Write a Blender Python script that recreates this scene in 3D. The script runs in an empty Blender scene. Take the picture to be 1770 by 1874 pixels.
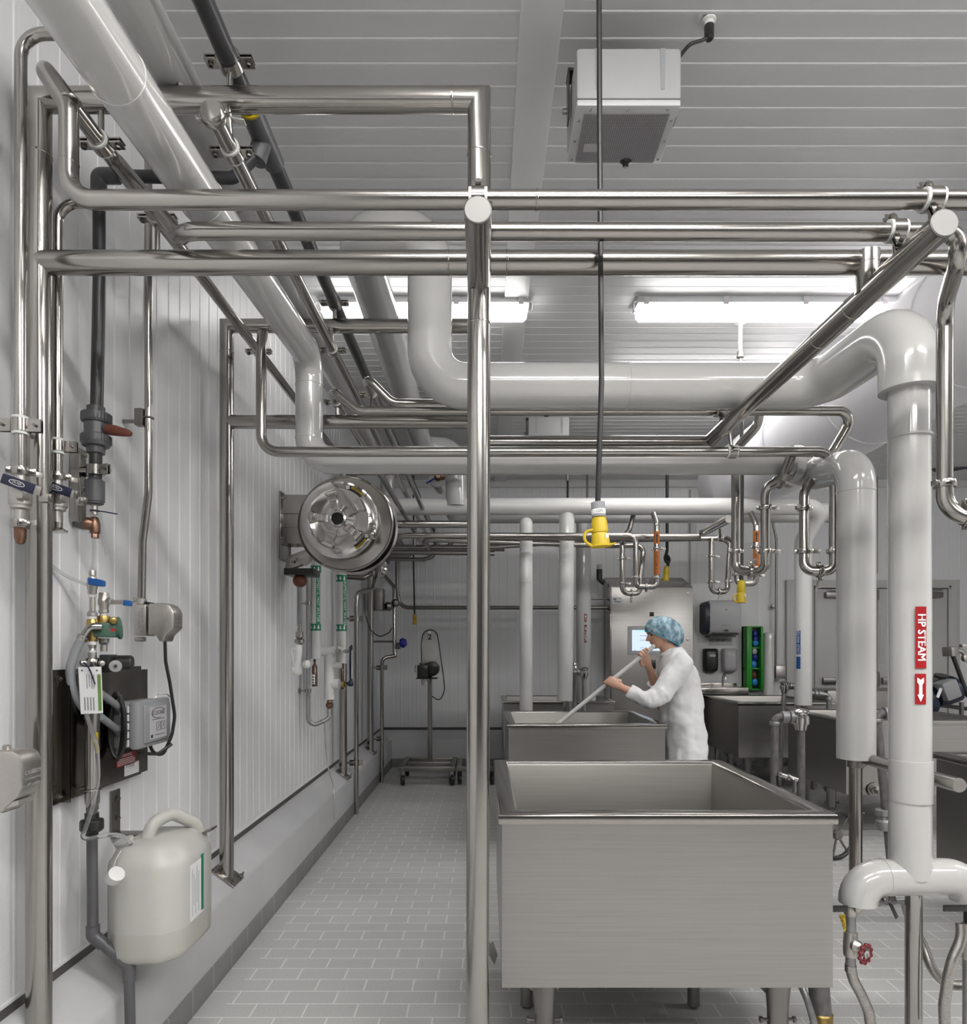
import bpy, bmesh, math, random
from mathutils import Vector, Matrix, Quaternion
random.seed(7)
V = Vector
PI = math.pi
sc = bpy.context.scene
COL = sc.collection
F, CX, CY, CH = 1250.0, 888.0, 1190.0, 1.42

def P(px, py, Y):
    """room point seen at pixel (px,py) of the 1770x1874 photograph at depth Y (metres)"""
    return V(((px - CX) * Y / F, Y, CH - (py - CY) * Y / F))
def L(px, Y):
    return px * Y / F

# ------------------------------------------------------------ materials
MATS = {}
def mat(name, col, rough=0.5, metal=0.0, noise=0.0, nscale=(8, 8, 8), rvar=0.0, bump=0.0, bscale=200.0,
        coat=0.0, emit=None, estr=0.0, trans=0.0, alpha=1.0, sss=0.0, ior=1.5, spec=0.5):
    m = bpy.data.materials.new(name); m.use_nodes = True
    nt = m.node_tree; b = nt.nodes['Principled BSDF']
    b.inputs['Base Color'].default_value = (*col, 1)
    b.inputs['Roughness'].default_value = rough
    b.inputs['Metallic'].default_value = metal
    b.inputs['IOR'].default_value = ior
    b.inputs['Specular IOR Level'].default_value = spec
    if coat: b.inputs['Coat Weight'].default_value = coat; b.inputs['Coat Roughness'].default_value = 0.06
    if trans: b.inputs['Transmission Weight'].default_value = trans
    if alpha < 1: b.inputs['Alpha'].default_value = alpha
    if sss:
        b.inputs['Subsurface Weight'].default_value = sss
        b.inputs['Subsurface Radius'].default_value = (0.02, 0.015, 0.01)
        b.inputs['Subsurface Scale'].default_value = 0.5
    if emit: b.inputs['Emission Color'].default_value = (*emit, 1); b.inputs['Emission Strength'].default_value = estr
    if noise or rvar or bump:
        tc = nt.nodes.new('ShaderNodeTexCoord'); mp = nt.nodes.new('ShaderNodeMapping')
        mp.inputs['Scale'].default_value = nscale
        nt.links.new(tc.outputs['Object'], mp.inputs['Vector'])
        nz = nt.nodes.new('ShaderNodeTexNoise'); nz.inputs['Scale'].default_value = 1.0
        nz.inputs['Detail'].default_value = 4.0
        nt.links.new(mp.outputs['Vector'], nz.inputs['Vector'])
        if noise:
            mx = nt.nodes.new('ShaderNodeMix'); mx.data_type = 'RGBA'
            mx.inputs[6].default_value = (*[max(0, c * (1 - noise)) for c in col], 1)
            mx.inputs[7].default_value = (*[min(1, c * (1 + noise)) for c in col], 1)
            nt.links.new(nz.outputs['Fac'], mx.inputs[0]); nt.links.new(mx.outputs[2], b.inputs['Base Color'])
        if rvar:
            mr = nt.nodes.new('ShaderNodeMapRange')
            mr.inputs['From Min'].default_value = 0.3; mr.inputs['From Max'].default_value = 0.7
            mr.inputs['To Min'].default_value = rough - rvar; mr.inputs['To Max'].default_value = rough + rvar
            nt.links.new(nz.outputs['Fac'], mr.inputs['Value']); nt.links.new(mr.outputs['Result'], b.inputs['Roughness'])
        if bump:
            n2 = nt.nodes.new('ShaderNodeTexNoise'); n2.inputs['Scale'].default_value = bscale; n2.inputs['Detail'].default_value = 2
            nt.links.new(tc.outputs['Object'], n2.inputs['Vector'])
            bp = nt.nodes.new('ShaderNodeBump'); bp.inputs['Strength'].default_value = bump; bp.inputs['Distance'].default_value = 0.002
            nt.links.new(n2.outputs['Fac'], bp.inputs['Height']); nt.links.new(bp.outputs['Normal'], b.inputs['Normal'])
    MATS[name] = m
    return m

STEEL = mat('brushed_steel', (.38, .36, .34), .19, 1, noise=.04, nscale=(9, 9, 9))
ENDCAP = mat('matte_end_cap', (.22, .217, .21), .6, 1, noise=.06, nscale=(30, 30, 30))
STEELV = mat('brushed_sheet_steel', (.385, .37, .355), .34, 1, noise=.13, nscale=(2.2, 2.2, 140), rvar=.03)
STEELI = mat('shaded_inner_steel', (.33, .318, .30), .40, 1, noise=.13, nscale=(2.2, 2.2, 120), rvar=.03)  # same vat steel, darkened: the basin's inner shade is put into the colour
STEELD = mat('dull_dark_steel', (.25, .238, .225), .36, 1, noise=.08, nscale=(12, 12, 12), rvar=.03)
EXPO = 0.46
CAST = mat('satin_cast_steel', (.50, .475, .45), .40, 1, noise=.08, nscale=(60, 60, 60))
CHROME = mat('polished_steel', (.62, .60, .58), .15, 1, noise=.03, nscale=(12, 12, 12))
GALV = mat('galvanised_pipe', (.33, .33, .335), .46, .85, noise=.4, nscale=(45, 45, 25), rvar=.1)
RUSTY = mat('weathered_pipe', (.19, .18, .18), .6, .6, noise=.7, nscale=(50, 50, 22), rvar=.1)
JACKET = mat('white_pvc_jacket', (.475, .47, .458), .16, 0, noise=.03, nscale=(3, 3, 3), coat=.5)
JACKETM = mat('white_insulation_lit_jacket', (.66, .655, .64), .34, 0, noise=.03, nscale=(20, 20, 20), coat=.3)  # insulation white; on far pipes the paler tone stands for stronger light
WALLM = mat('white_wall_panel', (.74, .74, .75), .38, 0, noise=.03, nscale=(1.5, 14, .6), bump=.25, bscale=260)
CEILM = mat('grey_white_ceiling_panel', (.66, .66, .66), .42, 0, noise=.03, nscale=(.6, 10, 1))
TRIMW = mat('white_trim', (.70, .70, .695), .4, noise=.02)
CURB = mat('grey_curb_coating', (.52, .52, .53), .42, 0, noise=.10, nscale=(4, 4, 4))
BAND = mat('dark_rubber_and_dim_wall', (.075, .07, .068), .5, noise=.25, nscale=(15, 15, 15))
PVC = mat('dark_grey_pvc', (.038, .038, .041), .36, noise=.08, nscale=(20, 20, 20))
PVCM = mat('mid_grey_pvc', (.088, .088, .094), .36, noise=.08, nscale=(20, 20, 20))
GREYP = mat('grey_plastic', (.26, .265, .275), .45, noise=.04)
LGREY = mat('light_grey_plastic', (.52, .52, .53), .38, noise=.03)
LGREYW = mat('pale_lilac_grey_plastic', (.46, .44, .46), .38, noise=.03)
BLACK = mat('black_rubber', (.012, .012, .012), .42, noise=.1)
BLACKP = mat('black_plastic', (.018, .018, .018), .3, noise=.1)
DARK = mat('dark_hole', (.006, .006, .006), .7, noise=.1)
WHITEP = mat('white_plastic', (.68, .68, .66), .35, noise=.02)
PAPER = mat('white_label', (.80, .80, .80), .5, noise=.02)
INK = mat('black_ink', (.02, .02, .02), .6, noise=.05)
INKW = mat('white_ink', (.85, .85, .85), .6, noise=.02)
INKG = mat('grey_ink', (.25, .25, .25), .6, noise=.05)
RED = mat('red_sticker', (.33, .006, .009), .4, noise=.05)
DRED = mat('dark_red_sticker', (.12, .012, .012), .5, noise=.1)
REDW = mat('red_handwheel', (.16, .012, .018), .35, noise=.1)
BROWN = mat('brown_red_handle', (.13, .038, .022), .45, noise=.1)
BLUE = mat('blue_vinyl', (.012, .085, .30), .35, noise=.05)
NAVY = mat('navy_vinyl', (.008, .012, .035), .35, noise=.1)
BLUEL = mat('bright_blue_plastic', (.02, .25, .65), .4, noise=.1)
BLUED = mat('deep_blue_plastic', (.008, .02, .25), .4, noise=.1)
GREEN = mat('green_plastic', (.018, .28, .018), .42, noise=.05)
GREENL = mat('green_pipe_label', (.005, .19, .09), .45, noise=.05)
GREENS = mat('olive_green_stripe', (.15, .27, .07), .5, noise=.05)
SOLEN = mat('green_solenoid', (.055, .12, .085), .4, noise=.1)
BRASS = mat('brass', (.42, .30, .11), .35, 1, noise=.15, nscale=(60, 60, 60))
BRONZE = mat('bronze', (.22, .13, .09), .38, 1, noise=.2, nscale=(60, 60, 60))
YELLOW = mat('yellow_rubber', (.50, .355, .010), .42, noise=.05)
ORANGE = mat('orange_label', (.42, .12, .012), .45, noise=.05)
AMBER = mat('brown_amber_vial', (.075, .032, .012), .2, noise=.1, coat=.4)
JUGM = mat('translucent_white_plastic', (.51, .505, .475), .38, noise=.015, sss=.35)
LIQ = mat('liquid_behind_plastic', (.46, .452, .41), .36, noise=.015, sss=.35)
CLEAR = mat('clear_tubing', (.85, .86, .86), .08, trans=.85, ior=1.2, noise=.02)
STEMCLEAR = mat('clear_lens', (.7, .7, .7), .1, trans=.6, ior=1.2, noise=.02)
LAMP = mat('lit_diffuser', (.9, .9, .9), .5, emit=(1, .985, .96), estr=46.0, noise=.01)
LAMP2 = mat('softer_lit_diffuser', (.9, .9, .9), .5, emit=(1, .985, .96), estr=9.5, noise=.01)
LAMP3 = mat('mid_lit_diffuser', (.9, .9, .9), .5, emit=(1, .985, .96), estr=17.0, noise=.01)
SCREEN = mat('lit_screen', (.3, .35, .4), .3, emit=(.62, .74, .95), estr=.75, noise=.02)
SCRCYAN = mat('lit_screen_cyan_bar', (.2, .5, .5), .3, emit=(.25, .75, .8), estr=.9, noise=.02)
DUCT = mat('white_duct_fabric', (.76, .75, .78), .75, noise=.03, nscale=(5, 2, 5), bump=.35, bscale=9)
COAT = mat('white_lab_coat_cloth', (.84, .84, .845), .8, noise=.03, bump=.3, bscale=25)
SKIN = mat('skin', (.71, .42, .30), .48, noise=.10, nscale=(20, 20, 20), sss=.12)
DOORM = mat('grey_white_door_paint', (.52, .515, .50), .4, noise=.02)
TROUS = mat('dark_trousers', (.03, .03, .04), .8, noise=.1)
HAIR = mat('brown_hair', (.05, .03, .02), .6, noise=.3, nscale=(60, 60, 60))
PANELD = mat('dark_mirror_plate', (.16, .145, .13), .22, 1, noise=.1, nscale=(2, 2, 2))
SPK = mat('speaker_grey_paint', (.33, .33, .33), .5, noise=.02)

def net_mat():
    m = bpy.data.materials.new('blue_hairnet'); m.use_nodes = True
    nt = m.node_tree; b = nt.nodes['Principled BSDF']
    tc = nt.nodes.new('ShaderNodeTexCoord'); mp = nt.nodes.new('ShaderNodeMapping')
    mp.inputs['Scale'].default_value = (34, 10, 22); mp.inputs['Rotation'].default_value = (0, .6, .3)
    nt.links.new(tc.outputs['Object'], mp.inputs['Vector'])
    nz = nt.nodes.new('ShaderNodeTexNoise'); nz.inputs['Scale'].default_value = 1; nz.inputs['Detail'].default_value = 3
    nt.links.new(mp.outputs['Vector'], nz.inputs['Vector'])
    cr = nt.nodes.new('ShaderNodeValToRGB')
    e = cr.color_ramp.elements
    e[0].position = .34; e[0].color = (.12, .19, .235, 1)
    e[1].position = .62; e[1].color = (.50, .62, .68, 1)  # pale streaks paint the net's highlights into its colour
    k = e.new(.48); k.color = (.21, .38, .48, 1)
    nt.links.new(nz.outputs['Fac'], cr.inputs['Fac']); nt.links.new(cr.outputs['Color'], b.inputs['Base Color'])
    b.inputs['Roughness'].default_value = .5
    bp = nt.nodes.new('ShaderNodeBump'); bp.inputs['Strength'].default_value = .6; bp.inputs['Distance'].default_value = .004
    nt.links.new(nz.outputs['Fac'], bp.inputs['Height']); nt.links.new(bp.outputs['Normal'], b.inputs['Normal'])
    return m
NET = net_mat()

def brick_mat(name, tile, tile2, grout, bw, rh, mortar, offset, rot=None, loc=(0, 0, 0), rough=.5):
    m = bpy.data.materials.new(name); m.use_nodes = True
    nt = m.node_tree; b = nt.nodes['Principled BSDF']
    tc = nt.nodes.new('ShaderNodeTexCoord'); mp = nt.nodes.new('ShaderNodeMapping')
    if rot: mp.inputs['Rotation'].default_value = rot
    mp.inputs['Location'].default_value = loc
    nt.links.new(tc.outputs['Object'], mp.inputs['Vector'])
    br = nt.nodes.new('ShaderNodeTexBrick'); br.offset = offset; br.squash = 1
    br.inputs['Scale'].default_value = 1
    br.inputs['Color1'].default_value = (*tile, 1); br.inputs['Color2'].default_value = (*tile2, 1)
    br.inputs['Mortar'].default_value = (*grout, 1)
    br.inputs['Mortar Size'].default_value = mortar; br.inputs['Mortar Smooth'].default_value = .1
    br.inputs['Brick Width'].default_value = bw; br.inputs['Row Height'].default_value = rh
    nt.links.new(mp.outputs['Vector'], br.inputs['Vector'])
    nz = nt.nodes.new('ShaderNodeTexNoise'); nz.inputs['Scale'].default_value = 160; nz.inputs['Detail'].default_value = 3
    nt.links.new(tc.outputs['Object'], nz.inputs['Vector'])
    mx = nt.nodes.new('ShaderNodeMix'); mx.data_type = 'RGBA'; mx.blend_type = 'MULTIPLY'
    mr = nt.nodes.new('ShaderNodeMapRange'); mr.inputs['To Min'].default_value = .72; mr.inputs['To Max'].default_value = 1.28
    nt.links.new(nz.outputs['Fac'], mr.inputs['Value'])
    mx.inputs[0].default_value = 1
    nt.links.new(br.outputs['Color'], mx.inputs[6]); nt.links.new(mr.outputs['Result'], mx.inputs[7])
    nt.links.new(mx.outputs[2], b.inputs['Base Color'])
    b.inputs['Roughness'].default_value = rough
    bp = nt.nodes.new('ShaderNodeBump'); bp.inputs['Strength'].default_value = .25; bp.inputs['Distance'].default_value = .003
    inv = nt.nodes.new('ShaderNodeMath'); inv.operation = 'SUBTRACT'; inv.inputs[0].default_value = 1
    nt.links.new(br.outputs['Fac'], inv.inputs[1]); nt.links.new(inv.outputs[0], bp.inputs['Height'])
    nt.links.new(bp.outputs['Normal'], b.inputs['Normal'])
    return m
FLOORM = brick_mat('grey_quarry_tile', (.50, .50, .49), (.535, .53, .52), (.74, .73, .71), .2032, .1016, .0035, .5)
BORDM = brick_mat('grey_border_tile', (.49, .49, .48), (.52, .515, .51), (.72, .715, .70), .2032, .12, .0035, 0, rot=(0, 0, PI / 2), loc=(0, 1.02, 0))
BASEM = brick_mat('grey_cove_tile', (.21, .21, .21), (.235, .235, .235), (.40, .40, .39), .2032, .3, .003, 0, rot=(0, 0, PI / 2))

# ------------------------------------------------------------ mesh helpers
def B(): return bmesh.new()

def basis(axis, up=None):
    z = V(axis).normalized()
    u = V(up) if up is not None else (V((0, 0, 1)) if abs(z.z) < .9 else V((0, 1, 0)))
    x = u - z * u.dot(z)
    if x.length < 1e-5:
        u = V((1, 0, 0)); x = u - z * u.dot(z)
    x.normalize()
    return x, z.cross(x), z

def fillet(pts, R):
    pts = [V(p) for p in pts]
    if R <= 0 or len(pts) < 3: return pts
    out = [pts[0]]
    for i in range(1, len(pts) - 1):
        a, b, c = pts[i - 1], pts[i], pts[i + 1]
        d0 = (a - b); d1 = (c - b); l0, l1 = d0.length, d1.length
        d0.normalize(); d1.normalize()
        ang = d0.angle(d1); th = PI - ang
        if th < .02: out.append(b); continue
        f0 = .98 if i == 1 else .49; f1 = .98 if i == len(pts) - 2 else .49
        t = min(R * math.tan(th / 2), l0 * f0, l1 * f1); r = t / math.tan(th / 2)
        bis = (d0 + d1).normalized(); cen = b + bis * (r / math.cos(th / 2))
        s = (b + d0 * t) - cen; e = (b + d1 * t) - cen
        ax = s.cross(e)
        if ax.length < 1e-9: out.append(b); continue
        ax.normalize(); n = max(3, int(th / (PI / 18)))
        for k in range(n + 1):
            out.append(cen + Quaternion(ax, th * k / n) @ s)
    out.append(pts[-1])
    return out

def tube(bm, pts, r, R=None, seg=20, caps=True, radii=None):
    """sweep a circle along a polyline; R = bend radius (0 = mitred joints)"""
    if R is None: R = r * 2.6
    pts = fillet(pts, R)
    q = [pts[0]]
    for p in pts[1:]:
        if (p - q[-1]).length > 1e-5: q.append(p)
    pts = q; n = len(pts)
    d = [(pts[i + 1] - pts[i]).normalized() for i in range(n - 1)]
    x, y, _ = basis(d[0])
    rings = []
    for i in range(n):
        if i == 0: t = d[0]; prev = d[0]
        elif i == n - 1: t = d[-1]
        else:
            t = (d[i - 1] + d[i])
            t = t.normalized() if t.length > 1e-6 else d[i]
        if i > 0:
            qn = d[i - 1 if i < n else -1]
            old = d[max(0, i - 2)] if i >= 2 else d[0]
            rot = old.rotation_difference(d[i - 1]); x = rot @ x; y = rot @ y
        base_d = d[max(0, i - 1)]
        rr = radii[min(len(radii) - 1, i)] if radii else r
        ring = []
        for k in range(seg):
            a = 2 * PI * k / seg
            o = x * (math.cos(a) * rr) + y * (math.sin(a) * rr)
            den = base_d.dot(t)
            s = -(o.dot(t)) / den if abs(den) > .15 else 0
            ring.append(bm.verts.new(pts[i] + o + base_d * s))
        rings.append(ring)
    for i in range(n - 1):
        for k in range(seg):
            bm.faces.new((rings[i][k], rings[i][(k + 1) % seg], rings[i + 1][(k + 1) % seg], rings[i + 1][k]))
    if caps:
        bm.faces.new(rings[0][::-1]); bm.faces.new(rings[-1])
    return bm

def lathe(bm, prof, org, axis=(0, 0, 1), seg=24, up=None):
    """prof: list of (radius, height) along axis"""
    x, y, z = basis(axis, up); org = V(org)
    rings = []
    for r, h in prof:
        if r < 1e-6: rings.append([bm.verts.new(org + z * h)])
        else: rings.append([bm.verts.new(org + z * h + (x * math.cos(2 * PI * k / seg) + y * math.sin(2 * PI * k / seg)) * r) for k in range(seg)])
    for a, b in zip(rings[:-1], rings[1:]):
        if len(a) == 1 and len(b) == 1: continue
        for k in range(seg):
            k2 = (k + 1) % seg
            if len(a) == 1: bm.faces.new((a[0], b[k2], b[k]))
            elif len(b) == 1: bm.faces.new((a[k], a[k2], b[0]))
            else: bm.faces.new((a[k], a[k2], b[k2], b[k]))
    if len(rings[0]) > 1: bm.faces.new(rings[0][::-1])
    if len(rings[-1]) > 1: bm.faces.new(rings[-1])
    return bm

def cyl(bm, a, b, r, seg=16):
    a, b = V(a), V(b)
    return lathe(bm, [(r, 0), (r, (b - a).length)], a, b - a, seg)

def box(bm, c, s, axes=None, bev=0.0):
    c = V(c)
    if axes is None: X, Y, Z = V((1, 0, 0)), V((0, 1, 0)), V((0, 0, 1))
    else: X, Y, Z = axes
    tmp = bmesh.new(); vs = []
    for i in (-1, 1):
        for j in (-1, 1):
            for k in (-1, 1):
                vs.append(tmp.verts.new(c + X * (i * s[0] / 2) + Y * (j * s[1] / 2) + Z * (k * s[2] / 2)))
    for f in ((0, 1, 3, 2), (4, 6, 7, 5), (0, 4, 5, 1), (2, 3, 7, 6), (0, 2, 6, 4), (1, 5, 7, 3)):
        tmp.faces.new([vs[i] for i in f])
    if bev: bmesh.ops.bevel(tmp, geom=tmp.edges[:], offset=bev, segments=2, affect='EDGES', profile=.5)
    merge(bm, tmp)
    return bm

def merge(bm, tmp):
    me = bpy.data.meshes.new('tmp'); tmp.to_mesh(me); tmp.free(); bm.from_mesh(me); bpy.data.meshes.remove(me)

def bx(bm, x0, x1, y0, y1, z0, z1, bev=0.0):
    return box(bm, ((x0 + x1) / 2, (y0 + y1) / 2, (z0 + z1) / 2), (abs(x1 - x0), abs(y1 - y0), abs(z1 - z0)), None, bev)

def prism(bm, poly, ext, bev=0.0):
    """poly: list of world points (planar), extruded by vector ext"""
    tmp = bmesh.new(); ext = V(ext)
    a = [tmp.verts.new(V(p)) for p in poly]; b = [tmp.verts.new(V(p) + ext) for p in poly]
    n = len(a)
    tmp.faces.new(a[::-1]); tmp.faces.new(b)
    for i in range(n): tmp.faces.new((a[i], a[(i + 1) % n], b[(i + 1) % n], b[i]))
    bmesh.ops.recalc_face_normals(tmp, faces=tmp.faces[:])
    if bev: bmesh.ops.bevel(tmp, geom=tmp.edges[:], offset=bev, segments=2, affect='EDGES', profile=.5)
    merge(bm, tmp); return bm

def loft(bm, rings, caps=True):
    vs = [[bm.verts.new(V(p)) for p in r] for r in rings]
    n = len(vs[0])
    for a, b in zip(vs[:-1], vs[1:]):
        for k in range(n): bm.faces.new((a[k], a[(k + 1) % n], b[(k + 1) % n], b[k]))
    if caps: bm.faces.new(vs[0][::-1]); bm.faces.new(vs[-1])
    return bm

def ball(bm, c, r, s=(1, 1, 1), seg=16):
    tmp = bmesh.new(); bmesh.ops.create_uvsphere(tmp, u_segments=seg, v_segments=seg // 2 + 2, radius=r)
    for v in tmp.verts: v.co = V((v.co.x * s[0], v.co.y * s[1], v.co.z * s[2])) + V(c)
    merge(bm, tmp); return bm

def torus(bm, c, axis, R, r, seg=28, sseg=10):
    x, y, z = basis(axis); c = V(c); rings = []
    for i in range(seg):
        a = 2 * PI * i / seg; d = x * math.cos(a) + y * math.sin(a)
        rings.append([bm.verts.new(c + d * (R + r * math.cos(2 * PI * k / sseg)) + z * (r * math.sin(2 * PI * k / sseg))) for k in range(sseg)])
    for i in range(seg):
        a, b = rings[i], rings[(i + 1) % seg]
        for k in range(sseg): bm.faces.new((a[k], a[(k + 1) % sseg], b[(k + 1) % sseg], b[k]))
    return bm

# ------------------------------------------------------------ object helpers
ROOT = {}
def _mesh(name, bm, m, off, ang=35):
    bmesh.ops.recalc_face_normals(bm, faces=bm.faces[:])
    if off.length: bmesh.ops.translate(bm, verts=bm.verts[:], vec=-off)
    me = bpy.data.meshes.new(name); bm.to_mesh(me); bm.free()
    for mm in (m if isinstance(m, (list, tuple)) else [m]): me.materials.append(mm)
    me.polygons.foreach_set('use_smooth', [True] * len(me.polygons))
    me.set_sharp_from_angle(angle=math.radians(ang))
    return me

def struct(name, bm, m, parent=None, ang=35):
    o = bpy.data.objects.new(name, _mesh(name, bm, m, V((0, 0, 0)), ang)); COL.objects.link(o)
    if parent: o.parent = parent
    else: o['kind'] = 'structure'
    ROOT[o.name] = V((0, 0, 0))
    return o

def tag(o, label, cat, group=None):
    o['label'] = label; o['category'] = cat
    if group: o['group'] = group

def thing(name, label, cat, loc, group=None):
    o = bpy.data.objects.new(name, None); COL.objects.link(o)
    o.empty_display_size = .05; o.location = V(loc); tag(o, label, cat, group)
    ROOT[o.name] = V(loc)
    return o

def solo(name, bm, m, label, cat, group=None, ang=35):
    zs = [v.co.z for v in bm.verts]; xs = [v.co.x for v in bm.verts]; ys = [v.co.y for v in bm.verts]
    off = V(((min(xs) + max(xs)) / 2, (min(ys) + max(ys)) / 2, min(zs)))
    o = bpy.data.objects.new(name, _mesh(name, bm, m, off, ang)); COL.objects.link(o); o.location = off
    tag(o, label, cat, group); ROOT[o.name] = off
    return o

def part(name, bm, m, parent, label=None, ang=35):
    off = ROOT[parent.name]
    o = bpy.data.objects.new(name, _mesh(name, bm, m, off, ang)); COL.objects.link(o); o.parent = parent
    ROOT[o.name] = off
    if label: o['label'] = label
    return o

def text_bm(bm, s, size, mp, depth=.0, align='CENTER', res=2, bold=0.0):
    """text mapped through mp(u,v)->world point (u along the line, v up)"""
    cu = bpy.data.curves.new('t', 'FONT'); cu.body = s; cu.size = size; cu.align_x = align; cu.align_y = 'CENTER'
    cu.resolution_u = res
    ob = bpy.data.objects.new('t', cu); COL.objects.link(ob)
    dg = bpy.context.evaluated_depsgraph_get(); dg.update()
    me = bpy.data.meshes.new_from_object(ob.evaluated_get(dg))
    tmp = bmesh.new(); tmp.from_mesh(me)
    b_ = bold * size
    for du, dv in (((0, 0),) if not b_ else ((-b_, -b_), (b_, -b_), (-b_, b_), (b_, b_))):
        t2 = tmp.copy()
        for v in t2.verts: v.co = mp(v.co.x + du, v.co.y + dv)
        merge(bm, t2)
    tmp.free()
    bpy.data.objects.remove(ob); bpy.data.curves.remove(cu); bpy.data.meshes.remove(me)
    return bm

def plane_map(o, u, v):
    o, u, v = V(o), V(u).normalized(), V(v).normalized()
    return lambda a, b: o + u * a + v * b

def cyl_map(cx, cy, r, a0, z0, down=True):
    """text running down a vertical pipe: u -> -z, v -> +angle"""
    if down: return lambda u, v: V((cx + r * math.sin(a0 + v / r), cy - r * math.cos(a0 + v / r), z0 - u))
    return lambda u, v: V((cx + r * math.sin(a0 - v / r), cy - r * math.cos(a0 - v / r), z0 + u))

def cpatch(bm, cx, cy, r, a0, a1, z0, z1, n=8):
    prev = None
    for i in range(n + 1):
        a = a0 + (a1 - a0) * i / n
        p = [bm.verts.new(V((cx + r * math.sin(a), cy - r * math.cos(a), z))) for z in (z0, z1)]
        if prev: bm.faces.new((prev[0], p[0], p[1], prev[1]))
        prev = p
    return bm

def pipe_clamp(parent, c, axis, r, side, stub=None, stub_r=.008, w=.03, liner=True):
    """two bolted half bands round a pipe, flanges pointing to +-side, optional stub to a support"""
    c = V(c); ax = V(axis).normalized(); s = V(side); s = (s - ax * s.dot(ax)).normalized(); n = ax.cross(s)
    bm = B()
    ro = r + .007
    lathe(bm, [(r + .003, -w / 2), (ro, -w / 2), (ro, w / 2), (r + .003, w / 2)], c, ax, 24)
    for sg in (-1, 1):
        for off in (-.005, .005):
            box(bm, c + s * sg * (ro + .014) + n * off, (.034, .004, w), (s, n, ax))
    if stub is not None:
        st = V(stub); d = (st - c).normalized(); cyl(bm, c + d * ro, st, stub_r, 12)
    o = part('pipe_clamp', bm, STEEL, parent)
    for sg in (-1, 1):
        b = B(); cyl(b, c + s * sg * (ro + .018) - n * .014, c + s * sg * (ro + .018) + n * .014, .004, 8)
        cyl(b, c + s * sg * (ro + .018) + n * .008, c + s * sg * (ro + .018) + n * .014, .0075, 6)
        part('clamp_bolt', b, STEELD, o)
    if liner:
        b = B(); lathe(b, [(r + .0005, -w * .72), (r + .005, -w * .72), (r + .005, w * .72), (r + .0005, w * .72)], c, ax, 24)
        part('clamp_liner', b, WHITEP, o)
    return o

def tri_clamp(parent, c, axis, r, wing, nut=True):
    """sanitary ferrule clamp with a wing nut"""
    c = V(c); ax = V(axis).normalized(); s = V(wing); s = (s - ax * s.dot(ax)).normalized(); n = ax.cross(s)
    bm = B(); R = r * 1.42
    lathe(bm, [(r, -.010), (R * .93, -.010), (R, -.004), (R, .004), (R * .93, .010), (r, .010)], c, ax, 24)
    box(bm, c + s * (R + .004), (.016, .018, .016), (s, n, ax), .002)
    box(bm, c - s * (R + .003), (.014, .014, .016), (s, n, ax), .002)
    o = part('sanitary_clamp', bm, STEEL, parent)
    if nut:
        b = B(); k = max(.7, r / .017)
        p0 = c + s * (R + .008)
        cyl(b, p0 - n * .004, p0 + n * .02 * k, .0035, 8)
        d = (s + n * .5).normalized()
        box(b, p0 + n * .016 * k + d * .012 * k, (.026 * k, .004, .015 * k), (d, ax.cross(d), ax), .0015)
        part('wing_nut', b, CAST, o)
    return o

def collar(bm, c, axis, r, w=.003):
    lathe(bm, [(r, -w), (r + .0012, -w * .5), (r + .0012, w * .5), (r, w)], c, axis, 20)
# ============================================================ THE ROOM
XW, YB, ZC, XR, YF = -1.29, 8.45, 3.52, 6.4, -6.0
bm = B(); bx(bm, -1.04, XR, YF, YB, -.1, 0); struct('floor', bm, FLOORM)
bm = B(); bx(bm, -1.16, -1.04, YF, YB, -.1, 0); struct('trim_1', bm, BORDM)

def ribbed(name, u0, u1, step, mk, m, core, ang=20):
    """sheet with shallow ribs; mk(u, depth, end) -> point"""
    bm = B(); us = []; u = u0
    while u < u1:
        us += [(u, 0), (u + step * .40, 0), (u + step * .44, .0022), (u + step * .52, .0022), (u + step * .56, 0)]
        u += step
    us.append((u1, 0))
    us = [q for q in us if q[0] <= u1]
    prev = None
    for uu, d in us:
        cur = (bm.verts.new(mk(uu, d, 0)), bm.verts.new(mk(uu, d, 1)))
        if prev: bm.faces.new((prev[0], cur[0], cur[1], prev[1]))
        prev = cur
    bx(bm, *core)
    return struct(name, bm, m, ang=ang)
ribbed('wall_left', YF, YB, .1016, lambda u, d, e: V((XW + d, u, ZC if e else .44)), WALLM, (XW - .12, XW - .02, YF, YB, -.1, ZC + .1))
ribbed('wall_back', XW, XR, .1016, lambda u, d, e: V((u, YB - d, ZC if e else .44)), WALLM, (XW - .1, XR + .1, YB + .02, YB + .12, -.1, ZC + .1))
ribbed('ceiling', YF, YB, .1, lambda u, d, e: V((XR if e else XW, u, ZC - d)), CEILM, (XW - .1, XR + .1, YF, YB + .1, ZC + .02, ZC + .12))
bm = B(); bx(bm, XR, XR + .1, YF, YB, -.1, ZC); struct('wall_right', bm, WALLM)
bm = B(); bx(bm, XW - .1, XR, YF - .1, YF, -.1, ZC); struct('wall_front', bm, BAND)  # unseen wall, coloured dark so the steel mirrors a dim room
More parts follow.
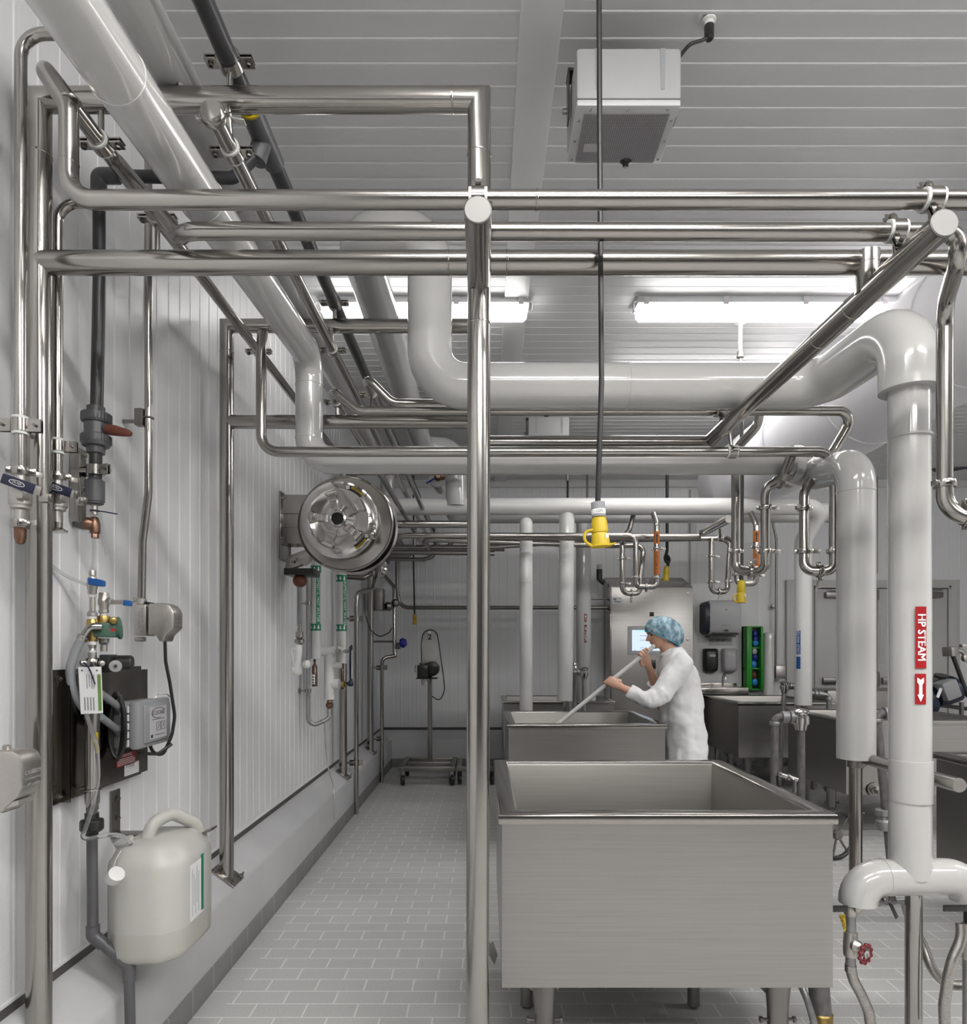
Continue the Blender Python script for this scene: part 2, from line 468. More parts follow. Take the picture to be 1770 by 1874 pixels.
# sloped curb along the left wall and the back wall
prof = [(XW - .01, .44), (-1.262, .43), (-1.146, .345), (-1.136, .325), (-1.136, .105), (XW - .01, .105)]
bm = B(); prism(bm, [V((x, YF, z)) for x, z in prof], (0, YB - YF, 0)); struct('trim_2', bm, CURB)
bm = B(); bx(bm, XW - .01, -1.130, YF, YB, 0, .105, .004); struct('baseboard_left', bm, BASEM)
bm = B(); bx(bm, XW - .005, XW + .006, YF, YB, .432, .468); struct('trim_3', bm, BAND)
bm = B(); bx(bm, XW - .005, XW + .009, YF, YB, .466, .474); struct('trim_4', bm, TRIMW)
prof = [(YB + .01, .44), (YB - .03, .43), (YB - .14, .345), (YB - .15, .325), (YB - .15, .105), (YB + .01, .105)]
bm = B(); prism(bm, [V((XW, y, z)) for y, z in prof], (3.95, 0, 0)); struct('trim_5', bm, CURB)
bm = B(); bx(bm, XW, 2.66, YB - .156, YB, 0, .105, .004); struct('baseboard_back', bm, BASEM)
bm = B(); bx(bm, XW, 2.66, YB - .008, YB + .005, .432, .468); struct('trim_6', bm, BAND)
# lower part of the back wall right of the curb
bm = B(); bx(bm, 2.66, XR, YB - .002, YB + .02, 0, .46); struct('trim_7', bm, WALLM)
# ceiling batten running away from the camera
bm = B(); bx(bm, .115, .255, YF, YB, ZC - .022, ZC + .005, .003); struct('trim_8', bm, TRIMW)
# white cover sheet on the back wall behind the hand sink, with its edge strip
bm = B(); bx(bm, P(1272, 0, 8.45).x, P(1387, 0, 8.45).x, YB - .02, YB, .46, 2.75, .002); struct('trim_9', bm, TRIMW)
bm = B(); bx(bm, P(1262, 0, 8.45).x, P(1273, 0, 8.45).x, YB - .05, YB, .46, 3.4, .004); struct('trim_10', bm, CEILM)
bm = B(); bx(bm, XW, XR, YB - .05, YB, ZC - .09, ZC, .004); struct('trim_11', bm, CEILM)
bm = B(); bx(bm, P(1590, 0, 8.4).x, XR, YB - .03, YB, P(0, 862, 8.4).z, P(0, 852, 8.4).z); struct('trim_12', bm, TRIMW)

# double door in the back wall
DX0, DX1 = P(1437, 0, 8.45).x, P(1752, 0, 8.45).x
DZ = P(0, 1062, 8.45).z
xi0, xi1 = P(1487, 0, 8.45).x, P(1734, 0, 8.45).x
zi = P(0, 1077, 8.45).z
bm = B()
bx(bm, DX0, xi0, YB - .05, YB, 0, DZ, .004); bx(bm, xi1, DX1, YB - .05, YB, 0, DZ, .004); bx(bm, xi0, xi1, YB - .05, YB, zi, DZ, .004)
bx(bm, xi0, xi0 + .03, YB - .075, YB - .04, 0, zi + .03, .004); bx(bm, xi1 - .03, xi1, YB - .075, YB - .04, 0, zi + .03, .004)
bx(bm, xi0, xi1, YB - .075, YB - .04, zi, zi + .03, .004)
fr = struct('trim_13', bm, DOORM)
xm = P(1603, 0, 8.4).x
for i, (a, b) in enumerate(((xi0 + .035, xm - .006), (xm + .006, xi1 - .035))):
    bm = B(); bx(bm, a, b, YB - .05, YB - .005, .01, zi - .012, .003)
    d = struct('door_%d' % (i + 1), bm, DOORM)
    bm = B(); zz = P(0, 1246, 8.35).z
    bx(bm, a + .05, b - .05, YB - .11, YB - .075, zz - .035, zz + .035, .006); bx(bm, a + .3, b - .06, YB - .125, YB - .07, zz - .05, zz + .05, .008)
    bx(bm, a + .06, a + .12, YB - .08, YB - .045, zz - .04, zz + .04)
    part('panic_bar', bm, STEELD, d)
    bm = B(); zz = P(0, 1088, 8.35).z; c0 = a + .08 if i == 0 else b - .45
    bx(bm, c0, c0 + .36, YB - .12, YB - .05, zz - .035, zz + .03, .006)
    box(bm, V((c0 + .2, YB - .11, zz + .055)), (.3, .02, .012), None, .002)
    part('door_closer', bm, STEELD, d)
    bm = B(); xx = (b - .10) if i == 0 else (a + .04)
    bx(bm, xx, xx + .06, YB - .056, YB - .049, P(0, 1215, 8.4).z, P(0, 1122, 8.4).z, .002)
    for k in range(4): lathe(bm, [(.006, 0), (.004, .004)], V((xx - .012, YB - .05, P(0, 1128 + k * 27, 8.4).z)), (0, -1, 0), 8)
    part('edge_plate', bm, DOORM, d)
    bm = B(); zz = P(0, 1170, 8.4).z
    if i == 1:
        bx(bm, b - .30, b - .18, YB - .056, YB - .049, zz - .09, zz + .09, .002); part('push_plate', bm, STEELD, d)
    bm = B(); bx(bm, a + .02, b - .02, YB - .056, YB - .049, .03, .28, .002); part('kick_plate', bm, STEELD, d)

# ============================================================ CEILING LIGHTS
def light_fixture(x0, x1, y, label, lamp=None):
    t = thing('ceiling_light', label, 'ceiling light', ((x0 + x1) / 2, y, ZC), 'long sealed ceiling lights')
    bm = B(); zt = ZC - .004
    pr = [(y - .075, zt - .045), (y - .06, zt), (y + .06, zt), (y + .075, zt - .045)]
    prism(bm, [V((x0, a, b)) for a, b in pr], (x1 - x0, 0, 0), .004); part('housing', bm, LGREY, t)
    bm = B()
    pr = [(y - .073, zt - .046), (y + .073, zt - .046), (y + .06, zt - .098), (y - .06, zt - .098)]
    a, b = x0 + .012, x1 - .012
    rings = []
    for xx, s in ((a, .75), (a + .02, 1), (b - .02, 1), (b, .75)):
        rings.append([V((xx, y + (q[0] - y) * s, zt - .046 + (q[1] - zt + .046) * s)) for q in pr])
    loft(bm, rings); part('diffuser', bm, lamp or LAMP, t)
    n = max(2, int((x1 - x0) / .41))
    for i in range(n + 1):
        xx = x0 + .05 + (x1 - x0 - .1) * i / n
        bm = B(); box(bm, V((xx, y - .077, zt - .035)), (.032, .008, .046), None, .002); part('clip', bm, LGREYW, t)
    bm = B()
    for xx, s in ((x0, -1), (x1, 1)):
        tube(bm, [V((xx, y - .06, zt - .03)), V((xx + s * .02, y - .06, zt - .035)), V((xx + s * .018, y - .05, zt - .085)), V((xx - s * .01, y - .05, zt - .09))], .003, .01, 8)
    part('end_latch', bm, LGREY, t)
    return t
light_fixture(-.985, .262, 4.1, 'shorter lit ceiling light behind the white pipes, left of the ceiling batten', LAMP2)
light_fixture(.90, 3.35, 4.1, 'long lit ceiling light right of the hanging black cable', LAMP2)
light_fixture(-.35, .9, .55, 'added ceiling light over the foreground, out of the frame at the left')  # unseen fixture added to even out the foreground light
light_fixture(1.5, 3.95, .55, 'added ceiling light over the foreground, out of the frame at the right')  # second unseen fixture, added to brighten the foreground
light_fixture(3.9, 5.9, 2.4, 'added ceiling light near the right wall, out of the frame')  # unseen fixture added as extra light from the right
light_fixture(1.0, 2.9, 5.35, 'ceiling light hidden above the biggest white pipe', LAMP3)
light_fixture(-.4, 2.0, -1.6, 'added unseen ceiling light behind the camera')  # unseen fixture added as fill from behind the viewpoint

# ============================================================ PIPE FRAMES (stainless supports)
RF = .0315
ZT, ZL, ZA = 2.918, 2.475, 2.387
def foot(t, x, y):
    n = V((.59, 0, .81)).normalized(); u = V((.81, 0, -.59)).normalized(); c = V((x, y, .345 + (-1.146 - x) * .73)) + n * .006
    bm = B(); box(bm, c, (.13, .13, .008), (u, V((0, 1, 0)), n), .001); o = part('foot_plate', bm, STEEL, t)
    for a in (-1, 1):
        for b in (-1, 1):
            q = c + u * a * .05 + V((0, b * .05, 0)); bm = B()
            lathe(bm, [(.004, 0), (.004, .03)], q, n, 8); lathe(bm, [(.010, .005), (.010, .014)], q, n, 6); part('foot_bolt', bm, STEELD, o)

# nearest frame
Y1 = 1.86
f1 = thing('pipe_rack', 'nearest stainless pipe rack, its column standing beside the biggest vat', 'pipe rack', (-.6, Y1, 0), 'stainless pipe racks')
xp = -1.215
bm = B(); tube(bm, [V((xp, Y1, .36)), V((xp, Y1, ZT)), V((-.0165, Y1, ZT)), V((-.0165, Y1, ZL + .02))], RF, 0, 28)
for q in (ZT - .15,): collar(bm, V((xp, Y1, q)), (0, 0, 1), RF); collar(bm, V((-.0165, Y1, q)), (0, 0, 1), RF)
collar(bm, V((-.09, Y1, ZT)), (1, 0, 0), RF)
part('post_and_top_beam', bm, STEEL, f1)
bm = B(); tube(bm, [V((xp, Y1, ZL)), V((1.75, Y1, ZL))], RF, 0, 28); collar(bm, V((-.10, Y1, ZL)), (1, 0, 0), RF); collar(bm, V((.06, Y1, ZL)), (1, 0, 0), RF)
part('lower_beam', bm, STEEL, f1)
bm = B(); tube(bm, [V((-.0165, 1.55, ZA + .03)), V((-.0165, Y1, ZA + .03)), V((-.022, Y1, 0))], RF, 0, 28); collar(bm, V((-.0165, Y1, ZA - .08)), (0, 0, 1), RF)
part('column', bm, STEEL, f1)
bm = B(); lathe(bm, [(RF, 0), (RF + .0005, .004), (RF - .002, .006)], V((-.0165, 1.55, ZA + .03)), (0, -1, 0), 28); part('end_cap', bm, ENDCAP, f1)
bm = B(); tube(bm, [V((1.04, 1.55, ZA)), V((1.04, 3.155, ZA))], RF, 0, 28)
for q in (1.93, 2.12): collar(bm, V((1.04, q, ZA)), (0, 1, 0), RF)
part('side_arm', bm, STEEL, f1)
bm = B(); lathe(bm, [(RF, 0), (RF + .0005, .004), (RF - .002, .006)], V((1.04, 1.55, ZA)), (0, -1, 0), 28); part('end_cap', bm, ENDCAP, f1)
bm = B(); cyl(bm, V((1.035, Y1 - .012, ZA)), V((1.035, Y1 - .012, ZL + .02)), RF, 28); collar(bm, V((1.035, Y1 - .012, ZL - .012)), (0, 0, 1), RF)
part('riser', bm, STEEL, f1)

Y2 = 3.155
f2 = thing('pipe_rack', 'second stainless pipe rack, standing on the curb behind the white jug', 'pipe rack', (-.6, Y2, 0), 'stainless pipe racks')
xq = -1.194
bm = B(); tube(bm, [V((xq, Y2, .36)), V((xq, Y2, ZT)), V((-.0165, Y2, ZT)), V((-.0165, Y2, ZL))], RF, 0, 24); collar(bm, V((xq, Y2, ZT - .12)), (0, 0, 1), RF)
part('post_and_top_beam', bm, STEEL, f2)
bm = B(); tube(bm, [V((xq, Y2, ZL)), V((-.0165, Y2, ZL))], RF, 0, 24); part('lower_beam', bm, STEEL, f2)
bm = B(); tube(bm, [V((-.0165, Y2, ZL)), V((-.0165, Y2, ZA - .008)), V((1.04, Y2, ZA - .008))], RF, 0, 24); part('cross_beam', bm, STEEL, f2)
foot(f2, xq, Y2)

Y3 = 5.72
f3 = thing('pipe_rack', 'third stainless pipe rack, standing on the curb under the hose reel', 'pipe rack', (-.6, Y3, 0), 'stainless pipe racks')
xs = P(628, 0, Y3).x
bm = B(); tube(bm, [V((xs, Y3, .36)), V((xs, Y3, ZT)), V((.3, Y3, ZT))], RF, 0, 20); part('post_and_top_beam', bm, STEEL, f3)
bm = B(); tube(bm, [V((xs, Y3, ZL)), V((-.0165, Y3, ZL)), V((-.0165, Y3, ZA - .02)), V((1.8, Y3, ZA - .02))], RF, 0, 20); part('lower_beam', bm, STEEL, f3)
bm = B(); tube(bm, [P(1334, 950, 5.04), P(1287, 975, 5.75)], RF, 0, 20); lathe(bm, [(RF, 0), (RF, .02)], P(1287, 975, 5.70), (0, 0, 1), 16); part('side_arm', bm, STEEL, f3)
bm = B(); lathe(bm, [(RF, 0), (RF - .002, .005)], P(1334, 950, 5.04), (0, -1, 0), 20); part('end_cap', bm, CAST, f3)
foot(f3, xs, Y3)
Y4 = 7.08
f4 = thing('pipe_rack', 'farthest stainless pipe rack, on the curb near the back corner', 'pipe rack', (-1.2, Y4, 0), 'stainless pipe racks')
xs4 = P(678, 0, Y4).x
bm = B(); tube(bm, [V((xs4, Y4, .36)), V((xs4, Y4, ZT)), V((.2, Y4, ZT))], RF, 0, 20); part('post_and_top_beam', bm, STEEL, f4)
bm = B(); tube(bm, [V((xs4, Y4, ZL)), V((.2, Y4, ZL))], RF, 0, 20); part('lower_beam', bm, STEEL, f4)
foot(f4, xs4, Y4)

# ============================================================ STAINLESS PROCESS PIPES
RP = .0213
def pipe(label, pts, r=RP, R=None, m=STEEL, name='steel_pipe', seg=20, group='stainless process pipes', collars=(), cat='pipe'):
    t = thing(name, label, cat, pts[0], group)
    bm = B(); tube(bm, pts, r, R, seg)
    for c, a in collars: collar(bm, c, a, r)
    part('tube', bm, m, t)
    return t
# front pair over the nearest frame
s1z = P(0, 366, 1.59).z
x1 = P(126, 0, 1.59).x
s1 = pipe('topmost horizontal stainless pipe across the front, dropping from the upper left', [V((-1.046, 1.70, 2.80)), V((-1.046, 1.60, 2.80)), V((x1, 1.59, P(0, 196, 1.59).z)), V((x1, 1.59, s1z)), V((1.70, 1.59, s1z))], RP, .06,
          collars=((V((x1 + .004, 1.59, 2.70)), (0, 0, 1)), (V((x1, 1.59, s1z + .085)), (0, 0, 1)), (V((.12, 1.59, s1z)), (1, 0, 0))))
pipe_clamp(s1, V((-.0165, 1.59, s1z)), (1, 0, 0), RP, (0, .35, 1), V((-.0165, 1.59, ZA + .05)))
pipe_clamp(s1, V((1.04, 1.59, s1z)), (1, 0, 0), RP, (0, .5, 1), V((1.04, 1.59, ZA + .02)))
s3z = P(0, 423, 1.73).z
s2x, s2z = -1.046, 2.80
s2 = pipe('stainless pipe running away along the left wall under the top beams, over the white panel', [V((s2x, 1.66, s2z)), V((s2x, 8.44, s2z))], RP, .05)
for yy in (Y1, Y2): pipe_clamp(s2, V((s2x, yy, s2z)), (0, 1, 0), RP, (1, 0, 0), V((s2x, yy, ZT - .02)))
pipe_clamp(s2, V((s2x, 2.18, s2z)), (0, 1, 0), RP, (1, 0, 0), V((s2x, 2.18, 2.63)))
s3 = pipe('second horizontal stainless pipe across the front, ending in the drop at the right edge', [V((s2x + .005, 1.93, s2z)), P(330, 423, 1.73) + V((-.03, .06, .02)), V((P(340, 0, 1.73).x, 1.73, s3z)), P(1752, 425, 1.73), P(1754, 475, 1.735), P(1729, 560, 1.95), P(1729, 888, 1.95)], RP, .07,
          collars=((P(1729, 590, 1.95), (0, 0, 1)),))
pipe_clamp(s3, V((1.04, 1.73, s3z)), (1, 0, 0), RP, (0, .5, 1), V((1.04, 1.73, ZA + .02)))
tri_clamp(s3, P(1729, 886, 1.95), (0, 0, 1), RP, (-1, -.3, 0), False)
bm = B(); tube(bm, [P(1729, 886, 1.95), P(1729, 945, 1.95), P(1830, 950, 1.9)], RP * 1.08, .075, 22); part('bend', bm, STEEL, s3)
tri_clamp(s3, P(1768, 942, 1.93), (1, 0, 0), RP * 1.05, (0, 0, 1))
# capped clean-in-place header and its branch
s6x, s6z = -.704, 2.807
s6 = pipe('stainless pipe with a bright clamped end cap at the upper left, running away', [V((s6x, 1.76, s6z)), V((s6x, 8.44, s6z))], RP, 0)
tri_clamp(s6, V((s6x, 1.77, s6z)), (0, 1, 0), RP * 1.15, (1, 0, .25))
bm = B(); lathe(bm, [(RP * 1.28, 0), (RP * 1.25, .012), (0, .014)], V((s6x, 1.762, s6z)), (0, -1, .06), 28); part('end_cap', bm, CHROME, s6)
for yy in (Y1 + .04, Y2): pipe_clamp(s6, V((s6x, yy, s6z)), (0, 1, 0), RP, (1, 0, 0), V((s6x, yy - .03, ZT - .02)))
bm = B(); tube(bm, [V((s6x, 2.08, s6z)), V((s6x - .17, 2.09, s6z - .12))], .015, 0, 16); part('branch', bm, STEEL, s6)
# pipes hung at the second frame
s10 = pipe('stainless pipe in front of the lower long white pipe, dropping from the left', [V((-.955, 2.93, s2z - .02)), P(478, 640, 2.91), P(478, 827, 2.91), P(1527, 827, 2.91), P(1527, 900, 2.91), P(1527, 1012, 2.91), P(1527, 1045, 2.91), P(1472, 1045, 2.95), P(1472, 1012, 2.97), P(1472, 900, 3.0), P(1482, 885, 3.02), P(1528, 822, 3.05), P(1556, 775, 3.03), P(1547, 752, 3.01), P(1500, 752, 3.01)], RP, .075)
pipe_clamp(s10, P(1340, 827, 2.91), (1, 0, 0), RP, (0, 1, 0), V((1.04, 2.91, ZA - .02)))
for px, py, Y, w in ((1472, 930, 2.99, (-1, -.3, 0)), (1472, 1009, 2.97, (1, -.4, 0)), (1527, 1009, 2.91, (-1, -.5, 0))): tri_clamp(s10, P(px, py, Y), (0, 0, 1), RP, w)
tri_clamp(s10, P(1500, 1045, 2.93), (1, 0, 0), RP, (0, -.3, -1))
s11 = pipe('stainless pipe along the underside of the big white pipe, resting on the side arm', [V((P(603, 0, 3.0).x, 8.44, 2.567)), V((P(603, 0, 3.0).x, 3.06, 2.567)), P(612, 718, 3.01), P(655, 752, 3.01), P(1505, 752, 3.01)], RP * .95, .07)
pipe_clamp(s11, V((1.04, 3.01, 2.475)), (1, 0, 0), RP, (0, 1, 0), V((1.04, 3.01, ZA + .02)))
pipe_clamp(s11, V((P(603, 0, 3.0).x, 3.155, 2.567)), (0, 1, 0), RP, (1, 0, 0), V((P(603, 0, 3.0).x, 3.155, ZL + .02)))
s12 = pipe('short stainless pipe bending right behind the corner of the big white pipe', [V((P(668, 0, 3.1).x, 8.44, 2.655)), V((P(668, 0, 3.1).x, 3.14, 2.655)), P(677, 697, 3.1), P(718, 738, 3.12), P(860, 740, 3.14)], RP * .95, .07)
pipe_clamp(s12, V((P(668, 0, 3.1).x, 3.3, 2.655)), (0, 1, 0), RP, (1, 0, 0), V((P(668, 0, 3.1).x, 3.2, ZL + .02)))
u1 = pipe('stainless U-bend pipe hanging left of the other front U-bend, clamped under the white pipes', [P(1392, 752, 3.22), P(1386, 780, 3.25), P(1347, 822, 3.28), P(1347, 1012, 3.28), P(1347, 1045, 3.28), P(1401, 1045, 3.18), P(1401, 1012, 3.15), P(1401, 905, 3.1), P(1406, 890, 3.09), P(1428, 880, 3.05), P(1438, 862, 2.98), P(1449, 832, 2.915)], RP, .07)
for px, py, Y, w in ((1347, 1009, 3.28, (-1, -.3, 0)), (1401, 1009, 3.15, (1, -.4, .1)), (1401, 929, 3.11, (1, -.2, 0))): tri_clamp(u1, P(px, py, Y), (0, 0, 1), RP, w)
tri_clamp(u1, P(1374, 1045, 3.23), (1, 0, 0), RP, (.1, -.4, 1))
tri_clamp(u1, P(1424, 883, 3.06), (1, 0, .9), RP, (-.3, -.9, -.6))
# small-bore pair at the left edge with lever valves
def lever_valve(t, c, s=1.0, cap=True):
    """sanitary ball valve hanging under a pipe end at c, navy lever"""
    c = V(c); dn = V((0, 0, -1))
    tri_clamp(t, c, (0, 0, 1), .0155 * s, (.8, .5, 0))
    bm = B(); lathe(bm, [(.014, 0), (.014, .03), (.024, .034), (.026, .05), (.026, .085), (.022, .09), (.022, .096), (.014, .10), (.014, .13)], c, dn, 20)
    box(bm, c + V((.02, -.02, -.062)), (.02, .03, .03), None, .003); part('valve_body', bm, CAST, t)
    d = V((.85, .0, -.30)).normalized(); n = V((0, -1, 0)); w = d.cross(n)
    o = c + V((-.012, -.047, -.030))
    bm = B(); box(bm, o + d * .042, (.088, .006, .026), (d, n, w), .003); lv = part('lever_grip', bm, NAVY, t)
    bm = B(); box(bm, o + d * .092, (.020, .004, .022), (d, n, w), .001); box(bm, o + d * .106 + V((0, .012, -.012)), (.026, .02, .022), None, .003); part('lever_arm', bm, STEEL, t)
    bm = B()
    mp = plane_map(o + d * .04 + n * .0035, d, -w if w.z < 0 else w)
    pts = [mp(.02 * math.cos(a), .006 * math.sin(a)) for a in [2 * PI * k / 20 for k in range(21)]]
    tube(bm, pts, .0007, 0, 6, False); text_bm(bm, 'STI-TEX', .007, mp)
    part('lever_marking', bm, INKW, lv)
    c2 = c + dn * .135
    return c2
a1 = pipe('small stainless pipe at the far left edge, with navy lever valve above the conduit box', [P(190, 62, 1.74), P(38, 62, 1.74), P(37, 862, 1.74)], .0145, .06, collars=((P(37, 770, 1.74), (0, 0, 1)),))
pipe_clamp(a1, P(37, 779, 1.74), (0, 0, 1), .0145, (1, .1, 0), P(60, 800, 1.80), .006, .032)
e = lever_valve(a1, P(37, 862, 1.74))
tri_clamp(a1, e, (0, 0, 1), .0155, (.7, -.7, 0))
bm = B(); lathe(bm, [(.015, 0), (.02, .004), (.014, .012), (.014, .03), (.013, .04), (.009, .05), (0, .053)], e, (0, 0, -1), 16); part('plug', bm, BRONZE, a1)
a2 = pipe('small stainless pipe just right of the left post, with navy lever valve', [P(190, 372, 1.93), P(106, 372, 1.93), P(105, 875, 1.93)], .0135, .055)
pipe_clamp(a2, P(105, 817, 1.93), (0, 0, 1), .0135, (1, .2, 0), None, .006, .03)
e = lever_valve(a2, P(105, 872, 1.93))
bm = B(); lathe(bm, [(.0135, 0), (.0135, .02), (.026, .028), (.026, .032), (.012, .033)], e + V((0, 0, .01)), (0, 0, -1), 20); part('ferrule', bm, STEEL, a2)
bm = B(); bx(bm, XW, XW + .008, 2.135, 2.195, P(0, 965, 2.15).z, P(0, 818, 2.15).z, .001); mpl = part('mounting_plate', bm, STEELD, a2)
bm = B(); box(bm, V((-1.272, 2.12, P(0, 890, 2.12).z)), (.03, .012, .22), None, .001); part('bracket', bm, STEEL, a2)
for zz in (832, 895):
    bm = B(); lathe(bm, [(.012, 0), (.012, .008), (.006, .008), (.006, .018)], V((XW + .008, 2.165, P(0, zz, 2.15).z)), (1, 0, 0), 6); part('plate_bolt', bm, STEEL, a2)
# conduit drop with a lead to the steel box
c5 = pipe('thin steel conduit dropping down the left wall to the steel box', [V((P(271, 0, 2.43).x, 2.43, ZC)), P(272, 900, 2.43), P(261, 990, 2.43), P(259, 1100, 2.43)], .0133, .2, group=None, name='conduit')
bm = B(); cc = P(272, 765, 2.43); box(bm, cc + V((-.028, -.004, 0)), (.03, .03, .06), None, .003); cyl(bm, cc + V((-.09, 0, -.012)), cc + V((-.03, 0, -.012)), .007, 10)
torus(bm, cc, (0, 0, 1), .0155, .0035, 20, 8); part('conduit_clip', bm, STEELD, c5)

# ============================================================ WHITE JACKETED PIPES
def jpipe(label, pts, r, R=None, rings=(), m=JACKET, name='insulated_pipe', group='white jacketed pipes', seg=36):
    t = thing(name, label, 'insulated pipe', pts[0], group)
    bm = B(); tube(bm, pts, r, R, seg)
    for c, a in rings: lathe(bm, [(r * .99, -.004), (r + .0018, -.003), (r + .0018, .003), (r * .99, .004)], c, a, seg)
    part('jacket', bm, m, t)
    return t
w1a, w1b = P(215, 139, 1.44), P(566, 652, 3.06)
w1d = (w1b - w1a).normalized()
w1 = jpipe('white pipe from the top left corner, dropping behind the second rack', [w1a - w1d * .5, w1b, P(566, 842, 3.06), P(1450, 844, 3.06)], .061, .10,
           [(w1a, w1d), (w1a + w1d * .44, w1d), (P(566, 705, 3.06), (0, 0, 1)), (P(566, 803, 3.06), (0, 0, 1))])
w6 = jpipe('thick white pipe turning down at the right, ending above a steel feed pipe', [P(1443, 850, 3.2), P(1493, 868, 3.12), P(1567, 852, 2.75), P(1567, 1388, 2.75)], .072, .10,
           [(P(1567, 900, 2.75), (0, 0, 1))])
bm = B(); lathe(bm, [(.078, -.02), (.080, 0), (.078, .02)], P(1455, 848, 3.1), (1, 0, 0), 32); part('sleeve', bm, JACKET, w6)
bm = B(); tube(bm, [P(1566, 1385, 2.75), P(1566, 1620, 2.75), V((1.46, 2.32, .655))], .0245, .04, 24); part('feed_pipe', bm, STEEL, w6)
bm = B(); lathe(bm, [(.0255, 0), (.032, .001), (.032, .03), (.0255, .031)], P(1566, 1404, 2.75), (0, 0, 1), 20); box(bm, P(1578, 1398, 2.73), (.03, .02, .02), None, .002); part('post_clamp', bm, STEELD, w6)
bm = B(); tube(bm, [P(1590, 1390, 2.76), V((1.527, 2.72, .985)), V((1.527, 2.2, .985))], .0235, 0, 24); part('arm', bm, STEEL, w6)
bm = B(); lathe(bm, [(.0235, 0), (.022, .004)], V((1.527, 2.2, .985)), (0, -1, 0), 24); part('arm_cap', bm, CAST, w6)
bm = B(); cyl(bm, P(1702, 1424, 2.36), P(1714, 1424, 2.36), .006, 8); part('arm_peg', bm, STEEL, w6)
w2 = jpipe('white pipe lying on the top beams, right of the corner white pipe', [V((-.862, .95, 3.012)), V((-.862, 6.03, 3.012)), V((-.862, 6.03, 2.72))], .060, .10,
           [(V((-.862, 1.55, 3.012)), (0, 1, 0)), (V((-.862, 2.6, 3.012)), (0, 1, 0)), (V((-.862, 3.6, 3.012)), (0, 1, 0))])
bm = B(); lathe(bm, [(.012, 0), (.012, .008), (.005, .008), (.005, .02)], V((-.83, Y1, ZT + RF)), (0, 0, 1), 6); part('support_bolt', bm, STEELD, w2)
W4R = .0935
w4 = jpipe('biggest white pipe, looping under the ceiling, down and right across the middle', [P(835, 927, 5.98), V((P(835, 0, 5.98).x, 5.98, 3.19)), V((-.55, 5.98, 3.19)), V((-.55, 2.9, 3.19)), V((-.233, 2.88, 3.19)), V((-.233, 2.88, 2.533)), V((1.405, 2.88, 2.533)), V((1.44, 2.32, 2.533)), V((1.44, 2.32, 2.30))], W4R, .15,
           [(V((-.55, 3.6, 3.19)), (0, 1, 0)), (V((.6, 2.88, 2.533)), (1, 0, 0))], seg=44)
# steam riser with its red label
w5x, w5y, w5r = 1.44, 2.30, .0645
w5 = jpipe('white steam riser with red HP STEAM label, ending in a white manifold above the floor', [V((w5x, w5y + .02, 2.32)), V((w5x - .008, w5y, .66))], w5r, 0,
           [(V((w5x, w5y + .01, 2.14)), (0, 0, 1)), (V((w5x - .006, w5y, P(0, 1392, w5y).z)), (0, 0, 1)), (V((w5x - .006, w5y, P(0, 1464, w5y).z)), (0, 0, 1))], group='white jacketed pipes')
bm = B(); lathe(bm, [(w5r + .002, 0), (w5r + .002, P(0, 1392, w5y).z - P(0, 1464, w5y).z)], V((w5x - .0065, w5y, P(0, 1464, w5y).z)), (0, 0, 1), 36); part('jacket_sleeve', bm, JACKET, w5)
mz = P(0, 1605, w5y).z
bm = B(); tube(bm, [P(1570, 1652, w5y), V((P(1570, 0, w5y).x, w5y, mz - .003)), V((P(1775, 0, w5y).x, w5y, mz + .003)), P(1775, 1648, w5y)], .060, .085, 36)
lathe(bm, [(.0595, -.002), (.0612, -.0015), (.0612, .0015), (.0595, .002)], V((P(1617, 0, w5y).x, w5y, mz)), (1, 0, 0), 36); part('manifold', bm, JACKET, w5)
vx = P(1672, 0, 2.33).x
bm = B(); cyl(bm, V((vx, 2.33, .62)), V((vx, 2.33, 0)), .0265, 28); part('post', bm, STEEL, w5)
av = math.atan2(-w5x, w5y)
fx, fy = w5x - .004, w5y + .005
def ang_at(px): return av + math.asin(max(-.98, min(.98, (px - 1670.5) / 35.0)))
z0, z1 = P(0, 1110, w5y - .06).z, P(0, 1223, w5y - .06).z
bm = B(); cpatch(bm, fx, fy, w5r + .0012, ang_at(1677.5), ang_at(1694), z1, z0); lb = part('steam_label', bm, RED, w5, 'red pipe label with white lettering')
bm = B(); text_bm(bm, 'HP STEAM', .0345, cyl_map(fx, fy, w5r + .0032, ang_at(1686.5), (z0 + z1) / 2), bold=.022); part('steam_lettering', bm, INKW, lb)
z0, z1 = P(0, 1233, w5y - .06).z, P(0, 1289, w5y - .06).z
bm = B(); cpatch(bm, fx - .001, fy, w5r + .0012, ang_at(1677.5), ang_at(1694), z1, z0); lb = part('arrow_label', bm, RED, w5, 'red pipe label with white down arrow')
mp = cyl_map(fx - .001, fy, w5r + .0032, ang_at(1685.7), (z0 + z1) / 2); h = (z0 - z1)
bm = B(); q = [(-.38, -.26), (-.30, 0), (-.38, .26), (-.22, .26), (-.14, .13), (.18, .13), (.18, .26), (.42, 0), (.18, -.26), (.18, -.13), (-.14, -.13), (-.22, -.26)]
c0 = [(a * h, b * .040) for a, b in q]
vsx = [bm.verts.new(mp(a, b)) for a, b in c0]
for f in ((0, 1, 10, 11), (1, 2, 3, 4), (1, 4, 10), (4, 5, 9, 10), (6, 7, 8), (5, 6, 8, 9)): bm.faces.new([vsx[i] for i in f])
part('arrow', bm, INKW, lb)

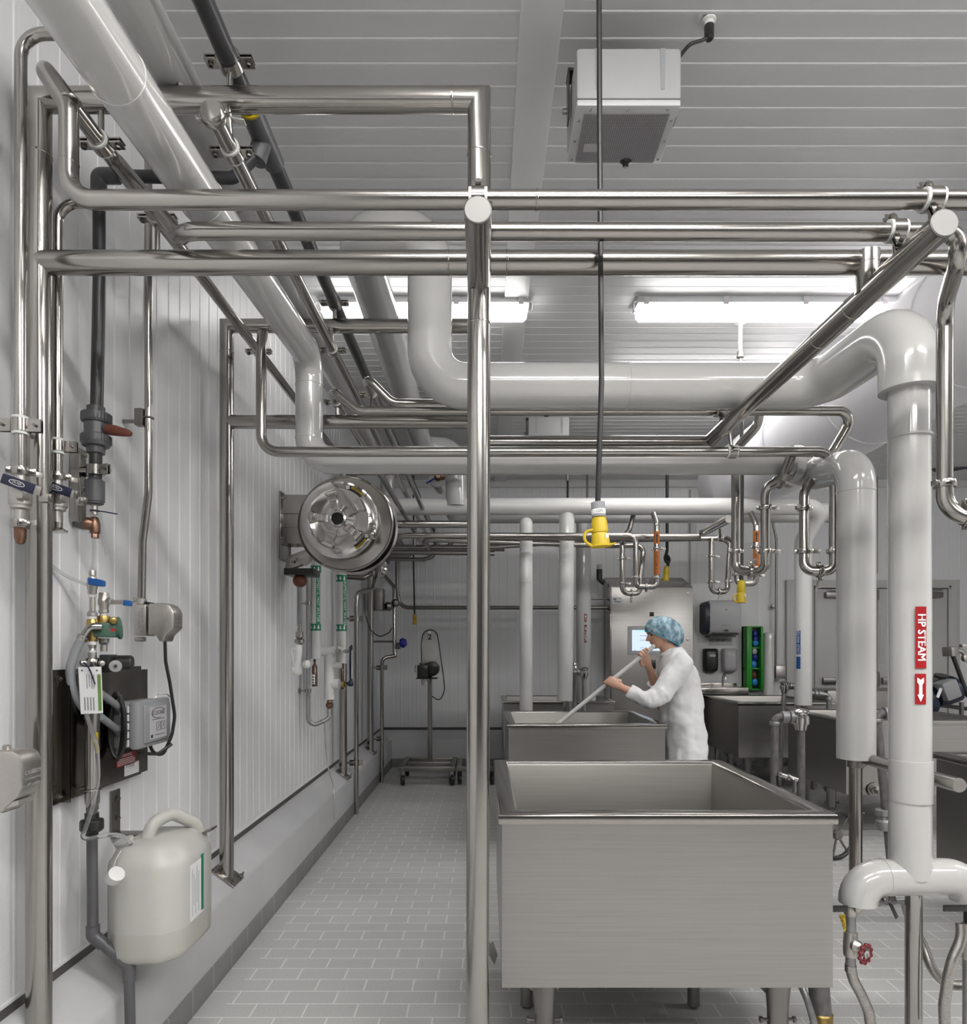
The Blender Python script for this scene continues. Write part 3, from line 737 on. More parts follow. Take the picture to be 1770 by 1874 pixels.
# far white headers and risers, stronger light put into their paler jacket colour
w7 = jpipe('far white pipe across the room, with a slanted drop at its right end', [P(690, 927, 6.0), P(1440, 927, 6.0), P(1506, 928, 6.0), P(1470, 990, 6.2), P(1470, 1290, 6.2)], L(15.5, 6), .11, [(P(1470, 1023, 6.2), (0, 0, 1))], JACKETM)
bm = B(); cyl(bm, P(1470, 1290, 6.2), V((P(1470, 0, 6.2).x, 6.2, 0)), .02, 16); part('post', bm, STEEL, w7)
lr = L(15.5, 6)
bm = B(); cpatch(bm, P(1470, 0, 6.2).x, 6.2, lr + .002, -1.25, -.72, P(0, 1198, 6).z, P(0, 1153, 6).z); cpatch(bm, P(1470, 0, 6.2).x, 6.2, lr + .002, -1.25, -.72, P(0, 1225, 6).z, P(0, 1202, 6).z); lb = part('water_label', bm, BLUE, w7, 'blue pipe label')
bm = B(); text_bm(bm, 'COLD WATER', .036, cyl_map(P(1470, 0, 6.2).x, 6.2, lr + .003, -.98, P(0, 1175, 6).z, False)); part('water_lettering', bm, INKW, lb)
w9 = jpipe('white pipe just behind and below the far white pipe', [P(835, 940, 6.5), P(1560, 938, 6.5)], L(18, 6.5), 0, (), JACKETM)
bm = B(); ball(bm, P(835, 940, 6.5), L(18, 6.5)); part('end_dome', bm, JACKETM, w9)
w7a = jpipe('left white riser hanging from the far white pipes, behind the smaller vat', [P(963, 958, 6.35), P(963, 958, 5.98), P(963, 1302, 5.98)], L(12, 6), .055, [(P(963, 1066, 5.98), (0, 0, 1))], JACKETM)
w7b = jpipe('thicker white riser hanging from the far white pipes, right of the left riser', [P(1038, 935, 6.02), P(1034, 1282, 6.02)], L(14, 6), 0, [(P(1036, 1027, 6.02), (0, 0, 1))], JACKETM)
bm = B(); cyl(bm, P(1034, 1281, 6.02), V((P(1034, 0, 6.02).x, 6.02, 0)), .018, 16); part('post', bm, STEEL, w7b)
bm = B(); cyl(bm, P(963, 1301, 5.98), V((P(963, 0, 5.98).x, 5.98, 0)), .018, 16); part('post', bm, STEEL, w7a)
w7cx = P(1068, 0, 7.3).x
w7c = jpipe('greyish white riser with small dark red labels, farther back than the other risers', [P(1068, 935, 7.3), P(1068, 1300, 7.3)], L(13.5, 7.3), 0)
bm = B(); cyl(bm, P(1068, 1300, 7.3), V((w7cx, 7.3, 0)), .02, 16); part('post', bm, STEEL, w7c)
r7 = L(13.5, 7.3)
for nm, ya, yb, s in (('arrow_label', 1124, 1139, '\u2190'), ('steam_label', 1144, 1176, 'HP STEAM')):
    bm = B(); cpatch(bm, w7cx, 7.3, r7 + .002, -.02, .30, P(0, yb, 7.3).z, P(0, ya, 7.3).z); lb = part(nm, bm, DRED, w7c, 'dark red pipe label')
    bm = B(); zc = P(0, (ya + yb) / 2, 7.3).z
    if nm == 'steam_label': text_bm(bm, s, .032, cyl_map(w7cx, 7.3, r7 + .004, .14, zc))
    else: cpatch(bm, w7cx, 7.3, r7 + .004, .12, .16, zc - .035, zc + .035); cpatch(bm, w7cx, 7.3, r7 + .004, .06, .22, zc + .01, zc + .022)
    part('lettering', bm, INKW, lb)
# insulated flanged end with a small blue valve, between the pipes
t = thing('pipe_end_valve', 'round white pipe end with dark valve cluster and blue lever, above the far white pipe', 'valve', P(800, 905, 6.3))
bm = B(); lathe(bm, [(L(15, 6.3), 0), (L(15, 6.3), .04), (L(13, 6.3), .045)], P(800, 878, 6.3), (0, -1, 0), 28); lathe(bm, [(L(12, 6.3), 0), (L(12, 6.3), -.5)], P(800, 880, 6.3), (0, -1, -.1), 24); part('jacket_end', bm, JACKET, t)
bm = B(); lathe(bm, [(.03, 0), (.04, .03), (.025, .05), (.025, .09)], P(803, 874, 6.26), (0, -1, 0), 14); lathe(bm, [(.02, 0), (.03, .02), (.02, .05), (.03, .06), (.03, .09)], P(796, 874, 6.24), (1, 0, .15), 12); part('valve_body', bm, BRONZE, t)
bm = B(); tube(bm, [P(795, 876, 6.2), P(781, 884, 6.15)], .008, 0, 8); part('lever', bm, BLUED, t)
# ============================================================ GREY PLASTIC PIPES
g2x, g2z = -.696, 3.024
g = pipe('dark grey plastic pipe running away along the ceiling, on the top beams', [V((g2x, .95, g2z)), V((g2x, 8.44, g2z))], .0265, 0, PVC, 'plastic_pipe', 24, 'dark grey plastic pipes')
for yy in (Y1, Y2): pipe_clamp(g, V((g2x, yy, g2z)), (0, 1, 0), .0265, (1, 0, 0), V((g2x, yy, ZT + .02)), .009, .035, False)
bm = B()
for a, b in ((2.02, 2.25),): lathe(bm, [(.0265, -.001), (.034, 0), (.034, .23), (.0265, .231)], V((g2x, a, g2z)), (0, 1, 0), 24)
tube(bm, [V((g2x, 2.14, g2z)), V((g2x - .02, 2.135, g2z - .075))], .03, 0, 20); part('tee', bm, PVCM, g)
bm = B(); lathe(bm, [(.0345, 0), (.0355, .004), (.0345, .008)], V((g2x, 2.015, g2z)), (0, 1, 0), 24); part('glue_ring', bm, YELLOW, g)
bm = B(); text_bm(bm, 'PVC 1 1/2  SCH 80', .022, lambda u, v: V((g2x + .0268 * math.sin(.1 - v / .0268), 2.62 + u, g2z - .0268 * math.cos(.1 - v / .0268)))); part('pipe_print', bm, INKG, g)
g1x = P(181, 0, 2.12).x
g1z = P(0, 322, 2.12).z
g1 = pipe('dark grey plastic drop pipe on the left wall with the brown lever valve', [V((g2x - .02, 2.135, g2z - .06)), V((g2x - .09, 2.13, g1z)), V((g1x, 2.12, g1z)), P(182, 500, 2.12), P(174, 900, 2.12)], .0185, .03, PVC, 'plastic_pipe', 24, 'dark grey plastic pipes')
bm = B(); tube(bm, [V((g1x + .06, 2.12, g1z)), V((g1x, 2.12, g1z)), V((g1x, 2.12, g1z - .06))], .0235, .012, 24); part('elbow', bm, PVCM, g1)
gp = lambda y, px=None: P((px if px is not None else 177 + (740 - y) * .018), y, 2.12)
bm = B(); c = gp(790)
pr = []
for r, y in ((.019, 744), (.026, 745), (.026, 756), (.041, 757), (.042, 760), (.042, 771), (.039, 774), (.033, 775), (.033, 795), (.039, 796), (.042, 799), (.042, 811), (.038, 817), (.027, 818), (.026, 830), (.019, 831)): pr.append((r, (830 - y) * 2.12 / F))
lathe(bm, pr[::-1], gp(830), (0, 0, 1), 40); o = part('union_valve', bm, PVCM, g1)
for zz in (765, 805):
    bm = B()
    for k in range(28):
        a = 2 * PI * k / 28; cc = gp(zz) + V((math.cos(a) * .042, math.sin(a) * .042, 0))
        box(bm, cc, (.004, .004, .022), (V((math.cos(a), math.sin(a), 0)), V((-math.sin(a), math.cos(a), 0)), V((0, 0, 1))))
    part('union_ribs', bm, PVCM, o)
bm = B(); h0 = gp(786) + V((.03, -.01, 0)); d = V((1, -.1, -.22)).normalized(); n = V((0, -1, 0)); w = d.cross(n)
cyl(bm, gp(786), gp(786) + V((.045, -.012, 0)), .013, 16); part('valve_stem', bm, PVCM, g1)
bm = B(); rings = []
for q, a, b in ((.008, .016, .014), (.03, .017, .014), (.06, .014, .011), (.085, .010, .009), (.092, .006, .006)):
    cc = h0 + d * q; rings.append([cc + w * (a * math.cos(t)) + n * (b * math.sin(t)) for t in [2 * PI * k / 12 for k in range(12)]])
loft(bm, rings); part('lever_handle', bm, BROWN, g1)
pipe_clamp(g1, gp(861, 175), (0, 0, 1), .0185, (1, -.4, 0), P(132, 861, 2.12), .009, .03, False)
bm = B(); lathe(bm, [(.022, 0), (.0275, .003), (.0275, .068), (.023, .07), (.0185, .075)], gp(920, 174), (0, 0, 1), 28); lathe(bm, [(.019, 0), (.025, .004), (.025, .01)], gp(924, 174), (0, 0, 1), 24); part('coupling', bm, PVCM, g1)
bm = B(); cyl(bm, gp(942, 173), gp(922, 173), .0095, 14); part('nipple', bm, CAST, g1)
bm = B(); lathe(bm, [(.010, 0), (.015, .005), (.017, .03), (.013, .05), (.009, .054)], gp(978, 174), (-.05, 0, 1), 16)
lathe(bm, [(.012, 0), (.018, .004), (.020, .016), (.016, .026), (.012, .028)], gp(960, 170), (-.8, -.55, .12), 18)
lathe(bm, [(.011, 0), (.011, .02), (.008, .024)], gp(985, 174), (0, 0, 1), 6); part('drain_cock', bm, BRONZE, g1)
bm = B(); torus(bm, gp(935, 173), (0, 0, 1), .0115, .0025, 20, 6); tube(bm, [gp(935, 178), gp(938, 196) + V((0, -.01, 0)), gp(941, 215)], .002, 0, 6); part('cable_tie', bm, NAVY, g1)
bm = B(); prism(bm, [gp(938, 178), gp(938, 185), gp(1014, 200), gp(1019, 193)], (0, -.001, 0)); part('plastic_strip', bm, CLEAR, g1)
bm = B(); tube(bm, [gp(985, 172), gp(1030, 171), gp(1046, 168)], .0042, .05, 10); part('clear_tube', bm, CLEAR, g1)
bm = B(); tube(bm, [P(88, 1030, 2.0), P(120, 1055, 2.06), P(165, 1072, 2.1)], .005, .1, 8); part('clear_hose', bm, CLEAR, g1)

# ============================================================ DOSING STATION ON THE LEFT WALL
px_ = -1.255
plate = thing('dosing_panel', 'dark steel back plate with chemical injector column, valves and conduits on the left wall', 'dosing panel', (-1.27, 2.26, .96))
bm = B(); bx(bm, XW + .012, XW + .016, 2.0, 2.53, .962, 1.362, .001); bx(bm, XW + .012, XW + .040, 2.055, 2.06, .962, 1.362); bx(bm, XW + .036, XW + .040, 2.055, 2.53, .975, 1.35, .001)
part('back_plate', bm, PANELD, plate)
for y in (2.03, 2.50):
    for z in (.985, 1.335):
        bm = B(); lathe(bm, [(.011, 0), (.011, .004), (.0075, .004), (.0075, .012), (.003, .013), (.003, .018)], V((XW + .016, y, z)), (1, 0, 0), 6); part('plate_bolt', bm, STEEL, plate)
Yc = 2.10
q = lambda px, y, Y=Yc: P(px, y, Y)
def stack(parent, px, items, Y=Yc, seg=18):
    """list of (name, material, [(halfwidth px, y px) ...]) as one turned piece each"""
    for nm, mm, pr in items:
        ys = max(p[1] for p in pr); bm = B()
        lathe(bm, sorted([(L(w, Y), (ys - y) * Y / F) for w, y in pr], key=lambda t: t[1]), q(px, ys, Y), (0, 0, 1), seg); part(nm, bm, mm, parent)
stack(plate, 169, [('tube_fitting', CAST, [(5.5, 1044), (6, 1054), (6, 1046)]), ('ball_valve', CAST, [(7, 1056), (8.5, 1060), (9, 1075), (7.5, 1080), (7.5, 1087)]),
    ('thread_tape', WHITEP, [(6.5, 1088), (6.5, 1093)]), ('nipple', CAST, [(5, 1092), (5, 1120)]), ('nut', CAST, [(6, 1118), (9, 1122), (9, 1127), (6, 1129)]), ('thread_tape', WHITEP, [(7.5, 1127), (7.5, 1133)]),
    ('brass_body', BRASS, [(8, 1133), (10, 1137), (10, 1170), (8, 1174)]), ('thread_tape', WHITEP, [(8, 1174), (8, 1180)]), ('fitting', CAST, [(7.5, 1180), (5, 1187), (6, 1190)]), ('thread_tape', WHITEP, [(5.5, 1190), (5.5, 1195)]),
    ('hex_bush', CAST, [(7.5, 1194), (7.5, 1205)]), ('injector_head', STEEL, [(11, 1204), (13, 1207), (13, 1222), (11, 1226)]), ('injector_tube', STEEL, [(11.5, 1224), (12.5, 1228), (12.5, 1468), (10.5, 1472), (10.5, 1482)])])
for px, py in ((157, 1213), (186, 1214)):
    bm = B(); lathe(bm, [(.010, 0), (.011, .006), (.007, .016), (0, .018)], q(px, py, 2.085), ((px - 171) * .05, -1, 0), 14); part('head_screw', bm, CAST, plate)
bm = B(); rings = []
for s, hh in ((165, 6), (170, 6.5), (183, 6.5), (190, 5)): c = q(s, 1064 + (s - 165) * .16, 2.075); rings.append([c + V((0, a * .011, b * L(hh, 2.1))) for a, b in ((-1, -.8), (-.8, -1), (.8, -1), (1, -.8), (1, .8), (.8, 1), (-.8, 1), (-1, .8))])
loft(bm, rings); part('blue_handle', bm, BLUE, plate)
stack(plate, 190, [('ball_valve', CAST, [(8, 1085), (9, 1090), (9, 1095), (10, 1098), (10, 1106), (8, 1110), (8, 1117)]), ('nut', CAST, [(9, 1117), (9, 1121), (7, 1122)]), ('thread_tape', WHITEP, [(6.5, 1121), (6.5, 1128)]),
    ('brass_body', BRASS, [(10, 1127), (11, 1130), (11, 1141), (8, 1145)]), ('fitting', CAST, [(9, 1168), (9, 1176), (6, 1180), (6, 1192)])], 2.13)
bm = B(); box(bm, q(221, 1102, 2.11) , (.075, .004, .014), None, .001); cyl(bm, q(198, 1098, 2.12), q(204, 1100, 2.11), .008, 10); part('valve_lever', bm, CAST, plate)
bm = B(); box(bm, q(234, 1104, 2.108), (.027, .007, .017), (V((1, 0, -.1)).normalized(), V((0, 1, 0)), V((.1, 0, 1)).normalized()), .002); part('lever_sleeve', bm, BLUE, plate)
bm = B(); box(bm, q(194, 1153, 2.11), (.062, .05, .045), (V((.94, .34, 0)), V((-.34, .94, 0)), V((0, 0, 1))), .005); lathe(bm, [(.028, 0), (.034, .004), (.036, .012), (.03, .016)], q(212, 1150, 2.13), (.9, .35, .1), 20); part('solenoid', bm, SOLEN, plate)
bm = B(); box(bm, q(207, 1153, 2.072), (.014, .002, .008), (V((.94, .34, 0)), V((-.34, .94, 0)), V((0, 0, 1)))); part('solenoid_badge', bm, RED, plate)
bm = B(); lathe(bm, [(.009, 0), (.012, .004), (.009, .012), (0, .014)], q(208, 1136, 2.09), (.5, -1, 0), 12); part('brass_screw', bm, BRASS, plate)
bm = B(); lathe(bm, [(.012, 0), (.012, .014)], q(160, 1165, 2.1), (-.5, -.2, -.5), 12); tube(bm, [q(186, 1147, 2.075), q(165, 1146, 2.06), q(153, 1164, 2.06)], .011, .022, 16); lathe(bm, [(.0155, 0), (.0155, .016)], q(153, 1162, 2.06), (-.4, 0, -1), 6); part('conduit_elbow', bm, STEEL, plate)
bm = B(); tube(bm, [q(153, 1164, 2.06), q(140, 1186, 2.06), q(128, 1222, 2.06), q(131, 1262, 2.07), q(150, 1295, 2.1), q(175, 1312, 2.14)], .0135, .12, 18); part('flexible_conduit', bm, GREYP, plate)
for (a, b, c, d2) in ((183, 1268, 222, 1297), (184, 1312, 218, 1338)):
    bm = B(); tube(bm, [q(a, b, 2.12), q(c, d2, 2.27)], .0115, 0, 16); part('flexible_conduit', bm, GREYP, plate)
    bm = B(); lathe(bm, [(.017, 0), (.017, .014), (.013, .02)], q(c - 3, d2 - 2, 2.265), (.2, 1, -.2), 6); part('conduit_nut', bm, LGREY, plate)
bm = B(); box(bm, q(199, 1214, 2.12), (.035, .05, .055), None, .005); lathe(bm, [(.017, 0), (.02, .01), (.022, .012), (.022, .05), (.018, .055)], q(208, 1212, 2.12), (1, .2, 0), 20); part('regulator', bm, BLACKP, plate)
bm = B(); lathe(bm, [(.016, 0), (.018, .003), (.018, .012), (.014, .014)], q(211, 1219, 2.085), (.55, -.9, 0), 22); part('gauge', bm, STEMCLEAR, plate)
bm = B(); lathe(bm, [(.005, 0), (.005, .002)], q(211.5, 1219, 2.07), (.55, -.9, 0), 10); part('gauge_hub', bm, INK, plate)
for y in (1270, 1392):
    bm = B(); torus(bm, q(169, y if y < 1300 else 1445, 2.1), (0, 0, 1), .0235, .0028, 22, 8); box(bm, q(150, (y if y < 1300 else 1445) - 3, 2.1), (.05, .03, .004), None, .001); part('tube_bracket', bm, STEELD, plate)
bm = B(); prism(bm, [q(175, 1340, 2.075), q(180, 1340, 2.075), q(180, 1378, 2.075), q(177, 1378, 2.075)], (0, -.001, 0)); part('yellow_sticker', bm, YELLOW, plate)
# stickers on the plate face
xf = XW + .0405
yat = lambda px: abs(xf) * F / (CX - px)
sz = lambda px, y: P(0, y, yat(px)).z
mp = plane_map((xf + .0006, 0, 0), (0, 1, 0), (0, 0, 1))
bm = B(); y0, y1 = yat(213), yat(248); bx(bm, xf - .001, xf + .0005, y0, y1, 1.020, 1.062); s = part('warning_sticker', bm, RED, plate)
bm = B(); text_bm(bm, 'WARNING', .016, lambda a, b: V((xf + .0009, (y0 + y1) / 2 + a, 1.055 + b)))
for k in range(4): bx(bm, xf + .0005, xf + .0009, y0 + .006, y1 - .006 - .01 * (k == 3), 1.025 + k * .006, 1.0275 + k * .006)
part('warning_lettering', bm, INKW, s)
bm = B(); y0, y1 = yat(228), yat(254); bx(bm, xf - .001, xf + .0005, y0, y1, .982, 1.022); s = part('maker_label', bm, PAPER, plate)
bm = B(); text_bm(bm, 'ECOLAB', .015, lambda a, b: V((xf + .0009, y0 + .035 + a, 1.014 + b)))
for k in range(3): bx(bm, xf + .0005, xf + .0008, y0 + .006, y1 - .006, .989 + k * .007, .9895 + k * .007)
part('label_print', bm, INK, s)
# tag card
tagc = thing('tag_card', 'white instruction card with green stripe tied to the injector head', 'tag card', q(165, 1306, 2.05))
bm = B(); prism(bm, [q(143, 1221, 2.05), q(185, 1220, 2.05), q(188, 1305, 2.05), (q(148, 1307, 2.05))], (0, .002, 0)); cd = part('card', bm, PAPER, tagc)
bm = B(); prism(bm, [q(178, 1234, 2.0495), q(184, 1234, 2.0495), q(186.5, 1300, 2.0495), q(180.5, 1301, 2.0495)], (0, -.0005, 0)); part('stripe', bm, GREENS, cd)
bm = B()
for k in range(4): prism(bm, [q(158 + k * 4.4, 1234, 2.0495), q(159.2 + k * 4.4, 1234, 2.0495), q(160.2 + k * 4.4, 1260 - 3 * (k % 2), 2.0495), q(159 + k * 4.4, 1260 - 3 * (k % 2), 2.0495)], (0, -.0004, 0))
for k in range(4): prism(bm, [q(154 + k * 5.4, 1276, 2.0495), q(156.2 + k * 5.4, 1276, 2.0495), q(157.2 + k * 5.4, 1300, 2.0495), q(155 + k * 5.4, 1300, 2.0495)], (0, -.0004, 0))
part('print', bm, INKG, cd)
bm = B()
for px in (150, 164, 177.5): lathe(bm, [(L(1.5, 2.05), 0), (L(1.5, 2.05), .0006)], q(px, 1227, 2.0498), (0, -1, 0), 10)
part('punched_hole', bm, INK, cd)
bm = B(); tube(bm, [q(153, 1212, 2.04), q(160, 1218, 2.036), q(166, 1229, 2.046), q(174, 1252, 2.04)], .0022, .02, 8); part('cable_tie', bm, NAVY, tagc)
# grey controller box with hinged lid
cb = thing('controller_box', 'grey plastic controller box with hinged lid, wrapped by a black cable, on the dark plate', 'controller box', (-1.2, 2.38, 1.09))
bx0, bx1 = XW + .041, -1.185
bm = B(); bx(bm, bx0, bx1, 2.275, 2.49, 1.093, 1.245, .004)
for z in (1.08, 1.255): bx(bm, bx0, bx0 + .012, 2.30, 2.33, z - .014, z + .014, .003)
part('box_body', bm, GREYP, cb)
bm = B(); bx(bm, bx1 + .001, -1.150, 2.268, 2.498, 1.088, 1.250, .010); bx(bm, -1.152, -1.142, 2.295, 2.482, 1.105, 1.236, .005); ld = part('lid', bm, GREYP, cb)
bm = B(); xq_ = -1.1418; bx(bm, xq_, xq_ + .0008, 2.325, 2.445, 1.115, 1.225); lb = part('lid_label', bm, LGREYW, ld)
bm = B(); mp = lambda a, b: V((xq_ + .0014, 2.385 + a, 1.203 + b))
text_bm(bm, 'ECOCARE', .020, mp)
tube(bm, [mp(.048 * math.cos(a), .018 * math.sin(a)) for a in [PI * (.12 + 1.5 * k / 30) for k in range(31)]], .0009, 0, 6)
for k in range(2):
    y0 = 2.372 + k * .032
    tube(bm, [V((xq_ + .0012, y0, 1.142)), V((xq_ + .0012, y0 + .028, 1.142)), V((xq_ + .0012, y0 + .028, 1.170)), V((xq_ + .0012, y0, 1.170)), V((xq_ + .0012, y0, 1.142))], .0007, 0, 6)
    tube(bm, [V((xq_ + .0012, y0 + .008, 1.148)), V((xq_ + .0012, y0 + .02, 1.158)), V((xq_ + .0012, y0 + .012, 1.166))], .0009, 0, 6)
bx(bm, xq_ + .0006, xq_ + .0012, 2.332, 2.346, 1.120, 1.130); bx(bm, xq_ + .0006, xq_ + .0012, 2.36, 2.43, 1.126, 1.128); bx(bm, xq_ + .0006, xq_ + .0012, 2.34, 2.43, 1.180, 1.182)
part('label_print', bm, INK, lb)
for k in range(5):
    bm = B(); cyl(bm, V((bx1 - .002, 2.268, 1.10 + k * .028)), V((bx1 - .002, 2.268, 1.122 + k * .028)), .005, 10); part('hinge_knuckle', bm, LGREY, cb)
bm = B(); tube(bm, [V((-1.175, 2.43, 1.25)), V((-1.17, 2.44, 1.262)), V((-1.155, 2.48, 1.262)), V((-1.15, 2.49, 1.25))], .002, .01, 8); part('lid_latch', bm, STEEL, cb)
for z in (1.205, 1.125): bm = B(); lathe(bm, [(.010, 0), (.010, .008), (.006, .01)], V((-1.205, 2.275, z)), (0, -1, 0), 6); part('gland', bm, LGREY, cb)
# conduit boxes
def conduit_box(label, outline, Y, dep, plate_poly, txts):
    t = thing('conduit_box', label, 'conduit box', P(outline[0][0], outline[0][1], Y), 'steel conduit boxes')
    bm = B(); prism(bm, [P(a, b, Y) for a, b in outline], (0, dep, 0), .007); cv = part('cover', bm, CAST, t)
    if plate_poly:
        bm = B(); prism(bm, [P(a, b, Y + .004) for a, b in plate_poly], (0, dep * .9, 0), .003); part('mount_body', bm, CAST, t)
        bm = B(); box(bm, P(274, 1133, Y + .045), (.006, dep * .8, .12)); part('gasket', bm, DARK, t)
    return t, cv
B1Y = 2.39
b1, cv = conduit_box('steel conduit box at the foot of the thin conduit, black lead hanging from it', [(270, 1104), (300, 1103), (311, 1108), (318, 1120), (318, 1149), (303, 1163), (300, 1174), (290, 1174), (283, 1162), (270, 1162)], B1Y, .075, [(245, 1106), (267, 1106), (267, 1163), (245, 1163)], None)
xr = P(318, 0, B1Y).x + .001
bm = B(); mp = lambda a, b, z0=0: V((xr, B1Y + .040 + a, P(0, 1132, B1Y).z + b))
text_bm(bm, 'CALBRITE', .013, mp); text_bm(bm, 'IN STAINLESS', .008, lambda a, b: mp(a, b - .014)); text_bm(bm, 'LIFT   OPEN', .010, lambda a, b: mp(a, b - .03)); part('stamped_lettering', bm, INKG, cv)
bm = B(); text_bm(bm, 'CALBRITE 1/2" SS', .012, lambda a, b: V((P(259, 0, B1Y).x + b, B1Y + .0025, P(0, 1135, B1Y).z - a))); text_bm(bm, 'ENCLOSURE', .011, lambda a, b: V((P(254, 0, B1Y).x + b, B1Y + .0025, P(0, 1135, B1Y).z - a))); part('stamped_lettering', bm, INKG, b1)
for px, py in ((258, 1098), (262, 1170)): bm = B(); cyl(bm, P(px - 14, py, B1Y + .04), P(px + 4, py, B1Y + .04), .008, 12); part('lug', bm, CAST, b1)
bm = B(); lathe(bm, [(.017, 0), (.017, .02), (.014, .022)], P(259, 1106, 2.43), (0, 0, 1), 18); part('conduit_hub', bm, CAST, b1)
bm = B(); tube(bm, [P(302, 1172, 2.43), P(303, 1210, 2.43), P(311, 1250, 2.44), P(320, 1310, 2.45), P(315, 1345, 2.45), P(298, 1383, 2.44), P(280, 1378, 2.42), P(270, 1352, 2.40), P(262, 1345, 2.38)], .0058, .12, 12); part('power_lead', bm, BLACK, b1)
B0Y = 1.55
b0, cv = conduit_box('large steel conduit box cut by the left edge of the picture', [(-12, 1377), (22, 1374), (34, 1381), (40, 1394), (40, 1440), (30, 1462), (10, 1478), (4, 1489), (-4, 1489), (-12, 1484)], B0Y, .072, None, None)
bm = B(); bx(bm, XW, P(-11, 0, B0Y).x, B0Y, B0Y + .07, P(0, 1480, B0Y).z, P(0, 1380, B0Y).z, .003); part('mount_body', bm, CAST, b0)
xr = P(40, 0, B0Y).x + .001
bm = B(); mp = lambda a, b: V((xr, B0Y + .038 + a, P(0, 1417, B0Y).z + b))
text_bm(bm, 'CALBRITE', .0135, mp); text_bm(bm, 'IN STAINLESS STEEL', .0065, lambda a, b: mp(a, b - .014)); text_bm(bm, 'LIFT   OPEN', .009, lambda a, b: mp(a, b - .028)); part('stamped_lettering', bm, LGREYW, cv)
bm = B(); lathe(bm, [(.009, 0), (.009, .012), (.006, .014)], P(12, 1374, B0Y + .04), (0, 0, 1), 10); part('lug', bm, CAST, b0); bm = B(); box(bm, P(28, 1470, B0Y + .03), (.05, .05, .01), (V((1, 0, .3)).normalized(), V((0, 1, 0)), V((-.3, 0, 1)).normalized())); part('lug', bm, CAST, b0)
# black cable coil on the controller
coil = thing('cable_coil', 'coil of black cable looped over the grey controller box', 'cable coil', (-1.2, 2.33, 1.05))
for k in range(4):
    bm = B(); yk = 2.312 + k * .017; xo = .004 * k
    pts = [V((-1.213 + (.020 + .006 * (k % 2)) * math.cos(a) + .005 * (k - 1.5), 2.262 - .008 * k + .003 * math.sin(a * 2 + k), 1.168 + (.112 - .004 * k) * math.sin(a))) for a in [2 * PI * i / 26 for i in range(27)]]
    pts = [p - V((0, .045, 0)) if False else p for p in pts]
    tube(bm, pts, .0058, 0, 10); part('cable_turn', bm, BLACK, coil)
bm = B(); tube(bm, [V((-1.19, 2.35, 1.065)), V((-1.15, 2.40, 1.055)), V((-1.12, 2.44, 1.085))], .0058, .03, 10); part('cable_end', bm, BLACK, coil)
# drain pipe below the injector
dr = pipe('mid grey plastic drain pipe with black union and two elbows, below the dosing panel', [q(168, 1478, 2.08), q(170, 1712, 2.08), q(236, 1768, 2.1), q(239, 1900, 2.1), V((q(239, 0, 2.1).x, 2.1, .02))], .0155, .02, PVCM, 'plastic_pipe', 24, None)
for pts in ([q(170, 1694, 2.08), q(170, 1712, 2.08), q(190, 1729, 2.086)], [q(218, 1753, 2.095), q(236, 1768, 2.1), q(237, 1795, 2.1)]):
    bm = B(); tube(bm, pts, .0195, .015, 24); part('elbow', bm, PVCM, dr)
stack(dr, 168, [('union_nut', BLACKP, [(12, 1488), (12, 1498), (19, 1500), (20, 1503), (20, 1517), (17, 1521), (11, 1523), (11, 1530)])], 2.08, 24)
tu = [q(158, 1308, 2.045), q(166, 1330, 2.045), q(178, 1368, 2.05), q(180, 1420, 2.05), q(172, 1470, 2.045), q(158, 1512, 2.03), q(150, 1533, 2.02), q(162, 1536, 2.03), q(200, 1526, 2.05), q(228, 1530, 2.10), q(240, 1545, 2.12)]
bm = B(); tube(bm, tu, .0062, .06, 14); solo('suction_tube', bm, CLEAR, 'clear plastic tube running from the injector head into the white jug', 'tube')

# ============================================================ JUG AND ITS WALL HOOK
hk = thing('wall_hook', 'flat steel hook bracket bolted to the wall, carrying the white jug', 'hook bracket', (XW, 2.38, .8))
hx = XW + .006
bm = B(); bx(bm, XW, XW + .008, 2.345, 2.40, .78, .935, .001); bx(bm, XW + .004, -.985, 2.345, 2.395, .780, .788, .001); prism(bm, [V((-.985, 2.345, .780)), V((-.94, 2.345, .800)), V((-.94, 2.345, .808)), V((-.985, 2.345, .788))], (0, .05, 0)); part('bar', bm, STEELD, hk)
for z in (.905, .838): bm = B(); lathe(bm, [(.010, 0), (.010, .005), (.005, .005), (.005, .014)], V((XW + .008, 2.372, z)), (1, 0, 0), 6); part('hook_bolt', bm, STEEL, hk)
jug = thing('chemical_jug', 'white translucent plastic jug with handle, hanging by the left wall', 'jug', (-1.06, 2.25, .5))
jc = V((-1.058, 2.235))
ROOT[jug.name] = ROOT[jug.name] + V((0, 0, .028)); ROOT[jug.name] = V(ROOT[jug.name])
def jring(z, sx, sy, ch=.055, dx=0, dy=0):
    a, b = .122 * sx, .158 * sy; c = ch * min(sx, sy)
    pl = [(-a + c, -b), (a - c, -b), (a, -b + c), (a, b - c), (a - c, b), (-a + c, b), (-a, b - c), (-a, -b + c)]
    out = []
    n = len(pl)
    for i in range(n):
        p, r = V(pl[i]), V(pl[(i + 1) % n])
        for k in range(3): w = p.lerp(r, (k + .15) / 3.0); out.append(V((jc.x + dx + w.x, jc.y + dy + w.y, z)))
    return out
bm = B()
loft(bm, [jring(.580, 1, 1), jring(.595, 1.003, 1.003), jring(.70, 1.005, 1.005), jring(.775, 1, 1), jring(.79, .97, .98), jring(.80, .90, .95), jring(.83, .75, .84, .05, -.005), jring(.842, .60, .74, .04, -.008)])
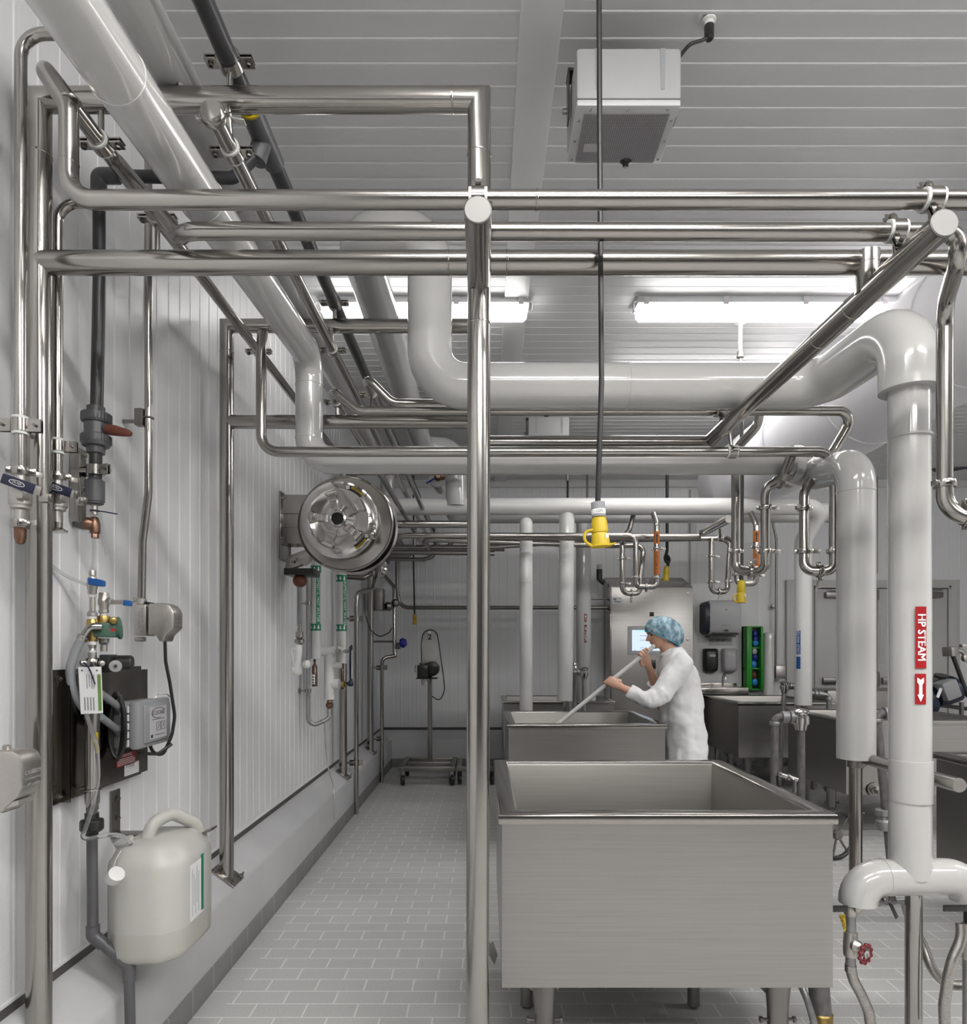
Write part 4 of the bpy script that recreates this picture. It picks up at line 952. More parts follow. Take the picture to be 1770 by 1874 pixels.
# spout
lathe(bm, [(.030, 0), (.030, .02), (.026, .026), (.026, .05), (.029, .052), (.029, .058), (.022, .060)], V((-1.125, 2.17, .795)), (-.35, -.2, 1), 24)
body = part('jug_body', bm, JUGM, jug, ang=50)
bm = B(); loft(bm, [jring(.482, .70, .84, .05), jring(.487, .88, .94), jring(.497, .97, .98), jring(.515, 1, 1), jring(.5802, 1, 1)]); part('filled_base', bm, LIQ, jug, 'slightly darker liquid level', ang=50)
bm = B(); tube(bm, [V((-1.105, 2.205, .80)), V((-1.085, 2.23, .885)), V((-1.05, 2.29, .902)), V((-1.0, 2.36, .850)), V((-.985, 2.375, .79))], .021, .05, 18); part('handle', bm, JUGM, jug)
bm = B(); lathe(bm, [(.0, 0), (.021, .001), (.023, .006), (.023, .034), (.019, .036)], P(205, 1592, 2.0), (.55, -.35, .55), 24); tube(bm, [P(208, 1570, 2.01), P(212, 1556, 2.04), P(222, 1540, 2.09)], .0012, 0, 6); part('cap', bm, WHITEP, jug)
xl = jc.x + .1228
ya = lambda px: abs(xl) * F / (CX - px)
bm = B(); bx(bm, xl, xl + .0008, 2.165, 2.265, .585, .765); lb = part('jug_label', bm, PAPER, jug)
bm = B(); bx(bm, xl + .0006, xl + .0012, 2.247, 2.266, .592, .776); part('label_stripe', bm, GREENL, lb)
bm = B()
for k in range(5): bx(bm, xl + .0006, xl + .0011, 2.178 + k * .012, 2.1805 + k * .012, .60 + .03 * (k % 2), .75 - .02 * (k % 3))
part('label_print', bm, INKG, lb)

# ============================================================ HOSE REEL AND WATER STATION
hrx, hry = P(632, 958, 4.4), 4.4
reel = thing('hose_reel', 'big polished steel hose reel on the left wall with its round cover facing us', 'hose reel', P(632, 1045, 4.4))
cR = P(632, 958, 4.21); R = L(87, 4.21)
bm = B(); lathe(bm, [(.05, .0), (R - .012, 0), (R - .004, -.006), (R, -.002), (R + .004, .008), (R, .016), (R - .006, .012), (.05, .012)], cR, (0, 1, 0), 64); part('front_flange', bm, STEEL, reel)
bm = B(); lathe(bm, [(.17, .012), (.17, .13)], cR, (0, 1, 0), 48); part('drum', bm, BLACK, reel)
bm = B(); lathe(bm, [(.05, .125), (R - .01, .125), (R + .003, .135), (R, .150), (.05, .14)], cR + V((.012, 0, -.004)), (0, 1, 0), 64); part('rear_flange', bm, STEEL, reel)
cC = P(619, 950, 4.12); Rc = L(70, 4.12)
bm = B()
lathe(bm, [(Rc, .07), (Rc + .006, .06), (Rc + .004, .02), (Rc - .01, .006), (Rc - .022, .0), (Rc * .80, -.004), (Rc * .74, .006), (Rc * .40, .010), (Rc * .30, -.006), (.055, -.016), (.052, -.03), (.040, -.032), (.036, -.028), (.036, 0)], cC, (0, 1, 0), 72)
part('cover', bm, CHROME, reel)
for k in range(5):
    a = 2 * PI * k / 5 + .55; d = V((math.cos(a), 0, math.sin(a))); s = V((-math.sin(a), 0, math.cos(a)))
    bm = B(); rings = []
    for rr, w, h in ((.05, .034, .012), (.09, .026, .022), (.13, .026, .022), (.165, .044, .014), (.175, .05, .004)):
        c = cC + d * rr + V((0, .004, 0)); rings.append([c - s * w, c - s * w * .7 + V((0, -h, 0)), c + s * w * .7 + V((0, -h, 0)), c + s * w])
    loft(bm, rings); part('cover_spoke', bm, CHROME, reel)
    bm = B()
    for j in range(4): c = cC + d * (.130 + j * .009) + V((0, -.022 + j * .002, 0)); box(bm, c, (.003, .004, .05), (d, V((0, 1, 0)), s), .001)
    part('spoke_ridges', bm, CHROME, reel)
bm = B(); lathe(bm, [(.036, 0), (0, .001)], cC + V((0, -.020, 0)), (0, 1, 0), 24); part('hub_opening', bm, DARK, reel)
for a0, lab in ((1.05, 'DANGER'), (-.75, 'DANGER')):
    bm = B(); bl = B(); prv = None; n = 8; r0, r1 = Rc * .80, Rc * .93; yy = cC.y - .0055
    for i in range(n + 1):
        a = a0 - .28 + .56 * i / n
        p = [bm.verts.new(V((cC.x + rr * math.cos(a), yy, cC.z + rr * math.sin(a)))) for rr in (r0, r1)]
        if prv: bm.faces.new((prv[0], p[0], p[1], prv[1]))
        prv = p
    st = part('danger_sticker', bm, BLACKP, reel)
    bm = B(); prv = None
    for i in range(n + 1):
        a = a0 - .28 + .40 * i / n
        p = [bm.verts.new(V((cC.x + rr * math.cos(a), yy - .0006, cC.z + rr * math.sin(a)))) for rr in ((r0 + r1) / 2, r1 - .002)]
        if prv: bm.faces.new((prv[0], p[0], p[1], prv[1]))
        prv = p
    part('sticker_band', bm, YELLOW, st)
    bm = B(); rm = (r0 + r1) / 2 + .006
    mp = lambda u, v: V((cC.x + (rm + v) * math.cos(a0 - .08 - u / rm), yy - .0012, cC.z + (rm + v) * math.sin(a0 - .08 - u / rm)))
    text_bm(bm, lab, .013, mp); part('sticker_lettering', bm, INK, st)
    bm = B(); c = V((cC.x + (r0 + r1) / 2 * math.cos(a0 + .22), yy - .0008, cC.z + (r0 + r1) / 2 * math.sin(a0 + .22))); box(bm, c, (.022, .001, .022)); part('sticker_pictogram', bm, PAPER, st)
bm = B(); c = P(680, 978, 4.10); lathe(bm, [(.022, 0), (.022, .02), (.012, .024)], c, (0, -1, 0), 6); lathe(bm, [(.018, 0), (.018, .02), (.010, .024)], c + V((.012, 0, .045)), (0, -1, 0), 6); box(bm, c + V((.006, .012, .022)), (.04, .02, .10), None, .005); part('latch', bm, STEEL, reel)
ww = XW
bm = B(); z0, z1 = P(0, 995, 4.3).z, P(0, 906, 4.3).z
bx(bm, ww, ww + .012, 4.27, 4.50, z0 - .1, z1 + .02, .002); bx(bm, ww + .01, P(575, 0, 4.3).x, 4.285, 4.297, z0, z1, .002); bx(bm, ww + .01, P(575, 0, 4.3).x, 4.44, 4.452, z0, z1, .002)
for k in range(2): bx(bm, ww + .01, P(570, 0, 4.3).x, 4.275, 4.285, z0 + .10 + k * .085, z0 + .115 + k * .085, .002)
br = part('wall_bracket', bm, STEEL, reel)
for zz in (912, 938, 960, 985):
    bm = B(); lathe(bm, [(.012, 0), (.012, .01), (.006, .01), (.006, .03)], V((ww + .012, 4.29, P(0, zz, 4.3).z)), (1, -.1, 0), 6); part('bracket_bolt', bm, STEEL, br)
bm = B(); prism(bm, [P(526, 1020, 4.25), P(536, 1014, 4.25), P(566, 1003, 4.25), P(585, 1010, 4.25), P(552, 1034, 4.25), P(540, 1038, 4.25), P(520, 1043, 4.25)], (0, .05, 0), .003)
prism(bm, [P(536, 1024, 4.24), P(588, 1000, 4.24), P(598, 1008, 4.24), P(560, 1036, 4.24)], (0, -.01, 0), .003); part('guide_arm', bm, STEEL, reel)
bm = B(); bx(bm, P(520, 0, 4.25).x, P(574, 0, 4.25).x, 4.24, 4.42, P(0, 1052, 4.25).z, P(0, 1040, 4.25).z, .004); part('hose_guide', bm, BLACKP, reel)
for px, py in ((536, 1028), (545, 1023)): bm = B(); lathe(bm, [(.010, 0), (.010, .006), (.006, .009)], P(px, py, 4.235), (0, -1, 0), 10); part('arm_bolt', bm, STEELD, reel)
bm = B(); ball(bm, P(549, 1063, 4.3), L(13, 4.3), (1, 1, .92)); part('hose_stop', bm, BROWN, reel)
bm = B(); cyl(bm, P(548, 1070, 4.3), P(548, 1142, 4.3), L(4.2, 4.3), 16); part('hose', bm, GREYP, reel)
stack(reel, 548, [('hose_swivel', STEEL, [(3.2, 1140), (4, 1144), (3, 1148), (4, 1152), (3.5, 1156)]), ('hose_coupling', STEEL, [(6.5, 1156), (7, 1166), (4.5, 1168), (9, 1171), (9, 1176), (5, 1178), (4, 1182), (3, 1190)])], 4.3)
gun = thing('spray_gun', 'white rubber spray gun hanging at the end of the reel hose', 'spray gun', P(548, 1232, 4.3))
bm = B(); lathe(bm, [(L(3, 4.3), 0), (L(6, 4.3), .01), (L(7.5, 4.3), .04), (L(6, 4.3), .10), (L(6.5, 4.3), .13), (L(9, 4.3), .16), (L(9, 4.3), .185), (L(5, 4.3), .20), (0, .202)], P(547, 1178, 4.3), (-.06, 0, -1), 20)
tube(bm, [P(547, 1222, 4.3), P(534, 1226, 4.28)], L(6, 4.3), 0, 16); lathe(bm, [(L(5, 4.3), 0), (L(7.5, 4.3), .01), (L(7.5, 4.3), .035), (L(4, 4.3), .04)], P(556, 1216, 4.28), (1, -.5, .1), 8); part('gun_body', bm, WHITEP, gun, ang=50)
bm = B(); tube(bm, [P(541, 1226, 4.29), P(533, 1190, 4.28), P(536, 1185, 4.28), P(545, 1192, 4.29)], L(1.6, 4.3), .02, 10); part('trigger', bm, WHITEP, gun)

def lab_pipe(label, px, Y, r, y0, y1, yl0, yl1, txt, off):
    c = P(px, 0, Y); t = thing('water_pipe', label, 'insulated pipe', P(px, y1, Y), 'white labelled water pipes')
    bm = B(); cyl(bm, P(px, y0, Y), P(px, y1, Y), r, 28); part('jacket', bm, JACKETM, t)
    zt, zb = P(0, yl0, Y).z, P(0, yl1, Y).z
    for zz in (zt, zb):
        bm = B(); lathe(bm, [(r, -.024), (r + .0015, -.024), (r + .0015, .024), (r, .024)], V((c.x, c.y, zz)), (0, 0, 1), 28); lb = part('arrow_band', bm, GREENL, t)
        bm = B()
        for k in range(3):
            mp = cyl_map(c.x, c.y, r + .0025, -.75 + k * .75, zz)
            vs = [bm.verts.new(mp(a, b)) for a, b in ((-.014, -.004), (-.014, .004), (.002, .004), (.002, .010), (.015, 0), (.002, -.010), (.002, -.004))]
            bm.faces.new(vs)
        part('white_arrows', bm, INKW, lb)
    bm = B(); cpatch(bm, c.x, c.y, r + .0012, off - .45, off + .45, zb, zt); lb = part('name_strip', bm, GREENL, t)
    bm = B(); text_bm(bm, txt, .030, cyl_map(c.x, c.y, r + .0022, off - .04, (zt + zb) / 2)); part('strip_lettering', bm, INKW, lb)
    return t
ws1 = lab_pipe('left white water pipe with green arrow bands under the hose reel', 578, 4.75, L(9, 4.75), 1020, 1205, 1042, 1148, 'DOMESTIC HOT WATER', .75)
ws2 = lab_pipe('right white water pipe with green arrow bands under the hose reel', 625, 4.9, L(9.2, 4.9), 1020, 1214, 1059, 1149, 'DOMESTIC HOT WATER', .95)
def thermo(label, px, y0, y1, Y, hw):
    t = thing('amber_thermometer', label, 'thermometer', P(px, y1, Y), 'brown bottle-shaped thermometers')
    ys = [(hw * .55, y0), (hw * .55, y0 + 4), (hw * .4, y0 + 5), (hw * .45, y0 + 9), (hw, y0 + 14), (hw, y1)]
    bm = B(); lathe(bm, [(L(w, Y), (y1 - y) * Y / F) for w, y in ys[::-1]], P(px, y1, Y), (0, 0, 1), 18); part('vial', bm, AMBER, t)
    return t
th = thermo('brown thermometer with paper label under the left water pipe', 576, 1206, 1256, 4.75, 4.8)
bm = B(); c = P(576, 0, 4.75); cpatch(bm, c.x, c.y, L(4.8, 4.75) + .001, -.9, .35, P(0, 1252, 4.75).z, P(0, 1234, 4.75).z); lb = part('paper_label', bm, PAPER, th)
bm = B()
for k in range(3): cpatch(bm, c.x, c.y, L(4.8, 4.75) + .002, -.7, .1, P(0, 1250 - k * 5, 4.75).z, P(0, 1248 - k * 5, 4.75).z)
part('label_print', bm, INK, lb)
thermo('slimmer brown thermometer beside the white mixing valve', 627, 1214, 1261, 4.85, 3.2)
mv = thing('mixing_valve', 'white insulated mixing valve assembly with brass outlet, under the water pipes', 'valve', P(603, 1282, 4.8))
bm = B(); cyl(bm, P(603, 1192, 4.8), P(603, 1280, 4.8), L(9.5, 4.8), 24); tube(bm, [P(583, 1193, 4.78), P(614, 1191, 4.8)], L(8, 4.8), 0, 20); cyl(bm, P(605, 1218, 4.8), P(624, 1217, 4.78), L(5.5, 4.8), 18); lathe(bm, [(L(9, 4.8), 0), (L(9.5, 4.8), .06), (L(7, 4.8), .062)], P(606, 1252, 4.8), (1, -.12, 0), 22); cyl(bm, P(617, 1188, 4.82), P(628, 1190, 4.84), L(6, 4.8), 16); part('insulated_body', bm, JACKETM, mv)
bm = B(); lathe(bm, [(L(6, 4.8), 0), (L(6, 4.8), .02), (L(3, 4.8), .024), (L(3.5, 4.8), .05), (L(2.5, 4.8), .06)], P(626, 1252, 4.78), (1, -.1, 0), 12); part('brass_outlet', bm, BRASS, mv)
bm = B(); lathe(bm, [(L(4, 4.8), 0), (L(5, 4.8), .01), (L(4, 4.8), .03)], P(616, 1192, 4.76), (1, -.5, 0), 8); lathe(bm, [(L(3, 4.8), 0), (L(4, 4.8), .01), (L(3, 4.8), .03)], P(630, 1192, 4.76), (1, -.5, 0), 8); part('test_cock', bm, CAST, mv)
th = thing('stick_thermometer', 'dark blue stick thermometer with white scale beside the brass outlet', 'thermometer', P(642, 1256, 4.76))
bm = B(); bx(bm, P(639.5, 0, 4.76).x, P(645, 0, 4.76).x, 4.75, 4.775, P(0, 1246, 4.76).z, P(0, 1184, 4.76).z, .003); prism(bm, [P(639.5, 1184, 4.75), P(645, 1184, 4.75), P(643, 1180, 4.75)], (0, .025, 0)); lathe(bm, [(.014, 0), (.018, .01), (.018, .03), (.012, .04)], P(642, 1256, 4.76), (0, 0, 1), 14); cyl(bm, P(634, 1251, 4.77), P(642, 1251, 4.76), .012, 12); part('case', bm, NAVY, th)
bm = B(); bx(bm, P(643.6, 0, 4.75).x, P(644.9, 0, 4.75).x, 4.747, 4.7495, P(0, 1242, 4.76).z, P(0, 1190, 4.76).z); part('scale', bm, PAPER, th)
dp = pipe('bare grey pipe loop rising beside the left water pipe, with clip on the wall', [P(603, 1284, 4.8), P(604, 1314, 4.8), P(564, 1333, 4.72), P(564, 1250, 4.72), P(564, 1050, 4.72)], L(3.8, 4.72), .05, GALV, 'steel_pipe', 16, None)
stack(dp, 603, [('check_valve', BRONZE, [(3, 1280), (4.5, 1283), (4.5, 1286), (6.5, 1288), (6.5, 1293), (4, 1296), (3, 1298)]), ('fitting', CAST, [(4.2, 1298), (4.2, 1303), (3.6, 1305), (4.2, 1308), (4, 1313)])], 4.8)
for yy in (1104, 1264):
    bm = B(); c = P(564, yy, 4.72); lathe(bm, [(.0145, -.013), (.021, -.013), (.021, .013), (.0145, .013)], c, (0, 0, 1), 16); cyl(bm, V((XW, c.y, c.z)), c - V((.02, 0, 0)), .006, 10); lathe(bm, [(.02, 0), (.02, .012), (.008, .016)], V((XW, c.y, c.z)), (1, 0, 0), 6); part('wall_clip', bm, STEEL, dp)
cw = pipe('thin bare conduit lead hanging down to the curb below the grey pipe loop', [P(594, 1318, 4.82), P(597, 1395, 5.38), P(611, 1440, 5.10), P(612, 1500, 5.06)], .0035, .1, CAST, 'wire', 8, None)
# ============================================================ VATS
def vat(label, x0, x1, y0, y1, zt=.9, zb=.342, rim=.062, legs=None, taper=0.0, mm=STEELV):
    t = thing('vat', label, 'vat', ((x0 + x1) / 2, (y0 + y1) / 2, 0), 'square stainless vats')
    g = .012
    def rect(a, z, n=1): return [V((x0 + a, y0 + a, z)), V((x1 - a, y0 + a, z)), V((x1 - a, y1 - a, z)), V((x0 + a, y1 - a, z))]
    bm = B()
    prof = [(g, zb), (g, zt - .032), ]
    rings = [rect(g + taper, zb), rect(g, zt - .03)]
    loft(bm, rings, False)
    # bottom, slightly dished
    v = [bm.verts.new(p) for p in rect(g + taper, zb)]; v2 = [bm.verts.new(p) for p in rect(.25, zb - .05)]
    for k in range(4): bm.faces.new((v[k], v[(k + 1) % 4], v2[(k + 1) % 4], v2[k]))
    bm.faces.new(v2)
    part('outer_shell', bm, mm, t)
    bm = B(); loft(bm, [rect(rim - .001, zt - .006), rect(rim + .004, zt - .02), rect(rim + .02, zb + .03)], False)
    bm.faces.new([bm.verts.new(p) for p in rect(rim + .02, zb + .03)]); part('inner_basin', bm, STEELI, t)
    bm = B()
    loft(bm, [rect(g, zt - .034), rect(.002, zt - .034), rect(0, zt - .030), rect(0, zt - .008), rect(.003, zt - .002), rect(.009, zt), rect(rim - .006, zt), rect(rim, zt - .004), rect(rim, zt - .02)], False)
    part('rolled_rim', bm, STEEL, t, ang=60)
    for (lx, ly) in legs or ((x0 + .15, y0 + .13), (x1 - .15, y0 + .13), (x0 + .15, y1 - .5), (x1 - .28, y1 - .5)):
        bm = B(); zz = zb + taper * 0
        lathe(bm, [(.044, 0), (.042, .04), (.036, .10), (.034, .14), (.034, .20), (.024, .21), (.024, zz - .03), (.026, zz - .012), (.018, zz - .002)], V((lx, ly, zz)), (0, 0, -1), 24)
        lg = part('leg', bm, STEELD, t)
        bm = B()
        for sg in (-1, 1): lathe(bm, [(.006, 0), (.006, .018), (.011, .018), (.011, .026)], V((lx + sg * .034, ly, zz - .165)), (sg, 0, 0), 8)
        part('leg_bolt', bm, STEELD, lg)
        bm = B()
        for sg in (-1, 1): prism(bm, [V((lx + sg * .03, ly + .02, zz)), V((lx + sg * .11, ly + .02, zz)), V((lx + sg * .085, ly + .02, zz - .035)), V((lx + sg * .03, ly + .02, zz - .09))], (0, .005, 0))
        part('gusset', bm, STEELD, lg)
    return t
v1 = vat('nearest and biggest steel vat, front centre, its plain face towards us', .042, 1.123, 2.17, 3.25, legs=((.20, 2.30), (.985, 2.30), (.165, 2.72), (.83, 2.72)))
bm = B(); tube(bm, [V((1.05, 2.62, .30)), V((1.19, 2.45, .30)), V((1.20, 2.44, .12)), V((1.205, 2.43, 0.02))], .036, .05, 20); part('drain_elbow', bm, RUSTY, v1)
bm = B(); lathe(bm, [(.036, 0), (.042, .004), (.042, .02), (.032, .024), (.032, .05), (.04, .054), (.04, .075), (.036, .08)], V((1.20, 2.44, .05)), (0, 0, 1), 20); part('drain_union', bm, BRASS, v1)
bm = B(); tube(bm, [V((1.10, 2.5, .30)), V((1.13, 2.40, .2)), V((1.16, 2.36, .05)), V((1.17, 2.35, .01))], .012, .1, 12); part('drain_hose', bm, GALV, v1)
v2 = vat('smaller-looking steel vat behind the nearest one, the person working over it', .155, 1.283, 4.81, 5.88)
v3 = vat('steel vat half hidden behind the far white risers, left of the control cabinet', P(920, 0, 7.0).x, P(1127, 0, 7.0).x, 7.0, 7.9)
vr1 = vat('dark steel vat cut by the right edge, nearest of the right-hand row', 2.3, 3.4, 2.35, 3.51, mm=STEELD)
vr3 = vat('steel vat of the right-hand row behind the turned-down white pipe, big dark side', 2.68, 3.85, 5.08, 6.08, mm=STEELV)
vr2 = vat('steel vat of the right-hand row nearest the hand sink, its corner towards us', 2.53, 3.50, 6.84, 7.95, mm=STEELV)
bm = B(); lathe(bm, [(.05, 0), (.05, .006), (.035, .008), (.035, .03), (.022, .034), (.022, .09)], P(1600, 1445, 5.08), (0, -1, 0), 24); part('outlet_port', bm, STEEL, vr3)
for yy in (1300, 1316):
    pass
cab = thing('low_steel_bench', 'dark low steel bench between the right-hand vats and the double door', 'bench', (4.1, 7.6, 0))
bm = B(); bx(bm, P(1515, 0, 7.2).x, P(1715, 0, 7.2).x, 7.2, 7.8, .25, P(0, 1264, 7.2).z, .01); part('body', bm, STEELD, cab)
for px in (1520, 1705):
    for yy in (7.25, 7.75): bm = B(); cyl(bm, V((P(px, 0, 7.3).x, yy, .26)), V((P(px, 0, 7.3).x, yy, 0)), .02, 12); part('leg', bm, STEELD, cab)
# footplate left of the big vat
bm = B(); prism(bm, [P(889, 1737, 2.9), P(903, 1724, 2.9), P(911, 1748, 2.9), P(905, 1766, 2.9)], (0, .01, 0)); lathe(bm, [(.012, 0), (.012, .01), (.006, .012), (.006, .03)], P(893, 1728, 2.88), (-.6, -.3, .5), 6)
o = solo('anchor_plate', bm, STEEL, 'small bright anchor plate low between the column and the biggest vat', 'plate')
o.location.z = max(.0, o.location.z * 1.0)
# spoked wheel
wl = thing('hand_truck_wheel', 'dark spoked wheel on the floor behind the right end of the biggest vat', 'wheel', P(1530, 1525, 5.0))
wc = P(1532, 1478, 4.62); wr = L(42, 4.62); wax = V((.35, -1, 0)).normalized()
wc.z = wr + .016
bm = B(); torus(bm, wc, wax, wr, .015, 36, 10); part('tyre', bm, BLACK, wl)
bm = B(); lathe(bm, [(.03, -.02), (.035, 0), (.03, .02)], wc, wax, 16); X, Y_, Z = basis(wax)
for k in range(7):
    a = 2 * PI * k / 7 + .2; d = X * math.cos(a) + Y_ * math.sin(a); cyl(bm, wc + d * .02, wc + d * (wr - .005), .008, 8)
part('spokes', bm, STEELD, wl)

# ============================================================ CEILING SPEAKERS
def speaker(label, Y, x0, x1, zt):
    t = thing('ceiling_speaker', label, 'speaker', ((x0 + x1) / 2, Y + .13, zt), 'grey ceiling speakers')
    w = x1 - x0; k = w / .345; zb = zt - .19 * k; yb = Y + .265 * k
    bm = B(); bx(bm, x0, x1, Y, yb, zb + .022 * k, zt, .012 * k); part('cabinet', bm, SPK, t)
    bm = B(); bx(bm, x0 + .002, x1 - .002, Y + .002, yb, zb, zb + .0215 * k, .006 * k); part('grille_frame', bm, LGREY, t)
    bm = B()
    bx(bm, x0 + .032 * k, x1 - .032 * k, Y + .038 * k, yb - .006 * k, zb - .0012, zb + .001); part('grille_back', bm, BLACKP, t)
    bm = B(); nx, ny = 38, 36; gx0, gx1, gy0, gy1 = x0 + .03 * k, x1 - .03 * k, Y + .036 * k, yb - .004 * k
    for i in range(nx + 1): xx = gx0 + (gx1 - gx0) * i / nx; box(bm, V((xx, (gy0 + gy1) / 2, zb - .002)), (.0022 * k, gy1 - gy0, .0015))
    for j in range(ny + 1): yy = gy0 + (gy1 - gy0) * j / ny; box(bm, V(((gx0 + gx1) / 2, yy, zb - .002)), (gx1 - gx0, .0022 * k, .0015))
    box(bm, V((x0 + .075 * k, yb - .08 * k, zb - .003)), (.05 * k, .04 * k, .002)); part('grille_mesh', bm, LGREYW, t)
    for xx in (x0 + .2 * w, x0 + .82 * w):
        bm = B(); prism(bm, [V((xx - .009 * k, Y - .0015, zt - .005)), V((xx + .009 * k, Y - .0015, zt - .005)), V((xx + .006 * k, Y - .0015, zt - .14 * k)), V((xx - .006 * k, Y - .0015, zt - .14 * k))], (0, .012, 0)); part('groove', bm, GREYP, t)
    for px in (.14, .5, .88): bm = B(); lathe(bm, [(.005 * k, 0), (.003 * k, .003)], V((x0 + w * px, Y + .02 * k, zb)), (0, 0, -1), 8); part('screw', bm, STEEL, t)
    for sx in (x0 + .016 * k, x1 - .016 * k):
        for f in (.25, .6, .93): bm = B(); lathe(bm, [(.005 * k, 0), (.003 * k, .003)], V((sx, Y + (yb - Y) * f, zb)), (0, 0, -1), 8); part('screw', bm, STEEL, t)
    bm = B(); zc = zt + .03 * k; hy = Y + .14 * k
    cyl(bm, V(((x0 + x1) / 2, Y + .225 * k, zt + .01)), V(((x0 + x1) / 2, Y + .225 * k, ZC)), .02, 14)
    bx(bm, (x0 + x1) / 2 - .03, (x0 + x1) / 2 + .03, hy, Y + .24 * k, zt + .018 * k, zt + .027 * k)
    for sx, s in ((x0 - .012 * k, -1), (x1 + .012 * k, 1)):
        prism(bm, [V((sx, hy - .03 * k, zc - .01)), V((sx, hy + .03 * k, zc - .01)), V((sx, hy + .02 * k, zb + .05)), V((sx, hy - .02 * k, zb + .05))], (.004, 0, 0))
    bx(bm, x0 - .014 * k, x1 + .014 * k, hy - .03 * k, hy + .03 * k, zc - .012 * k, zc - .003 * k)
    part('bracket', bm, BLACKP, t)
    bm = B(); cyl(bm, V((x0 - .03 * k, hy, zt - .10 * k)), V((x0 - .012 * k, hy, zt - .10 * k)), .009, 10); part('bracket_knob', bm, STEEL, t)
    bm = B(); lathe(bm, [(.022 * k, 0), (.02 * k, .006), (.012 * k, .010), (.010 * k, .02)], V((x0 + .62 * w, yb - .01, zb)), (0, .3, -1), 14); part('cable_gland', bm, BLACKP, t)
    return t, zt
sp, _ = speaker('big grey speaker box hung from the ceiling beside the black cable', 2.2, P(1055, 0, 2.2).x, P(1248, 0, 2.2).x, P(0, 86, 2.2).z)
bm = B(); tube(bm, [V((.42, 2.33, P(0, 86, 2.2).z + .012)), V((.62, 2.30, P(0, 86, 2.2).z + .012)), P(1262, 81, 2.26), P(1285, 74, 2.27), P(1296, 68, 2.27)], .006, .04, 10); part('speaker_lead', bm, BLACK, sp)
bm = B(); c = P(1298, 48, 2.272); lathe(bm, [(.010, -.046), (.0155, -.040), (.0165, .0), (.014, .004)], c, (0, 0, 1), 16); part('lead_gland', bm, BLACKP, sp)
bm = B(); lathe(bm, [(.0155, 0), (.0155, .012), (.023, .015), (.0235, .02)], c + V((0, 0, .0)), (0, 0, 1), 18); part('ceiling_bush', bm, WHITEP, sp)
speaker('far small grey speaker box under the ceiling, right of the column', 5.67, P(967, 0, 5.67).x, P(1042, 0, 5.67).x, P(0, 762, 5.67).z)

# ============================================================ DUCT
dx, dz, drr = 2.45, 3.06, .335
duct = thing('air_duct', 'large white fabric air duct running away under the ceiling at the right', 'air duct', (dx, 4, dz))
bm = B(); lathe(bm, [(0, 0)] + [(drr * (1 + .006 * math.sin(i * 1.9)), .02 + 5.6 * i / 40) for i in range(41)] + [(drr * .8, 5.66), (0, 5.68)], V((dx, 1.2, dz)), (0, 1, 0), 48); part('sleeve', bm, DUCT, duct)
for yy in (2.6, 3.4, 4.3, 5.2):
    bm = B(); torus(bm, V((dx, yy, dz)), (0, 1, 0), drr + .003, .004, 48, 6); part('seam', bm, DUCT, duct)
bm = B(); bx(bm, dx - .012, dx + .012, 1.2, 6.8, dz + drr - .004, ZC, .002); part('hanging_rail', bm, LGREY, duct)

# ============================================================ CABLES WITH YELLOW PLUGS
def drop_cable(label, pts, r, px, ytop, ybot, Y, grey=True, tilt=(0.06, 0, -1), loop=True, lab=True):
    t = thing('drop_cord', label, 'power cord', pts[0], 'hanging cords with yellow connectors')
    bm = B(); tube(bm, pts, r, .12, 12); part('cord', bm, BLACK, t)
    Lh = (ybot - ytop) * Y / F; c = P(px, ytop, Y); ax = V(tilt).normalized(); k = Lh / .165
    if grey:
        bm = B(); lathe(bm, [(.012 * k, 0), (.025 * k, .002), (.025 * k, .056 * k)], c, ax, 24); part('collar', bm, GREYP, t)
        bm = B(); lathe(bm, [(.0255 * k, .029 * k), (.026 * k, .03 * k), (.026 * k, .046 * k), (.0255 * k, .047 * k)], c, ax, 24); lb = part('voltage_label', bm, PAPER, t)
        bm = B(); X = V((1, 0, .06)).normalized()
        text_bm(bm, '120V', .014 * k, lambda a, b: c + ax * (.038 * k - b) + X * ((.0268 * k) * math.sin(a / (.0268 * k) + .05)) + V((0, -1, 0)) * (.0268 * k * math.cos(a / (.0268 * k) + .05))); part('label_lettering', bm, INK, lb)
        s0 = .055 * k
    else: s0 = 0
    bm = B(); H = Lh - s0
    lathe(bm, [(.018 * k, s0), (.026 * k, s0 + .004), (.026 * k, s0 + H * .12), (.0285 * k, s0 + H * .16), (.031 * k, s0 + H * .52), (.028 * k, s0 + H * .55), (.031 * k, s0 + H * .60), (.034 * k, s0 + H * .94), (.038 * k, s0 + H * .96), (.038 * k, s0 + H), (.026 * k, s0 + H)], c, ax, 28)
    bd = part('connector', bm, YELLOW, t)
    if loop:
        bm = B(); e = c + ax * (s0 + H * .98)
        tube(bm, [e + V((.02, -.004, .004)) * k, e + V((-.028, -.012, -.004)) * k, e + V((-.060, -.01, .015)) * k, e + V((-.062, -.01, .05)) * k, e + V((-.03, -.012, .058)) * k], .0055 * k, .025 * k, 10); prism(bm, [e + V((.02, -.03, .004)) * k, e + V((.052, -.02, .012)) * k, e + V((.052, .02, .012)) * k, e + V((.02, .03, .004)) * k], V((0, 0, -.005)) * k); part('cap_strap', bm, YELLOW, t)
    if lab:
        bm = B(); cpatch(bm, (c + ax * (s0 + H * .6)).x, c.y, .0345 * k, .45, .9, (c + ax * (s0 + H * .74)).z, (c + ax * (s0 + H * .6)).z); part('white_sticker', bm, PAPER, t)
    return t
